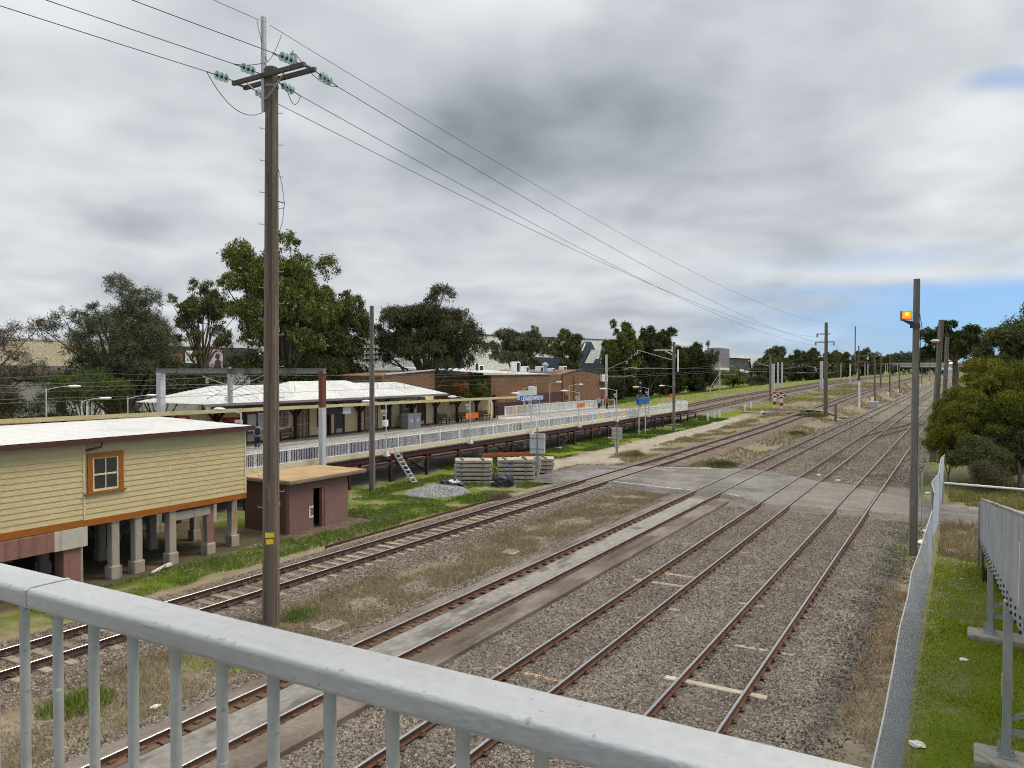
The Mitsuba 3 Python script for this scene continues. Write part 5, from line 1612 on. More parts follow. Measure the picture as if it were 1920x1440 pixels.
mast(-45.4, 105.5, 9.4, 'pale steel mast with one arm at the end of the pastel fence', r=.19, arms=(3.2,))
tk_ = mast(-29.9, 89.8, 10.5, 'timber mast with a white bracket and long arm at the end of the white fence', 'm_pole_grey', .17, arms=(-4.6,))
part(tk_, 'white_bracket', MB().bar((-29.9, 89.8, 9.55), (-32.3, 89.6, 9.55), .12, .12).bar((-29.9, 89.8, 8.9), (-31.0, 89.7, 9.5), .1, .1).box(-29.55, -29.4, 89.9, 90.1, 7.0, 9.6), 'm_white')
mast(-50, 184, 9.2, 'slim pale mast left of the far main track before the shrubs', arms=(3,))
mast(-50.5, 178, 3.2, 'short pale post with a leaning stay beside the slim mast', r=.1)
part('overhead_mast_003', 'stay', MB().bar((-50.5, 178, 3.2), (-49.3, 183, 7.0), .07, .07), 'm_galv')
mast(-32.9, 158, 10.0, 'grey mast with an angled arm behind the crossing signs', 'm_pole_grey', .22, arms=(-4.2,))
mast(-33.4, 163, 8.4, 'broad pale steel mast right behind the crossing signs', 'box', .27)
mast(-47, 236, 9.4, 'left of a pair of pale masts beyond the crossing signs', 'box', .22)
mast(-46.6, 240, 9.4, 'right of a pair of pale masts beyond the crossing signs', 'box', .22, arms=(5,))
mast(-33.2, 224, 9.5, 'double steel mast with arms on both sides left of the distant power pole', 'box', .36, arms=(-5, 2.2))
for y, x, zt, lab in ((372, -47, 9.8, 'far pale mast left of the two track bends'), (286, -33.2, 9.2, 'far broad mast right of the distant power pole'), (345, -33.4, 9.6, 'thin far mast behind the cross armed timber pole'),
                      (430, -33.5, 10.4, 'thin far mast over the climbing track'), (520, -34, 11.0, 'farthest thin mast near the bridge'), (470, -47, 11, 'far left thin mast in front of the tree belt'), (620, -47, 12, 'tiny mast in the far distance')):
    mast(x, y, zt, lab, 'box', .25 if 'broad' in lab else .16)
sg = thing('rail_signal', 'grey round headed signal standing beside the climbing track', 'railway signal')
part(sg, 'post', MB().tube([(-35.2, 330, 2.6), (-35.2, 330, 5.6)], .12, 6), 'm_galv')
part(sg, 'head', MB().cbox((-35.2, 330, 6.4), (1.0, .5, 1.9)).disc((-35.2, 329.6, 7.2), (0, -1, 0), [(0, .55), (.1, .55), (.1, 0)], 12), 'm_lightgrey')
s4 = thing('rail_signal', 'dark signal with two small bright lenses behind the blue panel', 'railway signal')
part(s4, 'post', MB().tube([(-39.2, 103, .4), (-39.2, 103, 5.6)], .09, 6), 'm_dark')
for z in (5.35, 4.2):
    hk = part(s4, 'head', MB().cbox((-39.2, 103, z), (.5, .35, .9)), 'm_dark')
    scene[num(f'{hk}__lens')] = mikit.ply(tm(MB().disc((-39.05, 102.75, z), (.4, -.9, 0), [(0, .12), (.02, .1), (.03, 0)], 10)), 'm_insul')
pt = thing('utility_pole', 'distant timber pole with two long crossarms among the thin masts', 'power pole')
part(pt, 'shaft', pole_mesh(-28, 262, 1.0, 14.6, .24, .18), 'm_pole', smooth=40)
part(pt, 'crossarm', MB().bar((-30.6, 262, 11.3), (-25.2, 262, 11.5), .2, .22), 'm_pole_grey')
part(pt, 'crossarm', MB().bar((-29.4, 262, 9.6), (-25.4, 262, 9.7), .2, .2), 'm_pole_grey')
for x in (-30.4, -25.4):
    part(pt, 'insulator', MB().disc((x, 262, 11.2), (0, 0, -1), [(0, .1), (.1, .3), (.9, .3), (1, .05)], 8), 'm_lightgrey')
wp = thing('marker_post', 'slender post painted black and white in front of the crossarm pole', 'post')
part(wp, 'shaft', MB().tube([(-16.0, 150.8, 2.0), (-16.0, 150.8, 8.2)], .12, 6), 'm_dark')
part(wp, 'white_foot', MB().tube([(-15.95, 150.8, -.4), (-16.0, 150.8, 5.2)], .17, 8), 'm_white')
for x, y, h, lab in ((-16, 179, 10.6, 'dark timber pole with a white foot beside the yard, nearest of a row'), (-16, 218, 10.8, 'dark slim pole in the row along the yard, second'), (-16, 252, 9.4, 'dark slim pole in the row along the yard, third'),
                     (-14.6, 300, 9, 'thin pole in the row along the yard, fourth'), (-14.2, 350, 9.4, 'thin pole in the row along the yard, fifth'), (-13.9, 430, 9.5, 'thin pole in the row along the yard, sixth'), (-19.5, 235, 11.5, 'thin dark pole on the bank between the far tracks')):
    k = thing('row_pole', lab, 'pole')
    part(k, 'shaft', pole_mesh(x, y, -.4 if x > -18 else 1.2, h, .20, .14, (0, 0), 3, 8), 'm_pole', smooth=40)
    if x > -18:
        part(k, 'white_foot', MB().tube([(x - .35, y - .4, -.3), (x - .35, y - .4, 1.5)], .3, 8), 'm_white')
solo('radio_mast', MB().tube([(-62, 560, 0), (-62, 560, 36.0)], .4, 6), 'm_gutter', 'tall thin grey mast standing above the far tree belt', 'mast')
cw = MB()
for x, z in ((-36.6, 6.35), (-36.6, 7.5), (-41.6, 6.35), (-41.6, 7.5)):
    for ya, yb_ in ((100, 158), (158, 224), (224, 286), (286, 345), (345, 430)):
        cw.tube(catenary((x, ya, z + float(zm(ya)) - .7), (x, yb_, z + float(zm(yb_)) - .7), .5 if z > 7 else .05, 10), .014, 3)
    for ya, yb_ in ((-20, 33), (33, 100)):
        cw.tube(catenary((x if x > -40 else -52.5, ya, z - .6), (x if x > -40 else -52.5 if yb_ < 90 else -41.6, yb_, z - .6 if yb_ < 90 else z), .5 if z > 7 else .05, 12), .011, 3)
solo('overhead_wires', cw, 'm_wire_light', 'thin overhead contact wires strung along the electrified tracks', 'overhead wire')
hw = MB()
for z in (5.55, 6.25):
    hw.tube(catenary((-51.5, 8, z), (-45.9, 58, z), .15, 14), .014, 4)
solo('feeder_cables', hw, 'm_wire_light', 'dark cables running along above the awning roof', 'cable')

# ---------------------------------------------------------------- things on the ground
def sleeper_stack(name, cx, cy, rot, rows, lab, seed):
    k = thing('sleeper_stack', lab, 'sleeper stack')
    g = np.random.default_rng(seed)
    z = -.30
    for r in range(rows):
        for j in range(5):
            d = -.62 + .31 * j
            L = 2.45 + .12 * (g.random() - .5)
            b = rbox(-L / 2, L / 2, -.13, .13, 0, .19, .02)
            off = .10 * (g.random() - .5)
            b.apply_translation([off, 0, 0])
            M = trimesh.transformations.rotation_matrix(rot + .03 * (g.random() - .5), [0, 0, 1])
            b.apply_translation([0, d, z])
            b.apply_transform(M)
            b.apply_translation([cx, cy, 0])
            part(k, 'sleeper', b, 'm_sleeper_new')
        z += .19
        if r < rows - 1:
            s = MB()
            for q in (-.75, .65):
                s.cbox((q, 0, z + .0425), (.10, 1.7, .085))
            s = s.mesh()
            s.apply_transform(trimesh.transformations.rotation_matrix(rot, [0, 0, 1]))
            s.apply_translation([cx, cy, 0])
            part(k, 'spacer', s, 'm_pole')
            z += .085
    top = MB()
    for q in (-.8, .55):
        top.cbox((q, -.1, z + .03), (.12, 1.3, .06), .2)
    t = top.mesh()
    t.apply_transform(trimesh.transformations.rotation_matrix(rot, [0, 0, 1]))
    t.apply_translation([cx, cy, 0])
    part(k, 'clips', t, 'm_plate')
    return k


sleeper_stack('a', -28.0, 43.0, .52, 6, 'left stack of old concrete sleepers on the grass', 1)
sleeper_stack('b', -25.75, 44.7, .52, 6, 'right stack of paler sleepers with blue paint marks, behind the dark bags', 2)
sleeper_stack('c', -26.0, 48.0, .52, 5, 'small weathered stack of sleepers behind the grey box post', 3)
pt_ = MB()
for x, z in ((-25.3, 1.0), (-25.2, .52)):
    pt_.cbox((-25.75 + .778 * math.sin(.52) - .3, 44.7 - .778 * math.cos(.52) - .18, z), (.36, .01, .09), .52)
solo('paint_mark', pt_, 'm_signblue', 'blue spray marks on the front of the right sleeper stack', 'paint mark')
ro = thing('rusty_pipe', 'orange rusted steel channel lying across the tops of the two sleeper stacks', 'steel channel')
part(ro, 'web', MB().bar((-28.6, 45.0, 1.22), (-25.8, 47.1, 1.28), .55, .05), 'm_rust_orange')
part(ro, 'flange', MB().bar((-28.45, 44.75, 1.30), (-25.65, 46.85, 1.36), .05, .2).bar((-28.75, 45.25, 1.30), (-25.95, 47.35, 1.36), .05, .2), 'm_rust_orange')


def lump(cx, cy, cz, sx, sy, sz, seed, sub=3, amp=.45):
    m = trimesh.creation.icosphere(subdivisions=sub)
    v = m.vertices
    nz = meshkit.fbm(v * 1.6 + seed * 7.3, 4, seed) - .5
    v = v * (1 + amp * 2 * nz[:, None])
    v = v * np.array([sx, sy, sz]) + np.array([cx, cy, cz])
    v[:, 2] = np.maximum(v[:, 2], cz - sz * .55)
    return trimesh.Trimesh(v, m.faces, process=False)


bg = thing('rubbish_bag', 'black and navy tarpaulin bundle in front of the right sleeper stack', 'tarpaulin')
part(bg, 'wrap', lump(-25.55, 42.35, .0, .62, .45, .46, 3, 4, .35), 'm_tarp', smooth=True)
part(bg, 'blue_end', lump(-25.05, 42.6, .02, .33, .36, .46, 8, 3, .3), 'm_cloth_navy', smooth=True)
part(bg, 'white_edge', MB().cbox((-25.9, 42.05, .02), (.3, .06, .05), .4), 'm_white')
b2 = thing('rubbish_bag', 'black and white plastic heap beside the left sleeper stack', 'plastic bag')
part(b2, 'black_plastic', lump(-28.35, 41.1, -.18, .85, .5, .30, 5, 4, .5), 'm_tarp', smooth=True)
part(b2, 'white_plastic', lump(-28.15, 40.95, -.02, .42, .25, .17, 6, 3, .5), 'm_white', smooth=True)
solo('cable_heap', MB().tube([(-24.0 + .45 * math.cos(t * 1.7) * (1 - .02 * t), 45.4 + .4 * math.sin(t * 2.3), -.22 + .1 * abs(math.sin(t * 3.1))) for t in np.linspace(0, 22, 120)], .03, 5), 'm_dark', 'tangle of dark cable at the foot of the grey box post', 'cable')


def box_post(x, y, zt, lab, w=1.0, h=1.15):
    k = thing('signal_box_post', lab, 'signal cabinet')
    a = .30
    d = np.array([math.cos(a), math.sin(a), 0])
    n_ = np.array([math.sin(a), -math.cos(a), 0])
    part(k, 'post', MB().tube([(x, y, -.5), (x, y, zt - h - .2)], .11, 8).cbox((x, y, zt - h - .55), (.42, .3, .6), a).cbox((x, y, .7), (.3, .25, .4), a), 'm_galv')
    part(k, 'cabinet', MB().cbox((x, y, zt - h / 2), (w, .22, h), a), 'm_lightgrey' if zt > 2.5 else 'm_galv')
    c = np.array([x, y, 0]) + n_ * .125
    rb = MB()
    for zz in (zt - .3, zt - h + .3):
        rb.cbox((c[0], c[1], zz), (w, .03, .05), a)
    rb.cbox((c[0], c[1], zt - h / 2 - .3), (.07, .06, h + 1.4), a)
    part(k, 'rear_frame', rb, 'm_gutter')


box_post(-24.3, 45.05, 2.95, 'grey signal cabinet on a post beside the sleeper stacks', 1.0, 1.3)
box_post(-26.3, 63.5, 2.1, 'smaller grey signal cabinet on a post by the gravel path', .9, 1.0)
ld = thing('step_ladder', 'aluminium ladder with a hand rail leaning from the grass up to the white fence', 'ladder')
for dx in (-.25, .25):
    part(ld, 'stile', MB().bar((-31.1, 40.75 + dx, -.35), (-32.15, 40.0 + dx, 1.75), .05, .09), 'm_lightgrey')
for i, t in enumerate(np.linspace(.08, .95, 8)):
    c = np.array([-31.1 - 1.05 * t, 40.75 - .75 * t, -.35 + 2.1 * t])
    part(ld, 'tread', MB().cbox(c, (.20, .50, .035)), 'm_lightgrey')
part(ld, 'handrail', MB().tube([(-31.8, 39.85, 1.1), (-32.2, 39.5, 2.75), (-32.4, 39.3, 2.9)], .02, 6).tube([(-31.8, 40.4, 1.1), (-32.0, 40.3, 1.95)], .02, 6), 'm_galv')

for x, y in ((-31.4, 108.9), (-31.5, 113), (-31.6, 116.1), (-31.9, 133.2), (-32.2, 139.2)):
    pass
labs_ = ('white marker peg nearest to the trestle end', 'second white marker peg beyond the trestle', 'third white marker peg beyond the trestle', 'white marker peg left of the concrete pipe', 'white marker peg nearest the crossing signs')
for (x, y), lab in zip(((-30.6, 106.5), (-30.9, 111), (-31.1, 114.4), (-31.4, 131), (-31.8, 137)), labs_):
    z = float(ground_z(x, y))
    solo('marker_peg', MB().box(x - .09, x + .09, y - .09, y + .09, z - .2, z + 1.05).box(x - .1, x + .1, y - .1, y + .1, z + 1.05, z + 1.08), 'm_white', lab, 'marker post')
pi_ = thing('concrete_pipe', 'pale concrete drain pipe end in the bank below the crossing signs', 'drain pipe')
pm = MB().disc((-26.6, 123.5, .05), (.35, -.94, 0), [(-1.8, .62), (.1, .62), (.1, .40), (-1.7, .36)], 20)
part(pi_, 'pipe', pm, 'm_concrete_pale', smooth=30)
part(pi_, 'headwall', MB().cbox((-26.9, 124.3, .0), (2.0, .3, 1.3), .36), 'm_concrete_pale')
part(pi_, 'bore', MB().disc((-26.6, 123.5, .05), (.35, -.94, 0), [(.02, .36), (.02, 0)], 16), 'm_black_inside')


def cross_sign(x, y, zb, lab, s=1.0):
    k = thing('crossing_sign', lab, 'crossing sign')
    a = .33

    def at_(u, v, d=0):
        return np.array([x, y, zb]) + np.array([math.cos(a), math.sin(a), 0]) * u * s + np.array([math.sin(a), -math.cos(a), 0]) * d + np.array([0, 0, v * s])
    R = lambda u0, u1, v0, v1, d: MB().add([at_(u0, v0, d), at_(u1, v0, d), at_(u1, v1, d), at_(u0, v1, d), at_(u0, v0, d - .04), at_(u1, v0, d - .04), at_(u1, v1, d - .04), at_(u0, v1, d - .04)],
                                           [(0, 1, 2, 3), (5, 4, 7, 6), (3, 2, 6, 7), (4, 5, 1, 0), (1, 5, 6, 2), (4, 0, 3, 7)])
    part(k, 'red_board', R(-.85, .85, 2.2, 3.4, 0), 'm_signred')
    xm = MB()
    for sg_ in (1, -1):
        xm.add([at_(-.78, 2.8 - sg_ * .5 - .12, .02), at_(.78, 2.8 + sg_ * .5 - .12, .02), at_(.78, 2.8 + sg_ * .5 + .12, .02), at_(-.78, 2.8 - sg_ * .5 + .12, .02)], [(0, 1, 2, 3)])
    part(k, 'white_cross', xm, 'm_white')
    part(k, 'white_board', R(-.36, .36, 0, 2.18, 0), 'm_offwhite')
    part(k, 'red_disc', MB().disc(at_(0, .95, .03), at_(0, 0, 1) - at_(0, 0, 0), [(0, .32), (.01, .32), (.012, 0)], 14), 'm_signred')
    part(k, 'post', MB().tube([at_(0, -.5, -.1), at_(0, 3.3, -.1)], .06, 6), 'm_galv')


cross_sign(-26.6, 136.5, .55, 'nearer red and white crossbuck level crossing sign', .80)
cross_sign(-28.3, 139.5, .62, 'second red and white crossbuck sign just behind and left of the first', .78)
solo('stump_post', B(-15.8, -15.5, 118.6, 118.9, -.4, 2.2), 'm_pole_grey', 'short square timber post right of the distant power pole', 'post')
solo('relay_box', rbox(-15.6, -13.9, 162, 163.5, -.4, 1.1, .05), 'm_galv', 'low grey relay cabinet behind the black and white post', 'cabinet')

# road bridge far along the line
rb = thing('road_bridge', 'low grey road bridge crossing the line in the far distance', 'bridge')
part(rb, 'deck', B(-75, 20, 650, 656, 9.0, 11.2), 'm_concrete_pale')
part(rb, 'parapet', B(-75, 20, 649.6, 650, 11.2, 12.3), 'm_galv')
for x in (-60, -46, -30, -16, -3, 8):
    part(rb, 'pier', B(x - .8, x + .8, 651, 655, -1, 9), 'm_concrete')

# ---------------------------------------------------------------- buildings behind the station
bb = thing('brick_factory', 'long brown brick factory wall with a gable and patched graffiti paint beyond the platform', 'factory')
part(bb, 'wall', MB().box(-75, -58, 93.6, 116.2, -.5, 6.42), 'm_brick_far')
gv = [(-57.9, 116.2), (-57.9, 134.6)]
gm = MB().add([(-57.95, 116.2, -.5), (-57.95, 134.6, -.5), (-57.95, 134.6, 6.2), (-57.95, 123.8, 7.2), (-57.95, 116.2, 6.42), (-75, 116.2, 6.42), (-75, 123.8, 7.2), (-75, 134.6, 6.2), (-75, 134.6, -.5)],
              [(0, 1, 2), (0, 2, 3), (0, 3, 4), (4, 3, 6), (4, 6, 5), (3, 2, 7), (3, 7, 6), (1, 8, 7), (1, 7, 2)])
part(bb, 'gable_wall', gm, 'm_brick_far')
part(bb, 'gable_cap', MB().bar((-57.95, 116.1, 6.48), (-57.95, 123.8, 7.28), .3, .12).bar((-57.95, 123.8, 7.28), (-57.95, 134.8, 6.26), .3, .12), 'm_charcoal')
for y in (116.2, 120.6, 132.7):
    part(bb, 'pier', B(-57.96, -57.80, y - .12, y + .12, -.4, 6.4), 'm_brick_far')
part(bb, 'roof', MB().add([(-57.8, 91.2, 6.75), (-57.8, 112, 6.45), (-74, 112, 7.4), (-74, 91.2, 7.6), (-57.8, 91.2, 6.45), (-57.8, 112, 6.40)], [(0, 1, 2, 3), (4, 5, 1, 0)]), 'm_roof_white')
part(bb, 'back_roof', B(-75, -60, 112, 134, 6.4, 6.9), 'm_gutter')
part(bb, 'painted_patch', MB().box(-57.99, -57.93, 101.0, 106.2, 2.6, 4.0).box(-57.99, -57.93, 104.4, 107.2, 2.6, 4.6), 'm_lightgrey')
part(bb, 'painted_patch', MB().box(-57.99, -57.935, 107.6, 118.4, 2.1, 3.5), 'm_maroon')
part(bb, 'painted_patch', MB().box(-57.99, -57.94, 94, 106, -.2, 2.4), 'm_brown_beam')
part(bb, 'end_wall_vent', B(-57.9, -57.4, 131.5, 134.2, 5.0, 6.3), 'm_offwhite')
for i, (x, y, w, h) in enumerate(((-66, 101.5, 1.3, 1.5), (-68, 106, 1.5, 1.2), (-62, 107.5, 1.5, 1.7), (-62, 110.6, 1.1, 1.0), (-62, 115.5, 1.2, 1.0), (-61, 117.9, .7, .7), (-62, 124.5, 1.3, 1.1))):
    k = part(bb, 'roof_unit', rbox(x - .5, x + .5, y - w / 2, y + w / 2, 6.4, 6.75 + h, .05), 'm_white')
    scene[num(f'{k}__grille')] = mikit.ply(tm(B(x + .5, x + .52, y - w * .33, y + w * .33, 6.85, 6.6 + h)), 'm_dark')
part(bb, 'roof_vent', MB().disc((-64, 121.5, 6.8), (0, 0, 1), [(0, .35), (1.0, .35), (1.1, .6), (1.5, .5), (1.7, 0)], 10), 'm_galv')
b2_ = thing('brick_building', 'smaller orange brown brick building with one dark window left of the round tree', 'building')
wv = MB().add([(-58, 69.7, -.5), (-58, 80, -.5), (-58, 80, 7.1), (-58, 69.7, 6.55), (-72, 69.7, -.5), (-72, 80, -.5), (-72, 80, 7.1), (-72, 69.7, 6.55)], [(0, 1, 2, 3), (4, 0, 3, 7), (3, 2, 6, 7), (1, 5, 6, 2)])
part(b2_, 'wall', wv, 'm_brick_far')
part(b2_, 'roof_edge', MB().bar((-57.95, 70.2, 6.66), (-57.95, 80, 7.18), .3, .16), 'm_lightgrey')
wk = part(b2_, 'window', B(-58.02, -57.96, 72.1, 73.3, 4.3, 5.7), 'm_gutter')
scene[num(f'{wk}__pane')] = mikit.ply(tm(B(-57.96, -57.95, 72.2, 73.2, 4.4, 5.6)), 'm_glass_dark')
part(b2_, 'vent_pipe', MB().tube([(-57.85, 70.9, 3.9), (-57.85, 70.9, 5.6)], .06, 6), 'm_offwhite')
lb = thing('cream_warehouse', 'cream and grey warehouse with a rusty brown doorway behind the trees at the far left', 'warehouse')
part(lb, 'upper_wall', MB().box(-110, -80.05, 30, 52, 7.6, 10.1), 'm_cream_bldg')
part(lb, 'grey_band', MB().box(-110, -79.9, 41, 52, 6.2, 7.6), 'm_gutter')
part(lb, 'lower_wall', MB().box(-110, -80.2, 30, 52, -.5, 7.6), 'm_charcoal')
for y in (46.0, 47.9, 49.7):
    part(lb, 'white_pilaster', B(-80.2, -79.9, y - .14, y + .14, 1.2, 6.2), 'm_white')
for y in (46.9, 48.8):
    part(lb, 'window', B(-80.2, -80.05, y - .75, y + .75, 2.0, 6.1), 'm_lightgrey')
part(lb, 'rusty_door', B(-80.2, -80.0, 37.8, 40.2, 1.2, 5.8), 'm_rust_orange')
part(lb, 'panel', B(-80.2, -80.0, 40.6, 44.8, .4, 6.0), 'm_galv')
part(lb, 'parapet', B(-110, -80.0, 30, 52, 10.1, 10.3), 'm_lightgrey')
ds = thing('dark_shop_building', 'dark grey shop building with signs and a pale portrait poster, seen above the gantry beam', 'shop')
part(ds, 'fascia', B(-104, -92.2, 62, 82, 7.6, 10.4), 'm_charcoal')
part(ds, 'lower_wall', B(-104, -92.6, 62, 82, -.5, 7.6), 'm_galv')
for y in (72.2, 74.6, 76.6):
    part(ds, 'column', B(-92.6, -92.1, y - .4, y + .4, -.5, 7.6), 'm_lightgrey')
part(ds, 'red_window', B(-92.6, -92.45, 73.1, 74.3, 4.2, 6.4), 'm_signred')
part(ds, 'upper_store', B(-120, -98, 70, 90, 8, 11.6), 'm_warehouse')
sg1 = thing('shop_sign', 'white shop sign with two lines of black lettering on the dark building', 'sign')
part(sg1, 'board', B(-92.2, -92.1, 69.1, 71.4, 8.1, 9.8), 'm_white')
board_text(sg1, 'Photo', .5, 70.25, 9.3, -92.1, 'm_dark', True, 1.9)
board_text(sg1, 'Video', .5, 70.25, 8.55, -92.1, 'm_dark', True, 1.9)
solo('shop_banner', B(-92.2, -92.1, 64.5, 68.6, 8.3, 9.3), 'm_rust_orange', 'orange shop banner left of the white sign, mostly behind leaves', 'sign')
po = thing('portrait_poster', 'pale mauve poster of a person on the dark building right of the white sign', 'poster')
part(po, 'sheet', B(-92.2, -92.1, 72.9, 75.3, 7.4, 10.1), 'm_poster')
part(po, 'figure', MB().add([(-92.09, 73.7, 7.4), (-92.09, 75.1, 7.4), (-92.09, 74.9, 8.4), (-92.09, 74.5, 8.8), (-92.09, 74.0, 8.5)], [(0, 1, 2), (0, 2, 3), (0, 3, 4)]).disc((-92.09, 74.4, 9.1), (1, 0, 0), [(0, .42), (.005, .42), (.006, 0)], 12), 'm_charcoal')
FINS = [[(245.9, 9.8), (252.2, 17.2), (258.7, 17.4), (262.9, 14.3), (256.2, 9.9)], [(265.5, 9.6), (270.8, 17.3), (273.4, 17.4), (273.5, 9.7)], [(252.2, 9.5), (257.9, 14.4), (265.8, 14.6), (259.9, 9.6)], [((246.4, 10.2), (253.0, 16.8)), ((266.4, 9.8), (270.2, 14.9))]]
wh = thing('white_warehouse', 'huge pale warehouse with navy slanted cladding behind the gum trees', 'warehouse')
part(wh, 'main_hall', MB().add([(-118, 172, -.5), (-118, 274, -.5), (-118, 274, 18.6), (-118, 172, 16.9), (-190, 172, -.5), (-190, 172, 16.9), (-190, 274, 18.6), (-190, 274, -.5)], [(0, 1, 2, 3), (4, 0, 3, 5), (3, 2, 6, 5), (1, 7, 6, 2)]), 'm_warehouse')
part(wh, 'eave_line', MB().bar((-117.9, 172, 15.2), (-117.9, 197, 14.2), .2, .3).bar((-117.9, 172, 16.9), (-117.9, 274, 18.6), .3, .3), 'm_navy')
part(wh, 'navy_base', MB().box(-118.4, -117.4, 214, 300, -.5, 11.2), 'm_navy')
for pts in FINS[:2]:
    part(wh, 'slanted_fin', MB().add([(-117.3, y, z) for y, z in pts] + [(-117.9, y, z) for y, z in pts], [(0, k, k + 1) for k in range(1, len(pts) - 1)]), 'm_navy')
part(wh, 'skylight_panel', MB().add([(-117.0, y, z) for y, z in FINS[2]], [(0, 1, 2), (0, 2, 3)]), 'm_lightgrey')
for a, b in FINS[3]:
    part(wh, 'white_stripe', MB().bar((-117.0, *a), (-117.0, *b), .1, .45, up=(1, 0, 0)), 'm_white')
part(wh, 'navy_gable', MB().add([(-117.6, 162, -.5), (-117.6, 176, -.5), (-117.6, 176, 9.6), (-117.6, 167, 15.5), (-117.6, 162, 15.5)], [(0, 1, 2), (0, 2, 3), (0, 3, 4)]), 'm_navy')
w2 = thing('angular_hall', 'grey wedge ended hall with a long flat roof at the end of the tree belt', 'hall')
part(w2, 'wedge_end', MB().add([(-84, 303, -.5), (-84, 324, -.5), (-84, 324, 15.8), (-84, 309, 16.0), (-90, 306, -.5), (-90, 312, 16), (-90, 324, 15.8)], [(0, 1, 2, 3), (4, 0, 3, 5), (3, 2, 6, 5)]), 'm_gutter')
part(w2, 'long_wall', B(-110, -86, 325, 380, -.5, 12.3), 'm_charcoal')
part(w2, 'roof_edge', B(-110, -85.5, 325, 392, 12.3, 13.4), 'm_white')
part(w2, 'pale_end', MB().add([(-85.4, 372, 3), (-85.4, 392, 3), (-85.4, 392, 12.6), (-85.4, 366, 12.6)], [(0, 1, 2, 3)]), 'm_warehouse')
for i, y in enumerate((306, 330, 348)):
    part(w2, 'white_canopy', B(-84.8, -83, y, y + 14, 7.0 - .6 * i, 7.9 - .6 * i), 'm_white')

# ---------------------------------------------------------------- trees
def leaf_mesh(C, A, W, cols):
    v = np.stack([C - A, C + W * 1.5, C + A], 1)
    return trimesh.Trimesh(v.reshape(-1, 3), np.arange(3 * len(C)).reshape(-1, 3), process=False), np.repeat(cols, 3, 0)


def foliage(g, blobs, n, ll, lw, ca, cb, droop=.3, shell=.55, sub=26, hue=.2):
    """Leaves gathered in sprays through the blobs [(centre, radii)]; the sprays thin out towards the inside."""
    blobs = [(np.asarray(c, float), np.asarray(r, float)) for c, r in blobs]
    vol = np.array([np.prod(r) ** .75 for _, r in blobs])
    cnt = np.maximum(1, (vol / vol.sum() * n / sub)).astype(int)
    SC, SR = [], []
    for (c, r), k in zip(blobs, cnt):
        d = g.normal(size=(k, 3))
        d /= np.linalg.norm(d, axis=1, keepdims=True)
        d[:, 2] = np.where((d[:, 2] < -.35) & (g.random(k) < .6), -d[:, 2], d[:, 2])
        q = shell + (1.06 - shell) * g.random(k) ** .6
        SC.append(c + d * r * q[:, None])
        SR.append(np.full(k, .18 * r.mean() + .10))
    SC, SR = np.vstack(SC), np.concatenate(SR)
    m = len(SC)
    C = np.repeat(SC, sub, 0) + g.normal(size=(m * sub, 3)) * np.repeat(SR, sub)[:, None] * .62
    N = len(C)
    A = g.normal(size=(N, 3))
    A[:, 2] -= droop * 2.0
    A /= np.linalg.norm(A, axis=1, keepdims=True)
    W = np.cross(A, g.normal(size=(N, 3)))
    W /= np.linalg.norm(W, axis=1, keepdims=True) + 1e-9
    s = (.65 + .7 * g.random(N))[:, None]
    t = np.clip(np.repeat(g.random(m), sub)[:, None] * .65 + .35 * g.random((N, 1)), 0, 1)
    col = np.array(ca) * (1 - t) + np.array(cb) * t
    col = col * (1 + hue * (g.random((N, 1)) - .5))
    return leaf_mesh(C, A * ll * s / 2, W * lw * s / 2, col)


def limbs(g, base, r0, tips, fork, bend=.12, sides=7):
    """Trunk from base to the fork, then one tapering limb to every tip."""
    base, fork = np.asarray(base, float), np.asarray(fork, float)
    m = MB()
    k = 7
    t = np.linspace(0, 1, k)[:, None]
    wob = g.normal(size=(k, 3)) * [bend, bend, 0] * np.sin(np.pi * t)
    m.tube(base + (fork - base) * t + wob, np.linspace(r0 * 1.15, r0 * .72, k), sides + 3)
    for tip in tips:
        tip = np.asarray(tip, float)
        L = np.linalg.norm(tip - fork)
        mid = fork + (tip - fork) * .5 + np.array([0, 0, .10 * L]) + g.normal(size=3) * bend * L * .35
        p = np.array([fork - [0, 0, .2 * r0], fork + (mid - fork) * .55 + g.normal(size=3) * bend * .15 * L, mid, mid + (tip - mid) * .6, tip])
        m.tube(p, r0 * np.array([.55, .42, .30, .18, .07]), sides, cap=False)
    return m


def make_blobs(g, c, r, n, size=(.26, .40), flat=.8, top=.25, gap=0.0):
    out = []
    for i in range(n):
        d = g.normal(size=3)
        d /= np.linalg.norm(d)
        if d[2] < -top:
            d[2] *= -.6
        q = (.35 + .55 * g.random())
        s = size[0] + (size[1] - size[0]) * g.random()
        rr = np.array(r) * s
        rr[2] = max(rr[2] * flat, .4)
        rr[:2] = np.maximum(rr[:2], .4)
        out.append((np.array(c) + d * np.array(r) * q, rr))
    return out


GUM = ((.070, .085, .036), (.185, .190, .080))
GUMG = ((.075, .100, .028), (.205, .225, .070))
CAS = ((.070, .082, .050), (.165, .180, .110))
DRK = ((.040, .055, .026), (.115, .135, .058))
WAT = ((.034, .056, .012), (.120, .140, .026))
GRY = ((.075, .088, .050), (.180, .190, .110))


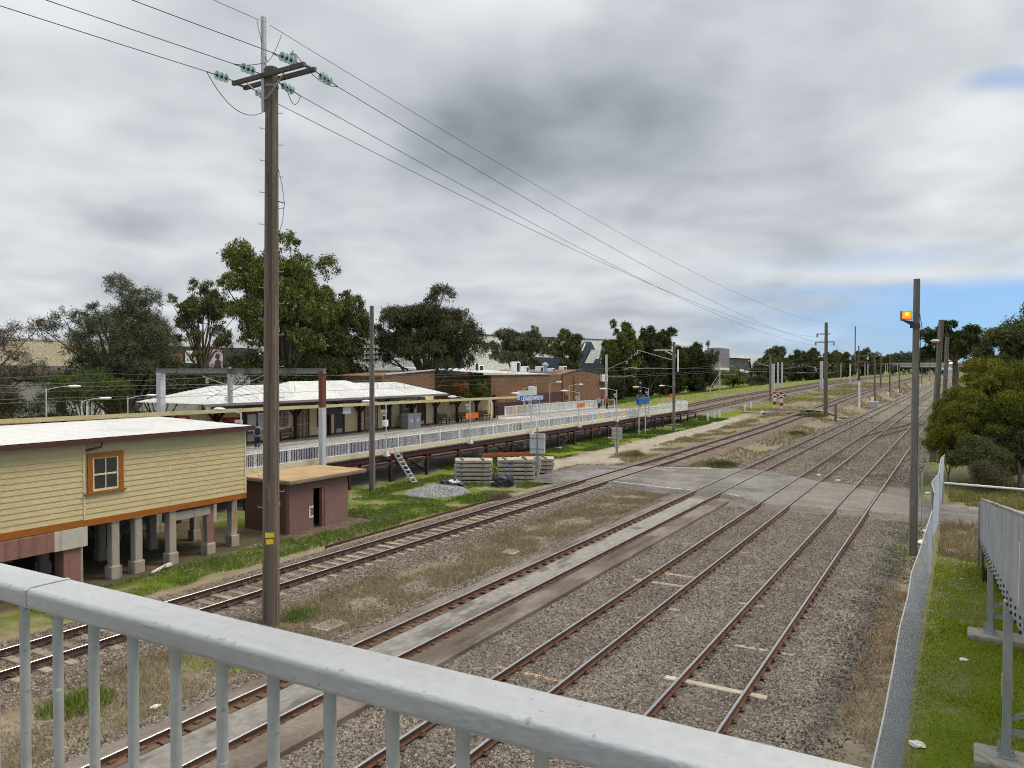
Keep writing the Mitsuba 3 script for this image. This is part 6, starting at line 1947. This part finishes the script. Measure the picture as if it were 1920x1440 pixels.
def tree(label, c, r, base, n, nb=16, pal=GUM, ll=.42, lw=.15, trunk=.28, forkz=.35, seed=1, size=(.26, .40), shell=.55, droop=.35, blobs=None, ntips=None, name='gum_tree', cat='tree', crown_extra=None, sub=26, top=.25):
    g = np.random.default_rng(seed)
    k = thing(name, label, cat)
    bl = blobs if blobs is not None else make_blobs(g, c, r, nb, size, top=top)
    if crown_extra:
        bl = bl + crown_extra
    base = np.asarray(base, float)
    cc = np.asarray(c, float)
    fork = base + (cc - np.array([0, 0, r[2] * .75]) - base) * [1, 1, forkz / .35 * .8]
    fork[2] = max(fork[2], base[2] + .6)
    tips = [b[0] for b in bl][:ntips or 14]
    part(k, 'trunk', limbs(g, base - [0, 0, .3], trunk, tips, fork, .10), 'm_bark', smooth=40)
    m, col = foliage(g, bl, n, ll, lw, pal[0], pal[1], droop, shell, sub)
    part(k, 'crown', m, 'm_leaf', color=col)
    return k


tex('m_bark', lambda p, n, uv: mi.Color3f(.13, .105, .085) * (.5 + .9 * fbm(p.x * 6, p.y * 6, p.z * 1.5, 3)), .9)
def V(*a): return np.array(a, float)


tree('feathery grey brown sheoak at the far left edge with open wispy branches', (-62, 28.8, 8.6), (3.5, 5.4, 6.0), (-62, 29, 0), 22000, 44, ((.10, .085, .072), (.20, .17, .145)), .40, .05, .24, .3, 1, (.12, .24), .3, .1, name='sheoak_tree', ntips=30, sub=18, top=.9)
tree('large dark green sheoak with a ragged top behind the awning on the left', (-64, 41.8, 9.1), (5.0, 7.4, 6.6), (-64, 41.7, 0), 60000, 70, CAS, .44, .06, .34, .25, 2, (.12, .24), .35, .0, name='sheoak_tree', ntips=34, top=.8)
tree('round light green bush rising over the awning in front of the sheoaks', (-58, 34.8, 5.2), (2.6, 3.4, 2.3), (-58, 34.8, 0), 20000, 14, ((.055, .085, .024), (.125, .165, .055)), .28, .05, .14, .2, 3, (.34, .48), .5, .4, name='shrub', cat='bush')
tree('dark low shrubs under the feathery sheoak at the far left', (-61, 29.5, 3.6), (2.6, 5.2, 2.6), (-61, 29.5, 0), 12000, 14, ((.05, .055, .03), (.12, .12, .07)), .3, .06, .14, .2, 4, (.3, .42), .4, .2, name='shrub', cat='bush')
tree('dark undergrowth between the light green bush and the gantry column', (-66, 46.5, 5.2), (2.4, 9.0, 4.2), (-66, 46.5, 0), 34000, 26, DRK, .34, .10, .16, .2, 5, (.3, .42), .4, .2, name='shrub', cat='bush')
tree('long dark hedge of shrubs hiding the ground behind the left end of the awning', (-57.5, 40, 1.9), (1.6, 17, 2.3), (-57.5, 40, 0), 40000, 46, DRK, .30, .10, .12, .2, 70, (.10, .16), .2, .3, name='shrub', cat='bush', ntips=4, top=1.0)
tree('open airy gum tree with thin pale limbs left of the tall pole', (-66, 51.4, 11.6), (2.6, 4.6, 5.4), (-66, 52.3, 0), 15000, 44, GUM, .36, .11, .22, .4, 6, (.09, .20), .4, .4, ntips=26, top=.7)
tree('tallest gum tree with heavy rounded leaf clumps behind the tall pole', (-66, 62.8, 14.7), (5.6, 9.2, 8.4), (-66, 64.5, 0), 70000, 80, GUMG, .40, .14, .42, .3, 7, (.10, .23), .6, .4, ntips=30, top=.8,
     blobs=None)
tree('darker gum tree leaning out to the right of the tallest gum', (-68, 73.0, 10.6), (4.5, 6.6, 6.6), (-67, 72, 0), 46000, 52, GUM, .40, .14, .34, .3, 8, (.12, .25), .5, .4, top=.9)
tree('dark shrubs below the tallest gum tree behind the white station roof', (-66, 64, 5.4), (2.6, 12.5, 4.4), (-66, 64, 0), 46000, 32, DRK, .38, .13, .2, .2, 9, (.26, .36), .4, .3, name='shrub', cat='bush')
tree('broad round dark tree with a leaning trunk in front of the brick walls', (-62, 84.0, 11.5), (7.0, 10.2, 6.9), (-60.5, 82.0, 0), 90000, 90, ((.060, .066, .036), (.145, .150, .080)), .38, .13, .42, .22, 10, (.11, .23), .5, .4, ntips=24, top=.75)
tree('green bush with bronze leaves below the round dark tree', (-59.5, 91.8, 3.6), (2.0, 3.4, 2.8), (-59.5, 91.8, 0), 11000, 12, GUMG, .34, .12, .16, .2, 11, (.32, .44), .45, .3, name='shrub', cat='bush')
tree('orange leaved shrub glowing in the shade of the round dark tree', (-59.5, 88.4, 4.6), (.9, 1.9, 1.0), (-59.5, 88.4, 0), 1200, 6, ((.30, .11, .04), (.50, .22, .09)), .30, .14, .08, .2, 12, (.35, .5), .3, .3, name='shrub', cat='bush')
tree('grey green gum tree standing over the brick factory roof', (-80, 139.5, 11.2), (6.2, 10.6, 6.2), (-80, 140, 0), 36000, 60, GRY, .52, .17, .4, .3, 13, (.11, .23), .5, .4, ntips=24, top=.8)
tree('smaller gum tree between the grey green gum and the navy cladding', (-82, 166.5, 11.4), (4.5, 6.2, 6.0), (-82, 167, 0), 22000, 26, GUM, .58, .19, .36, .3, 14, (.18, .3), .5, .4, top=.8)
tree('tall gum at the left end of the tree group right of the factory', (-62, 152.5, 9.8), (4.4, 6.0, 8.8), (-62, 152.5, 0), 40000, 60, GUMG, .54, .18, .42, .3, 15, (.11, .23), .55, .4, top=.9)
tree('tall dark tree with two pointed tops in the group right of the factory', (-60, 162, 8.8), (3.8, 5.0, 9.0), (-60, 162, 0), 30000, 30, DRK, .55, .18, .36, .3, 16, (.18, .30), .5, .2, top=.9)
tree('rounded dark gum in the middle of the group right of the factory', (-62, 180, 8.8), (4.6, 9.4, 9.6), (-62, 180, 0), 42000, 38, ((.036, .050, .02), (.095, .112, .042)), .6, .19, .42, .3, 17, (.17, .28), .5, .4, top=.9)
tree('lower dark tree at the right end of the group right of the factory', (-58.5, 195, 6.8), (4.6, 10.5, 8.2), (-58.5, 194, 0), 40000, 36, ((.034, .046, .022), (.085, .10, .045)), .6, .19, .4, .25, 18, (.18, .30), .45, .4, top=.9)
tree('dense dark undergrowth below the tree group right of the factory', (-63, 172, 4.0), (2.6, 36, 5.0), (-63, 172, 0), 70000, 60, DRK, .6, .2, .3, .2, 19, (.12, .2), .3, .3, name='shrub', cat='bush', ntips=6, top=.8)
tree('pale thin half bare tree beside the wedge ended hall', (-76, 268, 9.4), (2.6, 7.5, 8.2), (-76, 268, 0), 6000, 18, ((.11, .115, .09), (.2, .2, .16)), .7, .16, .3, .5, 20, (.16, .24), .3, .3, ntips=18)
tree('bright green bushy tree in front of the angular hall', (-62, 243, 3.6), (3.5, 8.5, 4.2), (-62, 243, 0), 15000, 16, GUMG, .7, .26, .26, .2, 21, (.28, .4), .45, .3, name='shrub', cat='bush')
tree('dark green bush right of the bright bushy tree near the hall', (-59, 262, 2.6), (3.0, 9.0, 3.4), (-59, 262, 0), 12000, 14, DRK, .7, .26, .2, .2, 22, (.28, .4), .4, .3, name='shrub', cat='bush')
tree('low brown green bush on the bank behind the crossing signs', (-56, 249, 1.6), (2.2, 5.5, 2.0), (-56, 249, 0), 6000, 9, ((.10, .085, .05), (.16, .14, .08)), .5, .18, .15, .2, 23, (.34, .48), .4, .3, name='shrub', cat='bush')
for i, (x, y, ry, top, pal, lab) in enumerate(((-61, 290, 12, 14.0, GUM, 'rounded gum at the near end of the far tree belt'), (-64, 320, 14, 16.0, GRY, 'grey green gum, second in the far tree belt'), (-61, 352, 15, 15.5, DRK, 'dark tree, third in the far tree belt'),
                                               (-62, 392, 17, 16.5, ((.05, .056, .026), (.115, .12, .05)), 'olive tree in the middle of the far tree belt'), (-61, 440, 22, 17.5, GUM, 'broad gum behind the cross armed pole in the far tree belt'), (-60, 500, 26, 18.5, DRK, 'dark broad tree near the far end of the tree belt'),
                                               (-58, 575, 30, 21, ((.045, .055, .025), (.105, .115, .05)), 'high rounded tree at the far end of the tree belt'))):
    tree(lab, (x, y, top * .52), (6, ry, top * .54), (x, y, .5), 34000, 70, pal, .85, .32, .5, .12, 30 + i, (.12, .24), .4, .3, ntips=8, top=1.0)
for i, (x, y, r, top, pal, lab) in enumerate(((-54, 650, 13, 19, GUM, 'rounded far tree just left of the lamp pole, before the bridge'), (-47, 760, 15, 24, GRY, 'pale far tree behind the left end of the bridge'), (-36, 800, 17, 25, ((.09, .085, .06), (.16, .15, .11)), 'brownish far tree above the bridge'),
                                              (-24, 860, 16, 22, GUM, 'domed far tree above the bridge right of the lamp pole'), (-80, 820, 40, 24, GRY, 'far grey wooded mass left of the bridge'), (8, 880, 20, 17, DRK, 'low dark trees at the vanishing point of the tracks'))):
    tree(lab, (x, y, top * .55), (r, r, top * .5), (x, y, 1), 14000, 26, pal, 1.6, .6, .6, .12, 50 + i, (.2, .34), .4, .3, ntips=6, top=1.0)
# right hand side
tree('spreading dark gum behind the lit lamp poles on the right', (-1.0, 127, 10.0), (5.0, 5.0, 4.2), (-.6, 127, 0), 26000, 38, ((.036, .050, .02), (.095, .112, .042)), .42, .16, .5, .55, 60, (.15, .24), .55, .4, ntips=26)
wb_blobs = []
gw = np.random.default_rng(61)
for (x, y, z, r) in ((-1.35, 57.3, 2.2, .62), (-1.2, 57.2, 3.0, .72), (-1.5, 58.2, 3.9, .55), (-1.05, 58.2, 4.7, .72), (-.35, 58.3, 5.5, .80), (-.75, 57.4, 3.9, .62), (-.1, 57.0, 4.5, .75), (-.2, 56.8, 3.3, .66), (.45, 58.6, 6.5, .72), (.55, 57.4, 5.2, .70), (.75, 56.6, 3.9, .72),
                     (.35, 58.2, 2.6, .55), (1.15, 58.2, 6.2, .78), (1.4, 59.4, 7.4, .75), (1.35, 57.0, 4.7, .75), (1.6, 56.8, 3.4, .62), (2.0, 58.6, 6.7, .80), (2.1, 57.2, 5.4, .70), (2.35, 56.8, 4.1, .72), (2.8, 58.6, 6.2, .80), (2.95, 57.2, 4.9, .72), (3.2, 57.0, 3.8, .62),
                     (3.4, 56.6, 2.8, .6), (4.6, 58, 5.6, .85), (4.9, 57.4, 3.6, .8), (-1.6, 57.6, 3.3, .55), (3.55, 58.6, 6.9, .85), (3.75, 57.4, 5.4, .78), (4.2, 57.4, 4.3, .75), (.1, 60.0, 5.2, .9), (1.4, 60.2, 5.8, .9), (2.6, 60.2, 5.8, .9), (.6, 59.6, 3.6, .8)):
    for q in range(3):
        d = gw.normal(size=3) * [.42, .42, .22]
        wb_blobs.append((V(x, y, z) + d * r, V(r * .74, r * .74, r * .50) * (.8 + .4 * gw.random())))
tree('near olive green wattle with cushion shaped leaf clumps hanging over the right fence', (1.4, 58.3, 5.0), (3.2, 2.0, 3.0), (2.2, 59.0, 0), 150000, 16, ((.060, .076, .014), (.300, .290, .055)), .15, .045, .24, .35, 61, shell=.80, droop=-.1, blobs=wb_blobs, ntips=40, name='wattle_tree', sub=36)
tree('olive gum crown above the wattle at the right edge', (3.2, 66, 7.9), (2.9, 3.0, 3.2), (3.6, 66, 0), 40000, 30, GUM, .28, .09, .26, .4, 62, (.18, .3), .5, .4, ntips=16, top=.8)
tree('tall dark tree filling the upper right corner of the tree group', (6.0, 70, 9.2), (3.2, 3.6, 4.2), (5.6, 70, 0), 26000, 20, GUM, .32, .11, .26, .4, 63, (.26, .4), .5, .4)
tree('dark green thicket behind the wattle trunks', (3.2, 61.5, 2.2), (5.0, 1.6, 3.2), (3.6, 68, 0), 44000, 26, DRK, .30, .10, .16, .2, 64, (.24, .36), .3, .3, name='shrub', cat='bush')
tree('grey green shrub at the foot of the wattle by the crossing road', (1.0, 54.8, 1.5), (1.9, 1.2, 2.0), (1.0, 54.8, -.2), 40000, 30, GUM, .16, .045, .05, .1, 65, (.22, .36), .4, .1, name='shrub', cat='bush')
tree('yellow green leggy shrub beside the timber pole foot', (-.75, 57.0, 1.35), (.55, .7, 1.0), (-.75, 57, -.2), 3500, 8, ((.12, .13, .03), (.28, .27, .07)), .18, .06, .04, .2, 66, (.36, .5), .3, .2, name='shrub', cat='bush')
tree('brownish twiggy shrub on the bank right of the boom', (1.6, 53.2, .8), (1.3, .9, .9), (1.6, 53.2, -.2), 9000, 10, ((.09, .08, .05), (.17, .15, .09)), .16, .03, .04, .2, 67, (.34, .5), .3, .0, name='shrub', cat='bush')
tree('dark green shrub at the right edge under the tall trees', (3.5, 56.4, 1.6), (2.4, 1.3, 2.3), (3.5, 56.4, -.2), 46000, 30, DRK, .20, .06, .05, .1, 68, (.20, .34), .4, .3, name='shrub', cat='bush')
for x, y, dx, lab in ((2.15, 55.6, -.55, 'leaning dark trunk under the wattle, left one'), (3.05, 55.2, -.35, 'leaning pale barked trunk under the wattle, right one')):
    k = thing('tree_stem', lab, 'tree trunk')
    t = np.linspace(0, 1, 6)
    part(k, 'trunk', MB().tube(np.stack([x + dx * t + .08 * np.sin(5 * t), y + 1.2 * t, -.4 + 4.6 * t], 1), .13 - .05 * t, 8), 'm_bark', smooth=40)
    g = np.random.default_rng(int(x * 10))
    m, col = foliage(g, [(V(x + dx, y + 1.2, 4.4), V(.7, .7, .5))], 3000, .2, .05, *WAT)
    part(k, 'crown', m, 'm_leaf', color=col)
for x, y, r, h, pal, lab in ((-17.3, 16.9, .55, .26, ((.09, .15, .03), (.22, .28, .08)), 'green weed clump at the foot of the tall pole'), (-17.0, 9.9, .6, .34, ((.10, .16, .03), (.25, .28, .08)), 'yellow flowering weed clump behind the railing'), (-16.0, 59.5, 1.2, .7, ((.06, .08, .03), (.12, .14, .06)), 'dark low shrub at the back of the level crossing'),
                             (-18.6, 117.5, 2.0, .8, GUMG, 'green weeds around the distant power pole'), (-24.2, 62.5, .7, .8, ((.2, .17, .08), (.34, .29, .15)), 'straw coloured grass tussock by the smaller signal cabinet'), (-16.2, 92, 1.0, .7, DRK, 'small dark shrub in the dry grass left of the slab track'),
                             (-22.6, 37.5, .6, .5, ((.16, .12, .08), (.26, .2, .13)), 'brown dead weed clump at the end of the old rail')):
    z = float(ground_z(x, y))
    g = np.random.default_rng(int(abs(x) * 100 + y))
    k = thing('weed_clump', lab, 'weed')
    n = int(2600 * max(1, r))
    a, q = g.random(n) * 6.283, np.sqrt(g.random(n)) * r
    P = np.stack([x + q * np.cos(a), y + q * np.sin(a), z + 0 * q], 1)
    col = ramp_cols(g, n, pal[0], pal[1])
    edge_ = .75 + .5 * meshkit.noise(np.stack([np.cos(a) * 1.7, np.sin(a) * 1.7, 0 * a + x], -1), 3)
    P[:, 0], P[:, 1] = x + q * edge_ * np.cos(a) * 1.1, y + q * edge_ * np.sin(a) * 1.3
    m, c = blades(P, h * (.3 + .9 * g.random(n)) * (1.1 - .75 * q / r), np.full(n, .022), col, 5, 1.2)
    part(k, 'leaves', m, 'm_leaf', color=c)

# ---------------------------------------------------------------- people on the platform
def person(label, x, y, z, face, h=1.72, jacket='m_cloth_grey', legs='m_cloth_navy', pack=None, hair='m_hair', sit=False):
    """Standing figure as one smooth body, with clothes and hair over it; face is the heading in radians."""
    import manifold3d as m3
    S = h / 1.75

    def ball(p, r):
        return m3.Manifold.sphere(r, 14).translate([float(v) for v in p])

    def chain(js):
        return [m3.Manifold.batch_hull([ball(*a), ball(*b)]) for a, b in zip(js[:-1], js[1:])]
    J = lambda *p: np.array(p)
    legsj = [[(J(s * .085, 0, .90), .092), (J(s * .10, .02, .50), .062), (J(s * .105, -.01, .09), .043)] for s in (-1, 1)]
    feet = [[(J(s * .105, -.03, .05), .042), (J(s * .125, .15, .03), .034)] for s in (-1, 1)]
    arms = [[(J(s * .19, 0, 1.41), .056), (J(s * .245, -.03, 1.13), .044), (J(s * .235, .07, .90), .034)] for s in (-1, 1)]
    torso = [m3.Manifold.batch_hull([ball(J(s * .10, 0, .93), .105) for s in (-1, 1)] + [ball(J(s * .085, .0, 1.10), .10) for s in (-1, 1)]),
             m3.Manifold.batch_hull([ball(J(s * .085, .0, 1.10), .10) for s in (-1, 1)] + [ball(J(s * .125, .0, 1.36), .085) for s in (-1, 1)]),
             m3.Manifold.batch_hull([ball(J(s * .14, .0, 1.40), .066) for s in (-1, 1)] + [ball(J(0, .0, 1.47), .06)])]
    neck = chain([(J(0, 0, 1.45), .055), (J(0, .01, 1.56), .052)])
    head = [m3.Manifold.batch_hull([ball(J(0, .0, 1.665), .088), ball(J(0, .03, 1.60), .06), ball(J(0, .05, 1.655), .07)]), ball(J(0, .122, 1.635), .014), ball(J(.088, 0, 1.64), .022), ball(J(-.088, 0, 1.64), .022)]
    hands = []
    for s in (-1, 1):
        w = J(s * .235, .07, .90)
        hands += chain([(w, .03), (w + [0, .02, -.09], .03)])
        for f in range(4):
            b = w + [0, .045 - .02 * f, -.10]
            hands += chain([(b, .0095), (b + [0, .008, -.04 - .006 * (f in (1, 2))], .009), (b + [-s * .012, .018, -.072 - .008 * (f in (1, 2))], .0085)])
        hands += chain([(w + [0, .04, -.04], .011), (w + [-s * .01, .065, -.085], .0095)])

    def fin(ms, e=.06, it=3):
        m = m3.Manifold.batch_boolean(ms, m3.OpType.Add).refine_to_length(e).to_mesh()
        t = trimesh.Trimesh(m.vert_properties[:, :3], m.tri_verts)
        trimesh.smoothing.filter_taubin(t, iterations=it)
        t.apply_scale(S)
        t.apply_transform(trimesh.transformations.rotation_matrix(face - math.pi / 2, [0, 0, 1]))
        t.apply_translation([x, y, z])
        return t
    allj = sum((chain(l) for l in legsj + feet + arms), [])
    k = thing('person', label, 'person')
    part(k, 'body', fin(allj + torso + neck + head + hands, .04), 'm_skin', smooth=True)
    grow = lambda js, d, a=0: [(p, r + d) for p, r in js]
    part(k, 'jacket', fin(sum((chain(grow(a[:2], .016) + [(a[1][0] * .12 + a[2][0] * .88, .046)]) for a in arms), []) +
                          [m3.Manifold.batch_hull([ball(J(s * .10, 0, .88), .125) for s in (-1, 1)] + [ball(J(s * .12, .0, 1.34), .108) for s in (-1, 1)]), m3.Manifold.batch_hull([ball(J(s * .15, .0, 1.39), .082) for s in (-1, 1)] + [ball(J(0, -.01, 1.47), .078)])]), jacket, smooth=True)
    part(k, 'trousers', fin(sum((chain(grow(l[:2], .020) + [(l[2][0], .062)]) for l in legsj), []) + [m3.Manifold.batch_hull([ball(J(s * .08, 0, .93), .112) for s in (-1, 1)])]), legs, smooth=True)
    for f in feet:
        part(k, 'shoe', fin(chain(grow(f, .012))), 'm_dark' if legs != 'm_cloth_navy' else 'm_offwhite', smooth=True)
    part(k, 'hair', fin([m3.Manifold.batch_hull([ball(J(0, -.02, 1.685), .096), ball(J(0, -.045, 1.62), .078), ball(J(0, .02, 1.72), .07)])]), hair, smooth=True)
    if pack:
        part(k, 'backpack', fin([m3.Manifold.batch_hull([ball(J(s * .11, -.19, zz), .075) for s in (-1, 1) for zz in (1.02, 1.34)])]), pack, smooth=True)


person('passenger with a grey jacket and dark backpack standing near the timetable case', -42.2, 37.35, PZ + .012, 2.6, 1.74, 'm_cloth_grey', 'm_cloth_navy', 'm_cloth_navy')
person('passenger in a grey top standing at the platform end fence', -43.6, 98.7, PZ, -.5, 1.70, 'm_cloth_grey', 'm_cloth_navy')
person('passenger in a red top standing at the platform end fence beside the pale mast', -42.9, 100.0, PZ, -.6, 1.72, 'm_cloth_red', 'm_dark')
